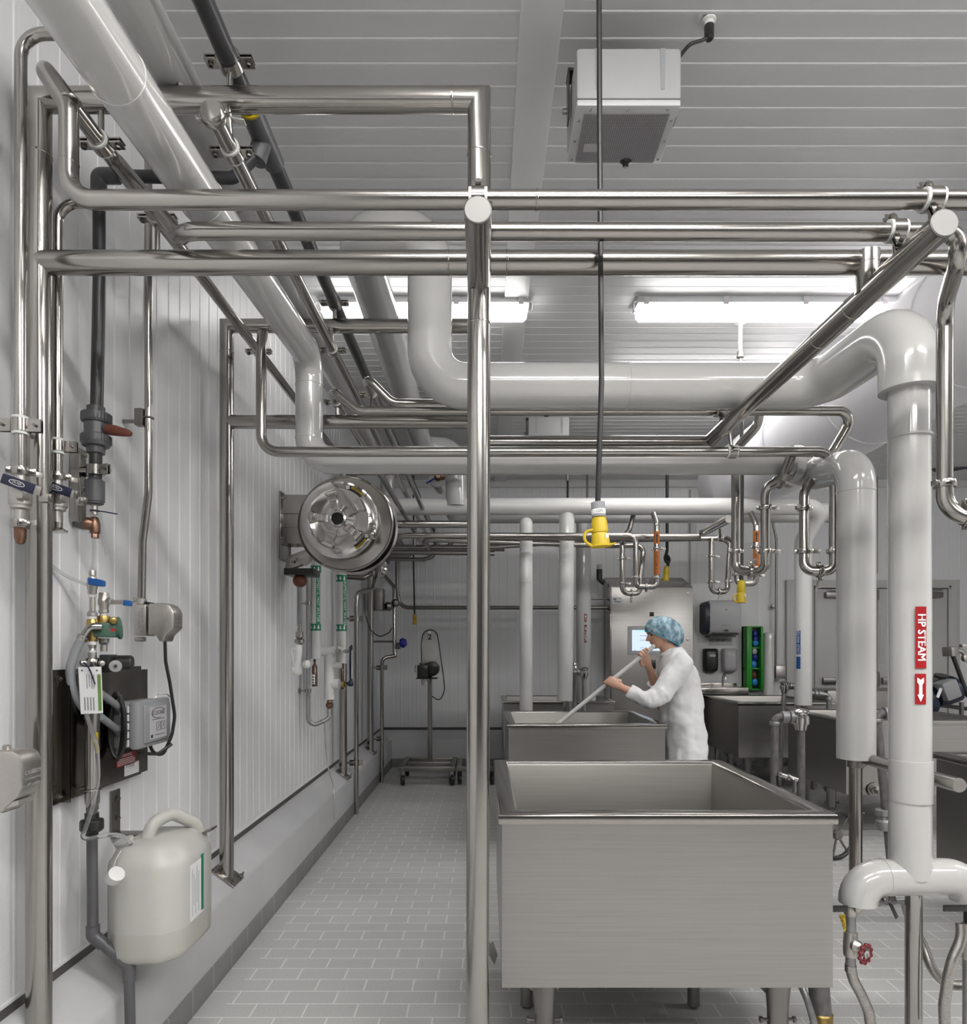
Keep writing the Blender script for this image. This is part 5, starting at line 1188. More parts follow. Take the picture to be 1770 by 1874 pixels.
drop_cable('thick black cord hanging from the ceiling in front, big yellow 120 volt connector', [V((P(1098, 0, 1.8).x - .004, 1.80, ZC)), P(1098, 300, 1.80), P(1101, 700, 1.80), P(1094, 925, 1.80)], .0072, 1094, 918, 1001, 1.80, tilt=(.07, 0, -1))
drop_cable('black cord with yellow connector hanging in front of the paper towel dispenser', [V((P(1357, 0, 5.25).x, 5.25, ZC)), P(1358, 900, 5.25), P(1357, 1065, 5.25)], .0145, 1357, 1062, 1103, 5.25, False, (-.03, 0, -1))
drop_cable('knotted black cord with small yellow connector above the control cabinet', [V((P(1221, 0, 7.0).x, 7.0, ZC)), P(1221, 1010, 7.0), P(1216, 1022, 6.98), P(1222, 1032, 6.96), P(1226, 1024, 6.98), P(1219, 1012, 7.0), P(1224, 1034, 7.0), P(1220, 1042, 7.0)], .016, 1220, 1036, 1063, 7.0, False, (-.05, 0, -1), False, False)
drop_cable('thin black cord with small yellow connector by the back left corner', [V((P(757, 0, 7.8).x, 7.8, ZC)), P(757, 1030, 7.8), P(759, 1128, 7.8)], .010, 759, 1124, 1143, 7.8, False, (0, 0, -1), False, False)
for px, Y in ((1039, 7.6), (1075, 8.0)):
    t = thing('ceiling_conduit', 'thin black cord dropping behind the far white pipe, left one' if px == 1039 else 'thin steel conduit dropping behind the far white pipe', 'conduit', P(px, 870, Y))
    bm = B(); cyl(bm, V((P(px, 0, Y).x, Y, ZC)), P(px, 925, Y), .012, 12); part('tube', bm, BLACK if px == 1039 else STEELD, t)
    if px == 1039: bm = B(); lathe(bm, [(.02, 0), (.02, .12)], P(1039, 880, Y), (0, 0, 1), 12); part('fitting', bm, CAST, t)

# sprinkler drop, alarm box
t = thing('sprinkler', 'short white sprinkler drop under the ceiling, below the long light', 'sprinkler', P(1355, 592, 4.37))
sY = 4.37; cx_ = P(1355, 0, sY).x
bm = B(); lathe(bm, [(.038, 0), (.038, .004), (.016, .014), (.014, .03)], V((cx_, sY, ZC)), (0, 0, -1), 20); part('escutcheon', bm, WHITEP, t)
bm = B(); cyl(bm, V((cx_, sY, ZC)), P(1355, 645, sY), .0135, 16); part('drop_pipe', bm, TRIMW, t)
bm = B(); c = P(1355, 643, sY); lathe(bm, [(.018, 0), (.02, .008), (.02, .026), (.024, .030), (.024, .04), (.014, .046)], c, (0, 0, -1), 16); lathe(bm, [(.008, .045), (.008, .07), (.02, .072), (.02, .075)], c, (0, 0, -1), 10); part('sprinkler_head', bm, CAST, t)
bm = B(); bx(bm, P(1405, 0, 5.2).x, P(1450, 0, 5.2).x, 5.2, 5.34, P(0, 668, 5.2).z - .02, ZC, .01); solo('alarm_box', bm, DRED, 'dark red box on the ceiling just above the big white pipe', 'alarm box')

# ============================================================ FAR PROCESS PIPES AND U-BENDS
RS = .0225
def ubend(label, pts, clamps, m=STEEL, r=RS, R=.07):
    t = pipe(label, pts, r, R, m, seg=16)
    for px, py, Y, ax, w in clamps: tri_clamp(t, P(px, py, Y), ax, r, w, True)
    return t
UZ = (0, 0, 1)
s13 = ubend('far pipe at big yellow connector height, ending in a U-bend with orange label', [P(735, 995, 6.3), P(726, 983, 5.6), P(742, 980, 5.5), P(1164, 980, 5.5), P(1164, 1055, 5.5), P(1164, 1074, 5.5), P(1202, 1074, 5.5), P(1202, 1055, 5.5), P(1202, 960, 5.5), P(1196, 940, 5.55)],
            [(1164, 1057, 5.5, UZ, (-1, -.3, 0)), (1202, 1004, 5.5, UZ, (1, -.3, 0)), (1202, 1057, 5.5, UZ, (-1, -.4, 0)), (1183, 1074, 5.5, (1, 0, 0), (0, -.3, 1))])
c = P(1202, 0, 5.5)
for y0, y1 in ((973, 996), (1008, 1052)):
    bm = B(); lathe(bm, [(RS, 0), (RS + .0015, 0), (RS + .0015, (y1 - y0) * 5.5 / F), (RS, (y1 - y0) * 5.5 / F)], P(1202, y1, 5.5), UZ, 16); lb = part('orange_label', bm, ORANGE, s13)
    bm = B(); mp = cyl_map(c.x, c.y, RS + .003, -.15, P(0, (y0 + y1) / 2, 5.5).z, False)
    if y1 - y0 > 30: text_bm(bm, 'CIP RETURN', .03, mp)
    else:
        vs = [bm.verts.new(mp(a, b)) for a, b in ((-.04, -.006), (.01, -.006), (.01, -.013), (.04, 0), (.01, .013), (.01, .006), (-.04, .006))]; bm.faces.new(vs)
    part('label_lettering', bm, INK, lb)
s14 = ubend('far horizontal pipe behind the yellow connector, ending in the left U-bend of the far pair', [P(785, 1003, 6.4), P(776, 990, 6.1), P(790, 988, 6.05), P(1120, 999, 6.0), P(1166, 998, 6.0), P(1178, 1006, 6.0), P(1172, 1060, 5.95), P(1172, 1086, 5.9), P(1139, 1086, 5.85), P(1139, 1060, 5.85), P(1139, 985, 5.85), P(1152, 970, 5.95), P(1160, 940, 6.05)],
            [(1139, 1022, 5.85, UZ, (1, -.3, 0)), (1139, 1068, 5.85, UZ, (1, -.3, 0)), (1156, 1086, 5.88, (1, 0, 0), (0, -.3, -1))])
s15 = ubend('lower of the far horizontal pipes, running right to the U-bend over the dispenser', [P(700, 1003, 6.6), P(905, 1001, 6.5), P(1060, 990, 6.4), P(1318, 985, 6.0), P(1337, 992, 6.0), P(1332, 1060, 5.9), P(1332, 1083, 5.85), P(1302, 1083, 5.8), P(1302, 1060, 5.8), P(1302, 985, 5.8)],
            [(1302, 1018, 5.8, UZ, (1, -.3, 0)), (1302, 1065, 5.8, UZ, (1, -.3, 0)), (1334, 1064, 5.9, UZ, (-1, -.3, 0)), (1317, 1083, 5.82, (1, 0, 0), (0, -.3, -1))])
bm = B(); pipe_clamp(s15, P(1318, 985, 6.0), (1, 0, 0), RS, (0, 1, 0), P(1317, 955, 5.6), .012)
s16 = ubend('far U-bend pipe with orange label, behind the cord with yellow connector', [P(1330, 985, 5.7), P(1349, 992, 5.6), P(1349, 1050, 5.5), P(1349, 1068, 5.5), P(1384, 1068, 5.45), P(1384, 1050, 5.45), P(1384, 960, 5.45), P(1374, 938, 5.5)],
            [(1349, 1052, 5.5, UZ, (-1, -.3, 0)), (1384, 1001, 5.45, UZ, (1, -.3, 0)), (1384, 1053, 5.45, UZ, (1, -.3, 0))])
for y0, y1 in ((972, 993), (1006, 1050)):
    bm = B(); lathe(bm, [(RS, 0), (RS + .0015, 0), (RS + .0015, (y1 - y0) * 5.45 / F), (RS, (y1 - y0) * 5.45 / F)], P(1384, y1, 5.45), UZ, 16); lb = part('orange_label', bm, ORANGE, s16)
    bm = B(); cc = P(1384, 0, 5.45); mp = cyl_map(cc.x, cc.y, RS + .003, -.25, P(0, (y0 + y1) / 2, 5.45).z, False)
    if y1 - y0 > 30: text_bm(bm, 'CIP RETURN', .03, mp)
    else: bm.faces.new([bm.verts.new(mp(a, b)) for a, b in ((-.04, -.006), (.01, -.006), (.01, -.013), (.04, 0), (.01, .013), (.01, .006), (-.04, .006))])
    part('label_lettering', bm, INK, lb)
pipe('far dark pipe at the height of the hose reel, third one down', [P(690, 1000, 6.9), P(775, 1001, 6.9), P(822, 1001, 6.9), P(827, 990, 6.9), P(905, 993, 6.9)], RS, .05, STEELD)
pipe('far dark pipe below the others, right end bending up', [P(690, 1023, 7.0), P(775, 1024, 7.0), P(796, 1018, 7.0), P(797, 960, 7.0)], .02, .08, STEELD)
pipe('second lowest far dark pipe, right end bending up beside it', [P(690, 1016, 6.7), P(748, 1017, 6.7), P(759, 1010, 6.7), P(759, 960, 6.7)], .018, .06, STEELD)
pipe('far dark straight pipe right above the lowest pair', [P(690, 1010, 6.5), P(905, 1013, 6.5)], RS, 0, STEELD)
pipe('lower back wall pipe, curving down from behind the hose reel and running right', [P(727, 985, 8.2), P(727, 1080, 8.2), P(732, 1112, 8.2), P(1112, 1112, 8.2)], .024, .14, STEELD)
pipe('slim back wall pipe entering the control cabinet, above the thicker one', [P(1082, 1096, 8.2), P(1115, 1096, 8.2)], .012, 0, STEELD)
# standing pipes in the left corner
t = pipe('tall steel pipe standing on the floor left of the cart, clipped to a post', [P(688, 1050, 6.3), P(682, 1078, 6.2), P(654, 1085, 5.95), P(652, 1110, 5.92), P(652, 1490, 5.92)], .0195, .06)
for yy in (1132, 1396):
    pipe_clamp(t, P(652, yy, 5.92), UZ, .0195, (1, 0, 0), P(630, yy, 5.72), .01, .05, False)
t2 = pipe('tall steel pipe standing farther back, with blue-capped valve', [P(703, 1052, 7.6), P(722, 1075, 7.45), P(722, 1195, 7.4), P(725, 1200, 7.4), P(699, 1204, 7.35), P(699, 1240, 7.35), P(699, 1432, 7.34)], .020, .07)
for yy in (1222, 1352): pipe_clamp(t2, P(699, yy, 7.35), UZ, .02, (1, 0, 0), P(681, yy, 7.1), .011, .05, False)
bm = B(); lathe(bm, [(.03, 0), (.045, .02), (.045, .06), (.03, .08)], P(724, 1110, 7.42), UZ, 14); lathe(bm, [(.035, 0), (.05, .02), (.05, .06), (.03, .07)], P(717, 1110, 7.4), (-1, -.4, 0), 14); part('valve_body', bm, STEELD, t2)
bm = B(); lathe(bm, [(.03, 0), (.05, .01), (.055, .03), (.04, .06)], P(733, 1177, 7.38), (1, -.3, .1), 18); part('blue_cap', bm, BLUED, t2)
bm = B(); lathe(bm, [(.028, 0), (.035, .01), (.035, .05)], P(724, 1182, 7.4), (1, -.1, 0), 14); cyl(bm, P(682, 1174, 7.2), P(720, 1174, 7.4), .011, 10); part('valve_tee', bm, STEELD, t2)
bm = B(); tube(bm, [P(670, 1128, 7.0), P(676, 1150, 7.0), P(693, 1167, 7.05), P(712, 1158, 7.2), P(717, 1150, 7.3)], .006, .12, 8); part('sensor_lead', bm, BLACK, t2)
# valve cluster under the reel
cl = thing('valve_cluster', 'cluster of small steel valves and gauges right under the hose reel', 'valve', P(688, 1060, 6.3))
random.seed(3)
for i in range(12):
    bm = B(); c = P(668 + random.random() * 36, 1012 + random.random() * 48, 6.2 + random.random() * .4); a = random.choice([(1, 0, 0), UZ, (0, -1, 0), (1, -.5, .3)])
    lathe(bm, [(.012, 0), (.03, .006), (.03, .03), (.018, .035), (.018, .07), (.032, .075), (.032, .09), (.01, .095)], c, a, 12); part('valve', bm, random.choice([STEELD, CAST, CHROME]), cl)
bm = B(); tube(bm, [P(630, 1055, 6.0), P(664, 1058, 6.2), P(690, 1045, 6.3), P(690, 1010, 6.4)], .022, .06, 14); part('pipework', bm, STEELD, cl)
bm = B(); bx(bm, P(672, 0, 7.2).x, P(700, 0, 7.2).x, 7.2, 7.4, P(0, 1116, 7.2).z, P(0, 1076, 7.2).z, .005); o = solo('junction_box', bm, STEELD, 'dark junction box behind the valve cluster under the reel', 'junction box')
# right-hand thin conduits
t = pipe('bent thin conduit on the back wall running down to a small steel box', [P(1413, 940, 8.35), P(1416, 965, 8.35), P(1421, 985, 8.35), P(1420, 1220, 8.35)], .014, .1, STEELD, 'conduit', 12, None)
bm = B(); bx(bm, P(1417, 0, 8.3).x, P(1436, 0, 8.3).x, 8.25, 8.43, P(0, 1242, 8.3).z, P(0, 1217, 8.3).z, .02); part('outlet_box', bm, CAST, t)
bm = B(); box(bm, P(1416, 1110, 8.38), (.06, .06, .05), None, .006); part('conduit_clip', bm, STEELD, t)
t = pipe('thin conduit dropping beside the double door centre, with a push switch at its foot', [P(1604, 840, 8.3), P(1604, 1050, 8.3)], .015, 0, STEELD, 'conduit', 12, None)
t = thing('door_rod', 'vertical latch rod on the double door meeting line', 'door rod', P(1604, 1290, 8.3))
bm = B(); cyl(bm, P(1604, 1088, 8.35), P(1604, 1245, 8.35), .014, 12); part('rod', bm, STEELD, t)
bm = B(); bx(bm, P(1599, 0, 8.3).x, P(1610, 0, 8.3).x, 8.28, 8.40, P(0, 1258, 8.3).z, P(0, 1229, 8.3).z, .02); bx(bm, P(1601, 0, 8.3).x, P(1610, 0, 8.3).x, 8.3, 8.40, P(0, 1098, 8.3).z, P(0, 1079, 8.3).z, .01); part('latch_case', bm, STEELD, t)
g3 = pipe('dark plastic pipe along the back wall at the upper right', [P(1560, 845, 7.9), P(1680, 845, 7.9), P(1720, 862, 7.9), P(1790, 850, 7.8)], .03, .1, PVC, 'plastic_pipe', 16, 'dark grey plastic pipes')
bm = B(); cyl(bm, P(1632, 822, 7.9), P(1632, 842, 7.9), .012, 10); bx(bm, P(1620, 0, 7.9).x, P(1645, 0, 7.9).x, 7.86, 7.94, P(0, 823, 7.9).z, P(0, 819, 7.9).z); part('hanger', bm, STEELD, g3)

# ============================================================ BACK WALL FURNITURE
cb = thing('control_cabinet', 'stainless control cabinet with sloping roof and lit touch screen, behind the person', 'cabinet', (1.95, 8.2, 0))
x0, x1 = P(1117, 0, 8.0).x, P(1268, 0, 8.0).x; zt_ = P(0, 1074, 8.0).z
bm = B(); prism(bm, [V((x0, 8.0, .12)), V((x0, 8.0, zt_)), V((x0, YB - .025, P(0, 1057, 8.42).z)), V((x0, YB - .025, .12))], (x1 - x0, 0, 0), .004); part('body', bm, STEEL, cb)
bm = B(); bx(bm, x0 + .008, x1 - .006, 7.975, 8.001, .2, zt_ - .01, .004); dr_ = part('door', bm, STEELV, cb)
for px, py in ((1192, 1083), (1259, 1086), (1259, 1170)): bm = B(); lathe(bm, [(.018, 0), (.018, .004), (.012, .006)], P(px, py, 7.975), (0, -1, 0), 14); part('door_lock', bm, CAST, dr_)
bm = B(); bx(bm, P(1121, 0, 7.97).x, P(1138, 0, 7.97).x, 7.972, 7.976, P(0, 1105, 7.97).z, P(0, 1093, 7.97).z); lb = part('maker_plate', bm, PAPER, dr_)
bm = B(); bx(bm, P(1124, 0, 7.97).x, P(1136, 0, 7.97).x, 7.9712, 7.972, P(0, 1102.5, 7.97).z, P(0, 1100.5, 7.97).z); bx(bm, P(1123, 0, 7.97).x, P(1128, 0, 7.97).x, 7.9712, 7.972, P(0, 1099, 7.97).z, P(0, 1095, 7.97).z); part('plate_lettering', bm, INKG, lb)
bm = B(); c = P(1193, 1124, 7.975); box(bm, c, (.05, .006, .05), None, .002); lathe(bm, [(.02, 0), (.02, .02), (.016, .024)], c, (0, -1, 0), 16); part('rotary_switch', bm, BLACKP, dr_)
bm = B(); bx(bm, P(1149, 0, 7.97).x, P(1215, 0, 7.97).x, 7.962, 7.976, P(0, 1198, 7.97).z, P(0, 1146, 7.97).z, .003); sb = part('screen_bezel', bm, LGREY, dr_)
bm = B(); bx(bm, P(1157, 0, 7.96).x, P(1209, 0, 7.96).x, 7.959, 7.963, P(0, 1191, 7.96).z, P(0, 1153, 7.96).z); part('screen', bm, SCREEN, sb)
bm = B(); bx(bm, P(1168, 0, 7.96).x, P(1205, 0, 7.96).x, 7.957, 7.959, P(0, 1155.5, 7.96).z, P(0, 1153.5, 7.96).z); part('screen_bar', bm, SCRCYAN, sb)
bm = B()
for a, b, c2 in ((1171, 1186, 1163), (1171, 1186, 1171), (1172, 1179, 1185), (1173, 1178, 1188), (1160, 1164, 1190)): bx(bm, P(a, 0, 7.96).x, P(b, 0, 7.96).x, 7.957, 7.959, P(0, c2 + .7, 7.96).z, P(0, c2, 7.96).z)
part('screen_text', bm, INKG, sb)
bm = B(); bx(bm, P(1183, 0, 7.97).x, P(1200, 0, 7.97).x, 7.955, 7.976, P(0, 1224, 7.97).z, P(0, 1208, 7.97).z, .005); part('door_handle', bm, BLACKP, dr_)
for xx in (x0 + .08, x1 - .08):
    for yy in (8.06, 8.36): bm = B(); cyl(bm, V((xx, yy, .13)), V((xx, yy, 0)), .022, 12); part('leg', bm, STEELD, cb)
t = thing('beacon', 'small black and clear beacon on the left side of the control cabinet', 'beacon', P(1098, 1068, 8.2))
bm = B(); lathe(bm, [(.034, 0), (.036, .02), (.036, .13)], P(1097, 1062, 8.2), UZ, 18); tube(bm, [P(1097, 1060, 8.2), P(1106, 1068, 8.2)], .03, 0, 12); part('base', bm, BLACKP, t)
bm = B(); lathe(bm, [(.033, 0), (.033, .05), (.024, .062), (0, .065)], P(1097, 1042, 8.2), UZ, 18); part('lens', bm, STEMCLEAR, t)
# paper towel dispenser
td = thing('towel_dispenser', 'grey paper towel dispenser with dark blue side, on the white sheet', 'towel dispenser', P(1323, 1165, 8.3))
x0, x1 = P(1292, 0, 8.2).x, P(1357, 0, 8.2).x; z0, z1 = P(0, 1162, 8.2).z, P(0, 1098, 8.2).z
bm = B(); rings = []
for xx, s in ((x0 + .05, .96), (x0 + .06, 1), (x1 - .02, 1), (x1, .94)):
    yc, zc = 8.31, (z0 + z1) / 2; h = (z1 - z0) / 2 * s; dd = .12 * s
    rings.append([V((xx, yc + a * dd, zc + b * h)) for a, b in ((1, -1), (-.55, -1), (-.85, -.88), (-1, -.6), (-1, .6), (-.9, .85), (-.6, 1), (1, 1))])
loft(bm, rings); part('cover', bm, LGREY, td, ang=40)
bm = B(); rings = []
for xx, s in ((x0 - .005, .80), (x0 + .02, .92), (x0 + .05, .94)):
    h = (z1 - z0) / 2 * s; rings.append([V((xx, 8.31 + a * .115, (z0 + z1) / 2 + b * h)) for a, b in ((1, -1), (-.3, -1), (-.8, -.8), (-1, -.4), (-1, .4), (-.8, .8), (-.3, 1), (1, 1))])
loft(bm, rings); part('side_panel', bm, NAVY, td, 'dark blue side panel')
bm = B(); bx(bm, P(1304, 0, 8.18).x, P(1351, 0, 8.18).x, 8.186, 8.2, P(0, 1161, 8.18).z, P(0, 1157.5, 8.18).z); bx(bm, P(1300, 0, 8.2).x, P(1348, 0, 8.2).x, 8.22, 8.4, P(0, 1165.5, 8.2).z, P(0, 1163, 8.2).z); part('paper_slot', bm, BLACKP, td)
bm = B(); prism(bm, [P(1325, 1155, 8.187), P(1334, 1155, 8.187), P(1332, 1152, 8.187), P(1327, 1152, 8.187)], (0, .006, 0)); part('lever', bm, BLACKP, td)
bm = B(); lathe(bm, [(.010, 0), (.010, .002)], P(1329.5, 1115.5, 8.188), (0, -1, 0), 14); bx(bm, P(1321, 0, 8.18).x, P(1337, 0, 8.18).x, 8.1865, 8.188, P(0, 1144.6, 8.18).z, P(0, 1143.6, 8.18).z); part('mark', bm, INKG, td)
t = thing('instruction_strip', 'clear instruction strip with four small hand pictures under the towel dispenser', 'sign', P(1320, 1182, 8.42))
bm = B(); bx(bm, P(1297, 0, 8.42).x, P(1342, 0, 8.42).x, 8.424, 8.427, P(0, 1182, 8.42).z, P(0, 1167, 8.42).z); sh = part('sheet', bm, LGREY, t)
bm = B()
for k in range(4):
    a = 1298.5 + k * 10.6; bx(bm, P(a, 0, 8.42).x, P(a + 9, 0, 8.42).x, 8.4225, 8.424, P(0, 1174.5, 8.42).z, P(0, 1169, 8.42).z)
    for j in range(2): bx(bm, P(a, 0, 8.42).x, P(a + 8.5, 0, 8.42).x, 8.4225, 8.424, P(0, 1177.5 + j * 2.4, 8.42).z, P(0, 1177 + j * 2.4, 8.42).z)
part('pictures', bm, INKG, sh)
def soap(label, px0, px1, m, ink):
    t = thing('soap_dispenser', label, 'soap dispenser', P((px0 + px1) / 2, 1230, 8.4), 'wall soap dispensers')
    xa, xb = P(px0, 0, 8.32).x, P(px1, 0, 8.32).x; za, zb = P(0, 1229, 8.32).z, P(0, 1187, 8.32).z; xm_ = (xa + xb) / 2; hw = (xb - xa) / 2
    bm = B(); rings = []
    for f, w, dpt in ((-.06, .55, .06), (.0, .8, .085), (.04, .93, .105), (.2, .98, .115), (.8, 1, .11), (.96, .97, .10), (1, .86, .085)):
        z = za + (zb - za) * f; rings.append([V((xm_ + hw * w * a, 8.43 - dpt * b, z)) for a, b in ((-1, 0), (-1, .75), (-.8, .95), (-.4, 1), (.4, 1), (.8, .95), (1, .75), (1, 0))])
    loft(bm, rings); part('housing', bm, m, t, ang=50)
    bm = B(); zz = P(0, 1200, 8.32).z; bx(bm, xm_ - .03, xm_ + .035, 8.311, 8.32, zz - .011, zz + .011); lb = part('label', bm, PAPER, t)
    bm = B(); bx(bm, xm_ - .022, xm_ + .025, 8.3102, 8.311, zz - .005, zz + .004); part('label_lettering', bm, INKG, lb)
soap('black soap dispenser on the white sheet under the towel dispenser', 1291, 1316, BLACKP, PAPER)
soap('white soap dispenser on the white sheet, right of the black one', 1325, 1351, LGREYW, INKG)
hs = thing('hand_sink', 'small steel hand sink with gooseneck tap under the soap dispensers', 'sink', P(1315, 1260, 8.2))
bm = B(); xa, xb = P(1268, 0, 8.2).x, P(1360, 0, 8.2).x; zz = P(0, 1256, 8.2).z
bx(bm, xa, xb, YB - .045, YB - .022, zz - .1, P(0, 1250, 8.4).z, .004); bx(bm, xa, xb, 8.02, YB - .04, zz - .12, zz - .005, .006); part('basin', bm, STEEL, hs)
bm = B(); c = P(1323, 1268, 8.22); tube(bm, [c, P(1323, 1240, 8.22), P(1325, 1233, 8.2), P(1328, 1236, 8.16), P(1328, 1243, 8.15)], .012, .04, 14); lathe(bm, [(.022, 0), (.022, .03), (.014, .04)], c, UZ, 14); lathe(bm, [(.018, 0), (.018, .03), (.01, .04)], c + V((-.03, 0, 0)), UZ, 12); part('tap', bm, CHROME, hs)
bm = B(); cyl(bm, V(((xa + xb) / 2, 8.22, zz - .1)), V(((xa + xb) / 2, 8.22, 0)), .03, 14); part('waste_pipe', bm, STEEL, hs)
# green rack with blue items
gr = thing('green_rack', 'tall narrow green wall rack holding blue items, right of the hand sink', 'rack', P(1380, 1262, 8.3))
xa, xb = P(1366, 0, 8.28).x, P(1396, 0, 8.28).x; za, zb = P(0, 1262, 8.28).z, P(0, 1147, 8.28).z; w = xb - xa
bm = B(); bx(bm, xa, xa + w * .32, 8.26, 8.43, za, zb, .004); bx(bm, xb - w * .14, xb, 8.26, 8.43, za, zb, .004); bx(bm, xa, xb, 8.38, 8.43, za, zb)
for k in range(4): z = za + (zb - za) * k / 3; bx(bm, xa, xb, 8.30, 8.43, z - .008, z + .008)
part('rack_frame', bm, GREEN, gr)
bm = B(); bx(bm, xa + w * .32, xb - w * .14, 8.36, 8.381, za + .01, zb - .01); part('backing', bm, BLACKP, gr)
xm_ = (xa + w * .32 + xb - w * .14) / 2
random.seed(5)
for k, (py, m_) in enumerate(((1160, BLUED), (1170, BLUED), (1176, BLUEL), (1192, LGREYW), (1203, BLUED), (1216, BLUEL), (1236, BROWN), (1248, BLUEL))):
    bm = B(); c = P(0, py, 8.32); rx = .035 + .006 * random.random()
    ball(bm, V((xm_ + (random.random() - .5) * .03, 8.325, c.z)), rx, (1, .7, 1.25), 12)
    solo('glove_bundle', bm, m_, ['topmost deep blue bundle in the green rack', 'second deep blue bundle in the green rack', 'bright blue bundle in the top third of the green rack', 'pale bundle in the middle of the green rack', 'deep blue bundle in the middle of the green rack', 'bright blue bundle in the middle of the green rack', 'brown bundle near the bottom of the green rack', 'lowest bright blue bundle in the green rack'][k], 'bundle', 'bundles in the green rack')
t = thing('bollard', 'round-topped white insulated standpipe by the back wall, right of the green rack', 'pipe', P(1407, 1280, 8.25))
bm = B(); c = P(1407, 0, 8.28); rr = L(9.5, 8.28); zt_ = P(0, 1157, 8.28).z; lathe(bm, [(rr, 0), (rr, zt_ - .03), (rr * .9, zt_ - .01), (rr * .6, zt_), (0, zt_ + .004)], V((c.x, c.y, 0)), UZ, 24); part('jacket', bm, JACKETM, t)

# ============================================================ PUMP CART BY THE BACK LEFT CORNER
ct = thing('pump_cart', 'wheeled steel stand numbered 2 carrying a dark pump motor, near the back left corner', 'cart', P(790, 1425, 7.4))
Yc = 7.4
q = lambda px, py, Y=Yc: P(px, py, Y)
bm = B(); za, zb = .155, .205
bx(bm, q(730, 0, 7.15).x, q(833, 0, 7.15).x, 7.13, 7.18, za, zb, .003); bx(bm, q(741, 0, 7.75).x, q(833, 0, 7.75).x, 7.72, 7.77, za, zb, .003)
bx(bm, q(731, 0, 7.15).x, q(731, 0, 7.15).x + .05, 7.13, 7.77, za, zb, .003); bx(bm, q(833, 0, 7.15).x - .05, q(833, 0, 7.15).x, 7.13, 7.77, za, zb, .003); bx(bm, q(745, 0).x, q(825, 0).x, 7.42, 7.47, za, zb + .002, .003); part('base_frame', bm, STEELD, ct)
bm = B(); bx(bm, q(783, 0, 7.44).x, q(791, 0, 7.44).x, 7.42, 7.465, zb, P(0, 1205, 7.44).z, .003); part('mast', bm, STEELD, ct)
bm = B(); c0 = q(786.5, 0, 7.40).x; hw = L(12.5, 7.40); zt_ = P(0, 1152, 7.40).z; zl = P(0, 1218, 7.40).z; pl = [V((c0 - hw, 7.40, zl)), V((c0 + hw, 7.40, zl))] + [V((c0 + hw * math.cos(a), 7.40, zt_ - hw * .8 + hw * .8 * math.sin(a))) for a in [PI * k / 12 for k in range(13)]]
prism(bm, pl, (0, .012, 0)); pp = part('back_plate', bm, STEELV, ct)
bm = B(); text_bm(bm, '2', .085, plane_map((c0, 7.397, P(0, 1166, 7.4).z), (1, 0, 0), UZ), bold=.02); part('number', bm, INK, pp)
bm = B(); lathe(bm, [(.018, 0), (.018, .003)], V((c0, 7.399, P(0, 1157.5, 7.4).z)), (0, -1, 0), 8); part('round_sticker', bm, PAPER, pp)
bm = B(); c = P(790, 1224, 7.30); lathe(bm, [(.05, 0), (.078, .01), (.082, .03), (.082, .10), (.07, .12)], c, (0, 1, .0), 28); bx(bm, q(764, 0, 7.25).x, q(784, 0, 7.25).x, 7.2, 7.36, P(0, 1240, 7.25).z, P(0, 1217, 7.25).z, .01); bx(bm, q(762, 0, 7.25).x, q(800, 0, 7.25).x, 7.2, 7.42, P(0, 1242, 7.3).z, P(0, 1240, 7.3).z); part('motor', bm, BLACKP, ct)
bm = B(); lathe(bm, [(.082, 0), (.085, .004), (.06, .03)], P(789, 1222, 7.42), (0, 1, .0), 28); part('fan_cover', bm, STEELD, ct); bm = B(); lathe(bm, [(.03, 0), (.035, .01), (.035, .025)], P(774, 1217, 7.26), UZ, 18); part('terminal_box_lid', bm, STEELD, ct); bm = B(); tube(bm, [P(761, 1217, 7.25), P(759, 1228, 7.22), P(762, 1230, 7.22)], .006, .02, 8); part('lift_handle', bm, STEELD, ct)
bm = B(); lathe(bm, [(.015, 0), (.02, .02), (.014, .05), (.014, .07)], P(774, 1242, 7.28), (0, 0, -1), 12); cyl(bm, P(780, 1244, 7.28), P(785, 1244, 7.28), .018, 10); part('outlet', bm, CAST, ct)
for k, (px, yy) in enumerate(((737, 7.17), (827, 7.17), (745, 7.72), (829, 7.72))):
    bm = B(); c = V((q(px, 0, yy).x, yy, .06)); lathe(bm, [(.03, -.018), (.058, -.016), (.060, 0), (.058, .016), (.03, .018)], c, (1, .3, 0), 20); cw_ = part('caster', bm, BLACK, ct)
    bm = B(); box(bm, c + V((0, 0, .06)), (.05, .05, .07), None, .01); part('caster_fork', bm, STEELD, cw_)
bm = B(); tube(bm, [P(772, 1216, 7.3), P(771, 1180, 7.38), P(774, 1158, 7.385), P(787, 1151, 7.385), P(800, 1157, 7.385), P(805, 1190, 7.38), P(812, 1240, 7.38), P(814, 1262, 7.39), P(808, 1279, 7.40), P(800, 1281, 7.42), P(791, 1274, 7.43)], .006, .12, 10); part('power_lead', bm, BLACK, ct)
t = thing('steel_trolley', 'edge of a low steel trolley frame right of the numbered cart, behind the column', 'trolley', P(850, 1415, 7.3))
bm = B(); bx(bm, q(836, 0, 7.15).x, q(905, 0, 7.15).x, 7.13, 7.18, .155, .205, .003); bx(bm, q(836, 0, 7.15).x, q(836, 0, 7.15).x + .05, 7.19, 7.7, .155, .205, .003); part('frame', bm, STEELD, t)
for px in (841, 900): bm = B(); lathe(bm, [(.03, -.018), (.06, -.014), (.06, .014), (.03, .018)], V((q(px, 0, 7.2).x, 7.22, .062)), (1, .2, 0), 18); box(bm, V((q(px, 0, 7.2).x, 7.22, .125)), (.05, .05, .06)); part('caster', bm, BLACK, t)

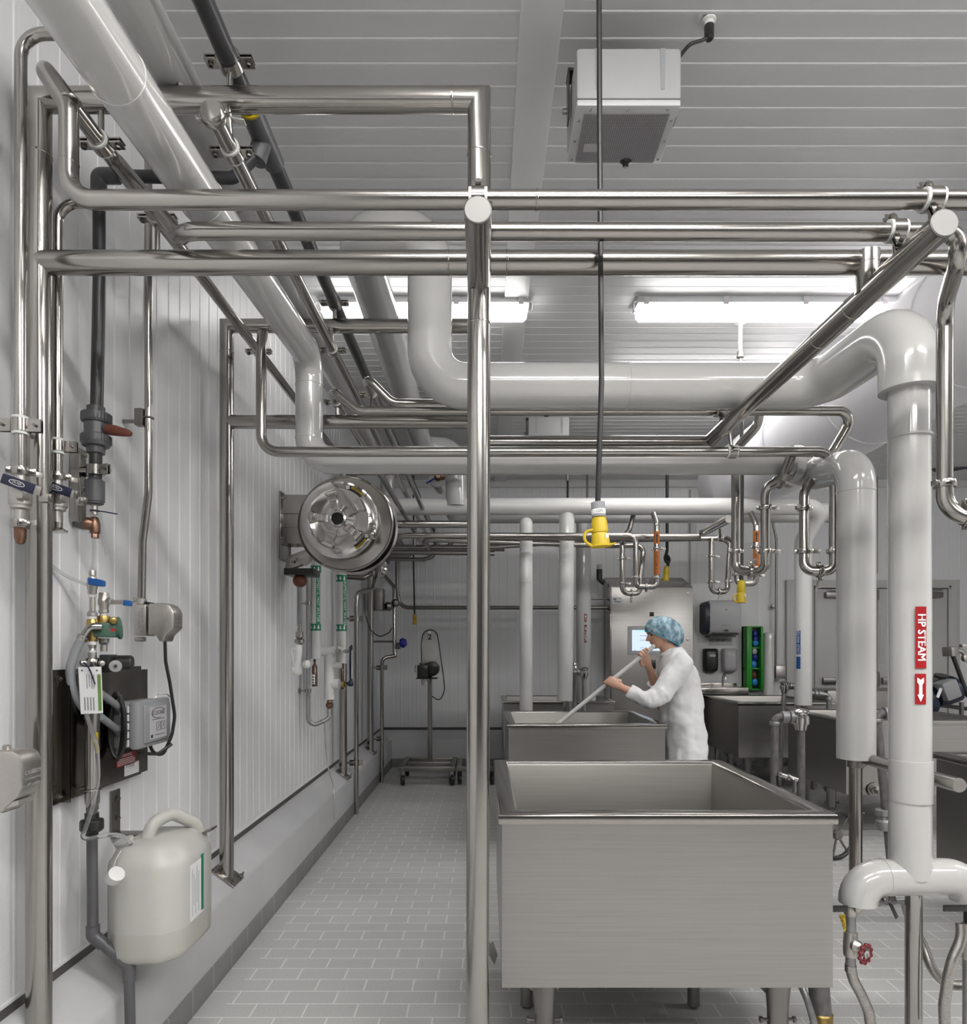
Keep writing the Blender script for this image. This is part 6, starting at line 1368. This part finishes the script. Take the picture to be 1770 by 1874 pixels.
# ============================================================ VACUUM BREAKERS AND TAPS AT THE VATS
def breaker(label, xl, yl, xr, yr, Y, r, leanl=0, leanr=0, dY=0.0, mm=RUSTY, zl=0.0, zr=0.0, side=None):
    """inverted U of threaded pipe with a chrome vacuum breaker on its right leg"""
    t = thing('vacuum_breaker', label, 'vacuum breaker', P(xr, yr, Y), 'chrome vacuum breakers on threaded pipe')
    a, b = P(xl, yl, Y + dY), P(xr, yr, Y)
    foot_l = V((a.x + leanl, a.y, zl)); foot_r = V((b.x + leanr, b.y, zr))
    lp = [foot_l, a, a.lerp(b, .5)]; rp = [b, foot_r]
    if side: lp = [V((side, foot_l.y, foot_l.z))] + lp; rp = rp + [V((side, foot_r.y, foot_r.z))]
    bm = B(); tube(bm, lp, r, r * 1.6, 16); tube(bm, rp, r, r * 1.6, 16); part('riser', bm, mm, t)
    bm = B(); d = (b - a).normalized(); l = (b - a).length
    lathe(bm, [(r * 1.3, 0), (r * 1.35, .004), (r * 1.3, l * .12), (r * 1.25, l * .13)], a - V((0, 0, r * 2.1)), UZ, 16)
    lathe(bm, [(r * 1.1, l * .25), (r * 1.5, l * .27), (r * 1.55, l * .5), (r * 1.3, l * .53), (r * 1.7, l * .56), (r * 1.7, l * .68), (r * 1.2, l * .72), (r * 1.1, l * .95)], a, d, 18); part('union', bm, GALV, t)
    bm = B(); lathe(bm, [(r * 1.35, -r * 3.4), (r * 1.5, -r * 2.4), (r * 1.9, -r * 1.2), (r * 1.9, r * .2), (r * 1.5, r * .7), (r * 2.1, r * 1.0), (r * 2.2, r * 1.4), (r * 1.6, r * 2.0), (r * .8, r * 2.2), (0, r * 2.25)], b, UZ, 22)
    for k in range(5):
        a_ = 2 * PI * k / 5; cyl(bm, b + V((math.cos(a_) * r * 1.9, math.sin(a_) * r * 1.9, -r * 2.0)), b + V((math.cos(a_) * r * 1.9, math.sin(a_) * r * 1.9, 0)), r * .25, 6)
    part('breaker_body', bm, CHROME, t); return t
vb = breaker('nearest chrome vacuum breaker on rusty pipes, behind the right edge of the biggest vat', 1418, 1312, 1466, 1312, 3.9, L(7, 3.9))
bm = B(); c = P(1424, 1416, 3.88); lathe(bm, [(.012, 0), (.018, .01), (.012, .02), (.014, .05), (.02, .055), (.014, .07), (.012, .11)], c, (1, -.2, -.3), 12); tube(bm, [P(1448, 1424, 3.86), P(1454, 1428, 3.85), P(1454, 1450, 3.85)], .010, .02, 10); part('hose_tap', bm, CHROME, vb)
bm = B(); tube(bm, [P(1422, 1420, 3.88), P(1425, 1438, 3.87), P(1440, 1450, 3.86)], .006, .03, 8); part('tap_lever', bm, BLACK, vb)
vb2 = breaker('vacuum breaker on leaning rusty pipe, half hidden behind the steam riser', 1604, 1306, 1655, 1304, 3.3, L(7.5, 3.3), .075, 0, 0, RUSTY, .36, .33, 2.3)
bm = B(); c = P(1614, 1508, 3.3); lathe(bm, [(.02, 0), (.030, .004), (.034, .02), (.034, .045), (.026, .055), (.026, .07), (.038, .075), (.038, .10), (.03, .104)], V((P(1617, 0, 3.3).x, 3.3, P(0, 1520, 3.3).z)), UZ, 12); part('pipe_union', bm, GALV, vb2)
breaker('vacuum breaker low behind the far right white drop, at the middle right-hand vat', 1517, 1272, 1477, 1268, 6.28, L(4.6, 6.28), 0, 0, 0, GALV)
breaker('vacuum breaker with slanted pipe beside the far right white drop', 1462, 1256, 1436, 1255, 6.6, L(4, 6.6), 0, -.06, 0, GALV)
breaker('vacuum breaker on grey pipes over the far left vat, right of the white risers', 1042, 1232, 1069, 1229, 6.3, L(4, 6.3), 0, 0, 0, GALV)
t = pipe('short grey vent pipe right of the thicker white riser at the far vat', [P(1052, 1222, 6.4), V((P(1052, 0, 6.4).x, 6.4, 0))], L(3.6, 6.4), 0, GALV, 'vent_pipe', 14, None)
bm = B(); lathe(bm, [(.022, 0), (.026, .01), (.026, .03), (.02, .05), (.024, .06), (.018, .075), (0, .08)], P(1052, 1228, 6.4), UZ, 16); part('vent_cap', bm, CHROME, t)

# ============================================================ VALVES UNDER THE STEAM MANIFOLD
def hose(bm, pts, r, R=.12): tube(bm, pts, r, R, 18)
BRAID = mat('braided_steel_hose', (.42, .40, .375), .35, 1, noise=.55, nscale=(260, 260, 160))
st1 = thing('steam_valve_train', 'valve train with red handwheel under the left end of the white manifold', 'valve', P(1567, 1790, 2.3))
q = lambda px, py, Y=2.3: P(px, py, Y)
def vstack(parent, items, px):
    for nm, mm, pr in items:
        ys = max(p[1] for p in pr); bm = B(); lathe(bm, sorted([(L(w, 2.3), (ys - y) * 2.3 / F) for w, y in pr], key=lambda t: t[1]), q(px, ys), UZ, 20); part(nm, bm, mm, parent)
vstack(st1, [('pipe', STEELD, [(7.5, 1640), (7.5, 1652)]), ('ball_valve', CAST, [(9, 1650), (12, 1655), (13, 1662), (12, 1672), (9.5, 1676)]), ('pipe', GALV, [(9, 1674), (9, 1706)]), ('gate_valve', CAST, [(11.5, 1705), (12, 1715), (12.5, 1722), (13, 1738), (12, 1749), (11, 1750)]), ('pipe', GALV, [(8.5, 1748), (9, 1768)]), ('hose_ferrule', STEEL, [(10, 1766), (10, 1778)])], 1557)
bm = B(); lathe(bm, [(.018, 0), (.022, .01), (.018, .025), (.013, .03), (.013, .055)], q(1560, 1728, 2.29), (.6, -.8, -.1), 16); part('valve_bonnet', bm, CAST, st1)
hc = q(1584, 1746, 2.24); hax = V((.45, -.88, -.05)).normalized(); X, Y_, Z = basis(hax)
bm = B(); n = 64; rr = L(15, 2.24)
torus(bm, hc, hax, rr, .0045, 40, 10)
for k in range(10): a = 2 * PI * k / 10; ball(bm, hc + (X * math.cos(a) + Y_ * math.sin(a)) * (rr + .003), .0068, (1, 1, 1), 10)
for k in range(5): a = 2 * PI * k / 5 + .3; d = X * math.cos(a) + Y_ * math.sin(a); box(bm, hc + d * rr * .5, (rr, .007, .005), (d, hax.cross(d), hax), .001)
part('handwheel', bm, REDW, st1, 'dark red handwheel')
bm = B(); lathe(bm, [(rr * .42, 0), (rr * .42, .004)], hc + hax * .003, hax, 20); part('wheel_disc', bm, LGREYW, st1)
bm = B(); lathe(bm, [(.006, 0), (.006, .012), (.004, .014)], hc, hax, 6); part('wheel_nut', bm, STEEL, st1)
bm = B(); box(bm, q(1528, 1663, 2.25), (.085, .005, .022), None, .002); part('black_lever', bm, BLACKP, st1)
bm = B(); lathe(bm, [(.011, 0), (.013, .004), (.013, .012), (.007, .014)], q(1567, 1662, 2.27), (.2, -1, 0), 8); part('lever_nut', bm, STEEL, st1)
bm = B(); prism(bm, [q(1535, 1674, 2.27), q(1547, 1674, 2.27), q(1549, 1700, 2.27), q(1546, 1706, 2.27)], (0, .001, 0)); tg = part('yellow_tag', bm, YELLOW, st1, 'yellow tag with black lettering')
d_ = V((.28, 0, -1)).normalized(); n_ = V((1, 0, .28)).normalized()
bm = B(); text_bm(bm, 'Swan', .022, plane_map(q(1543.5, 1688, 2.268), d_, n_)); part('tag_lettering', bm, INK, tg)
bm = B(); hose(bm, [q(1558, 1774), q(1560, 1790), q(1574, 1815), q(1590, 1850), q(1597, 1900), q(1597, 1990)], L(9.5, 2.3)); part('braided_hose', bm, BRAID, st1)
bm = B(); tube(bm, [q(1565, 1648, 2.32), q(1600, 1650, 2.36), q(1660, 1648, 2.42)], L(6, 2.35), .05, 14); lathe(bm, [(.017, 0), (.019, .004), (.019, .03), (.015, .034), (.013, .06), (.019, .064), (.019, .09), (.014, .094)], q(1594, 1650, 2.34), (1, .25, 0), 8); part('side_branch', bm, GALV, st1)
bm = B(); lathe(bm, [(.008, 0), (.012, .004), (.012, .014), (.006, .018)], q(1618, 1642, 2.34), (.1, -1, .2), 8); part('branch_nut', bm, STEEL, st1)
bm = B(); prism(bm, [q(1626, 1652, 2.30), q(1634, 1655, 2.30), q(1645, 1678, 2.30), q(1640, 1683, 2.30)], (0, .005, 0), .001); part('branch_lever', bm, BLACKP, st1)
bm = B(); hose(bm, [q(1655, 1648, 2.42), q(1668, 1690, 2.44), q(1690, 1730, 2.42), q(1705, 1775, 2.38), q(1735, 1805, 2.36), q(1790, 1802, 2.34)], L(8.5, 2.4)); part('return_hose', bm, BRAID, st1)
st2 = thing('steam_valve_train', 'valve train with black lever under the right end of the white manifold', 'valve', P(1770, 1790, 2.3))
vstack(st2, [('pipe', BLACKP, [(7.5, 1640), (7.5, 1690)]), ('union', CAST, [(10, 1688), (11, 1692), (11, 1700), (9, 1703)]), ('valve_body', CAST, [(13, 1702), (14, 1710), (14, 1745), (10, 1755)]), ('pipe', GALV, [(9, 1750), (9, 1900)])], 1772)
bm = B(); box(bm, q(1750, 1662, 2.25), (.085, .006, .022), None, .002); part('black_lever', bm, BLACKP, st2)
bm = B(); hose(bm, [q(1759, 1690, 2.26), q(1762, 1715, 2.25), q(1744, 1755, 2.24), q(1735, 1790, 2.24), q(1728, 1840, 2.24), q(1730, 1900, 2.24)], L(9.5, 2.24)); part('braided_hose', bm, BRAID, st2)

# ============================================================ PUMP BY THE RIGHT EDGE
pm = thing('machine_pump', 'dark blue motor pump with tilted handle, at the right edge behind a vat', 'pump', P(1735, 1290, 6.4))
q = lambda px, py, Y=6.3: P(px, py, Y)
bm = B(); lathe(bm, [(.05, 0), (.11, .02), (.125, .05), (.125, .22), (.10, .25), (.06, .27)], q(1706, 1275), (1, 0, .38), 26); lathe(bm, [(.12, 0), (.13, .02), (.10, .1)], q(1704, 1281), (-1, 0, -.3), 22); part('motor', bm, NAVY, pm)
bm = B(); box(bm, q(1733, 1262, 6.2), (.14, .16, .17), (V((.93, 0, .36)).normalized(), V((0, 1, 0)), V((-.36, 0, .93)).normalized()), .015); part('gearbox', bm, GREYP, pm)
bm = B(); box(bm, q(1719, 1268, 6.15), (.025, .01, .09), (V((.93, 0, -.36)).normalized(), V((0, 1, 0)), V((.36, 0, .93)).normalized())); part('sticker', bm, PAPER, pm)
bm = B(); cyl(bm, q(1772, 1275, 6.2), q(1744, 1200, 6.2), .018, 12); tube(bm, [q(1690, 1288), q(1740, 1293), q(1790, 1300)], .018, 0, 10); part('rod', bm, BLACKP, pm)
bm = B(); box(bm, q(1740, 1192, 6.2), (.09, .1, .085), (V((.95, .3, .1)).normalized(), V((-.3, .95, 0)).normalized(), V((-.1, 0, 1)).normalized()), .008); part('control_box', bm, CAST, pm)
bm = B(); tube(bm, [q(1752, 1190), q(1762, 1192), q(1772, 1208), q(1782, 1225)], .02, .05, 12); lathe(bm, [(.02, 0), (.035, .01), (.035, .04), (.02, .05)], q(1762, 1204), (.3, -1, 0), 12); box(bm, q(1770, 1182), (.12, .05, .03), None, .004); part('pipework', bm, CAST, pm)
bm = B(); lathe(bm, [(.03, 0), (.06, .01), (.06, .03)], q(1722, 1241), (0, -.3, 1), 16); torus(bm, q(1739, 1243, 6.25), (0, 1, 0), .022, .006, 18, 6); part('cap', bm, BLACKP, pm)
for px in (1705, 1760): bm = B(); cyl(bm, q(px, 1285), V((q(px, 0).x, 6.3, 0)), .02, 10); part('stand_leg', bm, STEELD, pm)
# ============================================================ THE PERSON
pe = thing('person', 'person in white lab coat and blue hairnet stirring the smaller vat', 'person', (1.53, 5.30, 0))
PY = 5.30
hf, hu, hl = V((-.966, 0, -.259)), V((-.259, 0, .966)), V((0, -1, 0))
C0 = V((1.377, PY, 1.4457))
def interp(tab, h):
    for (a, *p), (b, *q) in zip(tab[:-1], tab[1:]):
        if a <= h <= b:
            t = (h - a) / (b - a); t = t * t * (3 - 2 * t) * .5 + t * .5
            return [x + (y - x) * t for x, y in zip(p, q)]
    return list(tab[-1][1:])
HT = [(0.0, .058, -.01, .020), (.010, .069, -.025, .034), (.03, .073, -.045, .048), (.055, .078, -.065, .058), (.08, .082, -.08, .066), (.118, .082, -.092, .071), (.135, .086, -.095, .073), (.165, .083, -.095, .073), (.195, .062, -.082, .062), (.215, .030, -.05, .038), (.224, .008, -.02, .014)]
def head_ring(h, n=40):
    fr, bk, hw = interp(HT, h); c = (fr + bk) / 2; a = (fr - bk) / 2
    g = lambda m, s: math.exp(-((h - m) / s) ** 2)
    out = []
    for k in range(n):
        th = 2 * PI * k / n; tt = th if th < PI else th - 2 * PI
        e = .82
        ct, st = math.cos(th), math.sin(th)
        f_ = c + a * math.copysign(abs(ct) ** e, ct); l_ = hw * math.copysign(abs(st) ** e, st)
        nose = (.030 * g(.079, .009) + .022 * g(.093, .012) + .012 * g(.108, .012)) * math.exp(-(tt / .20) ** 2)
        lips = (.009 * g(.057, .005) + .008 * g(.047, .005) + .006 * g(.012, .012)) * math.exp(-(tt / .42) ** 2) - .004 * g(.052, .003) * math.exp(-(tt / .4) ** 2)
        eye = -.010 * g(.113, .010) * math.exp(-((abs(tt) - .55) / .25) ** 2)
        brow = .004 * g(.129, .008) * math.exp(-((abs(tt) - .4) / .4) ** 2)
        cheek = .005 * g(.085, .02) * math.exp(-((abs(tt) - .9) / .3) ** 2)
        r = nose + lips + eye + brow + cheek
        out.append(C0 + hu * h + hf * (f_ + r * max(0, ct)) + hl * (l_ + r * st * .6))
    return out
body = B()
loft(body, [head_ring(.224 * i / 56) for i in range(57)])
for s in (-1, 1): ball(body, C0 + hu * .098 + hf * -.012 + hl * s * .072, .03, (.55, .35, 1), 12)
def limb(pts, rad, seg=18):
    tube(body, pts, rad[0], 0, seg, True, rad)
    for p, r in zip(pts, rad): ball(body, p, r * .99, (1, 1, 1), 14)
nk = V((1.452, PY, 1.38))
limb([nk, C0 + hu * .03 + hf * -.02, C0 + hu * .07 + hf * -.03], [.062, .056, .055])
def torso(zs):
    loft(body, [[V((xc + hx * math.cos(a), PY + hy * math.sin(a), z)) for a in [2 * PI * k / 28 for k in range(28)]] for z, xc, hx, hy in zs])
torso([(.80, 1.535, .115, .165), (.92, 1.53, .12, .175), (1.05, 1.525, .105, .15), (1.18, 1.51, .115, .165), (1.29, 1.485, .11, .185), (1.36, 1.465, .085, .15), (1.41, 1.455, .06, .07)])
for s in (-1, 1): limb([V((1.535, PY + s * .085, .84)), V((1.525, PY + s * .09, .46)), V((1.545, PY + s * .09, .09))], [.09, .062, .042])
for s in (-1, 1): loft(body, [[V((1.545 + x, PY + s * .09 + y, z)) for x, y in ((-.16 * k, -.02), (-.19 * k, 0), (-.16 * k, .03), (-.05, .042), (.04, .03), (.055, 0), (.04, -.03), (-.05, -.04))] for z, k in ((.004, 1), (.03, 1), (.06, .7), (.1, .2))])
# arms: near (left) then far (right)
LS, LE, LW = V((1.475, PY - .185, 1.30)), V((1.245, PY - .265, 1.045)), V((1.035, PY - .16, 1.135))
RS_, RE, RW = V((1.465, PY + .185, 1.30)), V((1.40, PY + .20, 1.03)), V((1.285, PY + .03, 1.275))
limb([LS, LS.lerp(LE, .5), LE, LE.lerp(LW, .45), LW], [.056, .047, .041, .039, .027])
limb([RS_, RS_.lerp(RE, .5), RE, RE.lerp(RW, .45), RW], [.056, .047, .041, .038, .027])
# the paddle they hold
S0, S1 = V((1.262, PY - .075, 1.428)), V((.47, PY - .07, .785))
sd = (S1 - S0).normalized(); SR = .0165
def hand(grip, wrist, e1, n, across):
    """grip: point on the shaft; palm comes from side e1, fingers over n"""
    e1, n = V(e1).normalized(), V(n).normalized()
    circ = lambda a, off, r=SR + .0085: grip + across * off + e1 * (r * math.cos(a)) + n * (r * math.sin(a))
    kn = circ(.75, 0, SR + .016)
    d = (kn - wrist).normalized(); nn = d.cross(across).normalized()
    rings = []
    for t, w, th in ((-.05, .026, .020), (.15, .031, .019), (.55, .041, .0175), (1.0, .042, .0135)):
        c = wrist.lerp(kn, t); rings.append([c + across * (w * math.cos(q)) + nn * (th * math.sin(q)) for q in [2 * PI * k / 18 for k in range(18)]])
    loft(body, rings)
    for i, (off, ln, r) in enumerate(((-.031, 1.0, .0088), (-.0105, 1.12, .0092), (.0105, 1.04, .0088), (.030, .82, .0076))):
        pts = [circ(.75, off, SR + .015), circ(1.25, off * 1.06, SR + .0125), circ(1.25 + .75 * ln, off * 1.1, SR + .009), circ(1.25 + 1.6 * ln, off * 1.12, SR + .0075), circ(1.25 + 2.3 * ln, off * 1.12, SR + .0070)]
        tube(body, pts, r, .01, 12); ball(body, pts[0], r * 1.12, (1, 1, 1), 10); ball(body, pts[-1], r * .98, (1, 1, 1), 10)
    b = wrist.lerp(kn, .42) - across * .034
    pts = [b, b - across * .016 - n * .004, circ(-.35, -.050, SR + .012), circ(-1.1, -.052, SR + .009)]
    tube(body, pts, .0105, .012, 12); ball(body, pts[-1], .010, (1, 1, 1), 10); ball(body, b, .015, (1, 1, 1), 10)
gl = S0 + sd * .405; gr_ = S0 + sd * .055
hand(gl, LW, (.25, -.9, .1), (-.64, 0, .77), sd)
hand(gr_, RW, (.1, .85, -.35), (-.64, 0, .77), -sd)
ob = part('body', body, SKIN, pe)
rm = ob.modifiers.new('Remesh', 'REMESH'); rm.mode = 'VOXEL'; rm.voxel_size = .0042; rm.use_smooth_shade = True
sm = ob.modifiers.new('Smooth', 'SMOOTH'); sm.factor = .5; sm.iterations = 3
dg = bpy.context.evaluated_depsgraph_get(); me = bpy.data.meshes.new_from_object(ob.evaluated_get(dg)); ob.modifiers.clear()
old = ob.data; ob.data = me; me.name = 'body'; me.materials.clear(); me.materials.append(SKIN)
me.polygons.foreach_set('use_smooth', [True] * len(me.polygons)); bpy.data.meshes.remove(old)
# eyes, brows, mouth
for s in (-1, 1):
    bm = B(); ball(bm, C0 + hu * .111 + hf * .0655 + hl * s * .036, .0105, (1, 1, .62), 14); ey = part('eye', bm, HAIR, ob)
    bm = B(); tube(bm, [C0 + hu * .129 + hf * .087 + hl * s * .014, C0 + hu * .133 + hf * .083 + hl * s * .034, C0 + hu * .129 + hf * .071 + hl * s * .052], .0028, .01, 8); part('eyebrow', bm, HAIR, ob)
bm = B(); tube(bm, [C0 + hu * .052 + hf * .079 + hl * -.018, C0 + hu * .0525 + hf * .0855, C0 + hu * .052 + hf * .079 + hl * .018], .0024, .01, 8)
part('lips', bm, mat('lip_skin', (.36, .12, .09), .45, noise=.05), ob)
# hairnet
bm = B(); A, Bp = V((.914, 0, -.406)), V((.406, 0, .914)); cN = V((1.385, PY, 1.556))
rings = []; N = 48
for i in range(15):
    ph = -.36 + (PI / 2 + .36) * i / 14; ring = []
    for k in range(N):
        th = 2 * PI * k / N
        pk = 1 + .022 * math.sin(11 * th + 1.3 * i) * (1 - i / 14) + .014 * math.sin(19 * th - i)
        if i == 0: pk *= .95
        ring.append(cN + A * (.150 * math.cos(th) * math.cos(ph) * pk + (.012 if math.cos(th) > 0 else 0)) + V((0, .099 * math.sin(th) * math.cos(ph) * pk, 0)) + Bp * (.126 * math.sin(ph)))
    rings.append(ring)
loft(bm, rings[:-1]); net = part('hairnet', bm, NET, pe, 'pale blue hairnet', ang=60)
bm = B(); tube(bm, [p for p in rings[0]] + [rings[0][0]], .004, 0, 8, False); part('elastic_edge', bm, mat('blue_elastic', (.12, .42, .62), .6, noise=.1), net)
# coat
coat = B()
CT = [(.50, 1.545, .165, .26), (.62, 1.54, .160, .25), (.75, 1.532, .152, .235), (.88, 1.525, .150, .228), (1.0, 1.518, .146, .215), (1.10, 1.515, .145, .21), (1.20, 1.50, .143, .215), (1.28, 1.485, .135, .22), (1.335, 1.472, .115, .205), (1.375, 1.462, .095, .165), (1.41, 1.455, .080, .11), (1.44, 1.455, .068, .08)]
rings = []
for i, (z, xc, hx, hy) in enumerate(CT):
    ring = []
    for k in range(56):
        a = 2 * PI * k / 56; fold = 1 + (.022 * math.sin(7 * a + i * .5) + .014 * math.sin(13 * a - i * .8)) * max(0, 1 - (z - .5) / .75)
        e = .86; ca, sa = math.cos(a), math.sin(a)
        ring.append(V((xc + hx * fold * math.copysign(abs(ca) ** e, ca), PY + hy * fold * math.copysign(abs(sa) ** e, sa), z + .01 * math.cos(a))))
    rings.append(ring)
loft(coat, rings, True)
def sleeve(pts, rad):
    n = len(pts); X, Y_, Z = basis(pts[-1] - pts[0]); rr = []; ps = []
    full = fillet(pts, .10)
    for i in range(60):
        t = i / 59 * (len(full) - 1); j = min(int(t), len(full) - 2); ps.append(full[j].lerp(full[j + 1], t - j))
        u = i / 59 * (len(rad) - 1); j = min(int(u), len(rad) - 2); rr.append((rad[j] + (rad[j + 1] - rad[j]) * (u - j)) * (1 + .03 * math.sin(i * .9) + .025 * math.sin(i * 1.7 + 1)))
    tube(coat, ps, .05, 0, 20, True, rr)
    for p, r in zip((ps[0], ps[30]), (rr[0], rr[30])): ball(coat, p, r, (1, 1, 1), 14)
sleeve([LS + V((.01, .03, .01)), LE + V((-.005, -.01, -.012)), LE.lerp(LW, .78)], [.082, .084, .078, .074, .076, .078, .074, .066, .052])
sleeve([RS_ + V((.01, -.03, .01)), RE + V((0, .01, -.01)), RE.lerp(RW, .55)], [.082, .080, .074, .072, .074, .070, .062, .056])
cob = part('lab_coat', coat, COAT, pe)
rm = cob.modifiers.new('Remesh', 'REMESH'); rm.mode = 'VOXEL'; rm.voxel_size = .0085; rm.use_smooth_shade = True
sm = cob.modifiers.new('Smooth', 'SMOOTH'); sm.factor = .5; sm.iterations = 4
tx = bpy.data.textures.new('cloth_creases', 'CLOUDS'); tx.noise_scale = .17; tx.noise_depth = 2
dp_ = cob.modifiers.new('Creases', 'DISPLACE'); dp_.texture = tx; dp_.strength = .050; dp_.mid_level = .45; dp_.texture_coords = 'LOCAL'
dg = bpy.context.evaluated_depsgraph_get(); me = bpy.data.meshes.new_from_object(cob.evaluated_get(dg)); cob.modifiers.clear()
old = cob.data; cob.data = me; me.materials.clear(); me.materials.append(COAT)
me.polygons.foreach_set('use_smooth', [True] * len(me.polygons)); bpy.data.meshes.remove(old); bpy.data.textures.remove(tx)
bm = B()
for s in (-1, 1):
    rings = []
    for t, w in ((0, .012), (.3, .03), (.7, .036), (1, .02)):
        a = (PI * .98) * t * s; c = V((1.455 + .078 * math.cos(a), PY + .086 * math.sin(a), 1.425 - .012 * t * 3 * t)); o_ = V((math.cos(a), math.sin(a), 0))
        rings.append([c + V((0, 0, w * .7)) - o_ * .004, c + V((0, 0, w * .7)) + o_ * .004, c + o_ * (.022 + w * .3) - V((0, 0, w * .6)), c + o_ * (.016 + w * .3) - V((0, 0, w * .6))])
    loft(bm, rings)
part('collar', bm, COAT, cob, ang=60)
bm = B()
for s in (-1, 1):
    loft(bm, [[V((xc + r * math.cos(a), PY + s * .09 + r * math.sin(a), z)) for a in [2 * PI * k / 20 for k in range(20)]] for z, xc, r in ((.10, 1.548, .075), (.3, 1.535, .082), (.5, 1.53, .088), (.78, 1.535, .105))])
part('trousers', bm, TROUS, pe)
for s in (-1, 1):
    bm = B(); loft(bm, [[V((1.545 + x * k2, PY + s * .09 + y * k2, z)) for x, y in ((-.16 * k, -.03), (-.205 * k, 0), (-.16 * k, .04), (-.05, .055), (.05, .04), (.07, 0), (.05, -.04), (-.05, -.05))] for z, k, k2 in ((.0, 1, 1), (.035, 1, 1.02), (.075, .72, 1), (.12, .25, .95))]); part('boot', bm, WHITEP, pe)
# paddle
pad = thing('stirring_paddle', 'long white stirring paddle in the hands of the person, its blade down in the vat', 'paddle', S1)
bm = B(); cyl(bm, S0 - sd * .03, S1, SR, 20); ball(bm, S0 - sd * .03, SR * 1.1, (1, 1, 1), 12); part('shaft', bm, WHITEP, pad)
bm = B(); w_ = V((0, 1, 0)); n_ = sd.cross(w_).normalized(); rings = []
for t, w, th in ((-.02, .018, .014), (.05, .055, .009), (.20, .062, .006), (.27, .05, .005), (.285, .03, .004)):
    c = S1 - sd * .12 + sd * t; rings.append([c + w_ * (w * math.cos(a)) + n_ * (th * math.sin(a)) for a in [2 * PI * k / 24 for k in range(24)]])
loft(bm, rings); part('blade', bm, WHITEP, pad)

# ============================================================ CAMERA AND WORLD
cam = bpy.data.cameras.new('camera'); co = bpy.data.objects.new('camera', cam); COL.objects.link(co)
co.location = (0, 0, CH); co.rotation_euler = (PI / 2, 0, 0)
cam.sensor_fit = 'HORIZONTAL'; cam.sensor_width = 36; cam.lens = 36 * F / 1770
cam.shift_x = (885 - CX) / 1770; cam.shift_y = (CY - 937) / 1770
cam.clip_start = .05
sc.camera = co
w = bpy.data.worlds.new('world'); sc.world = w; w.use_nodes = True
w.node_tree.nodes['Background'].inputs[0].default_value = (.5, .5, .52, 1); w.node_tree.nodes['Background'].inputs[1].default_value = .2
sc.view_settings.view_transform = 'Standard'; sc.view_settings.look = 'None'; sc.view_settings.exposure = EXPO; sc.view_settings.gamma = 1
sc.view_settings.use_curve_mapping = False
sc.cycles.max_bounces = 10; sc.cycles.diffuse_bounces = 5; sc.cycles.glossy_bounces = 5; sc.cycles.transmission_bounces = 8
sc.cycles.sample_clamp_indirect = 6; sc.cycles.caustics_reflective = False; sc.cycles.caustics_refractive = False
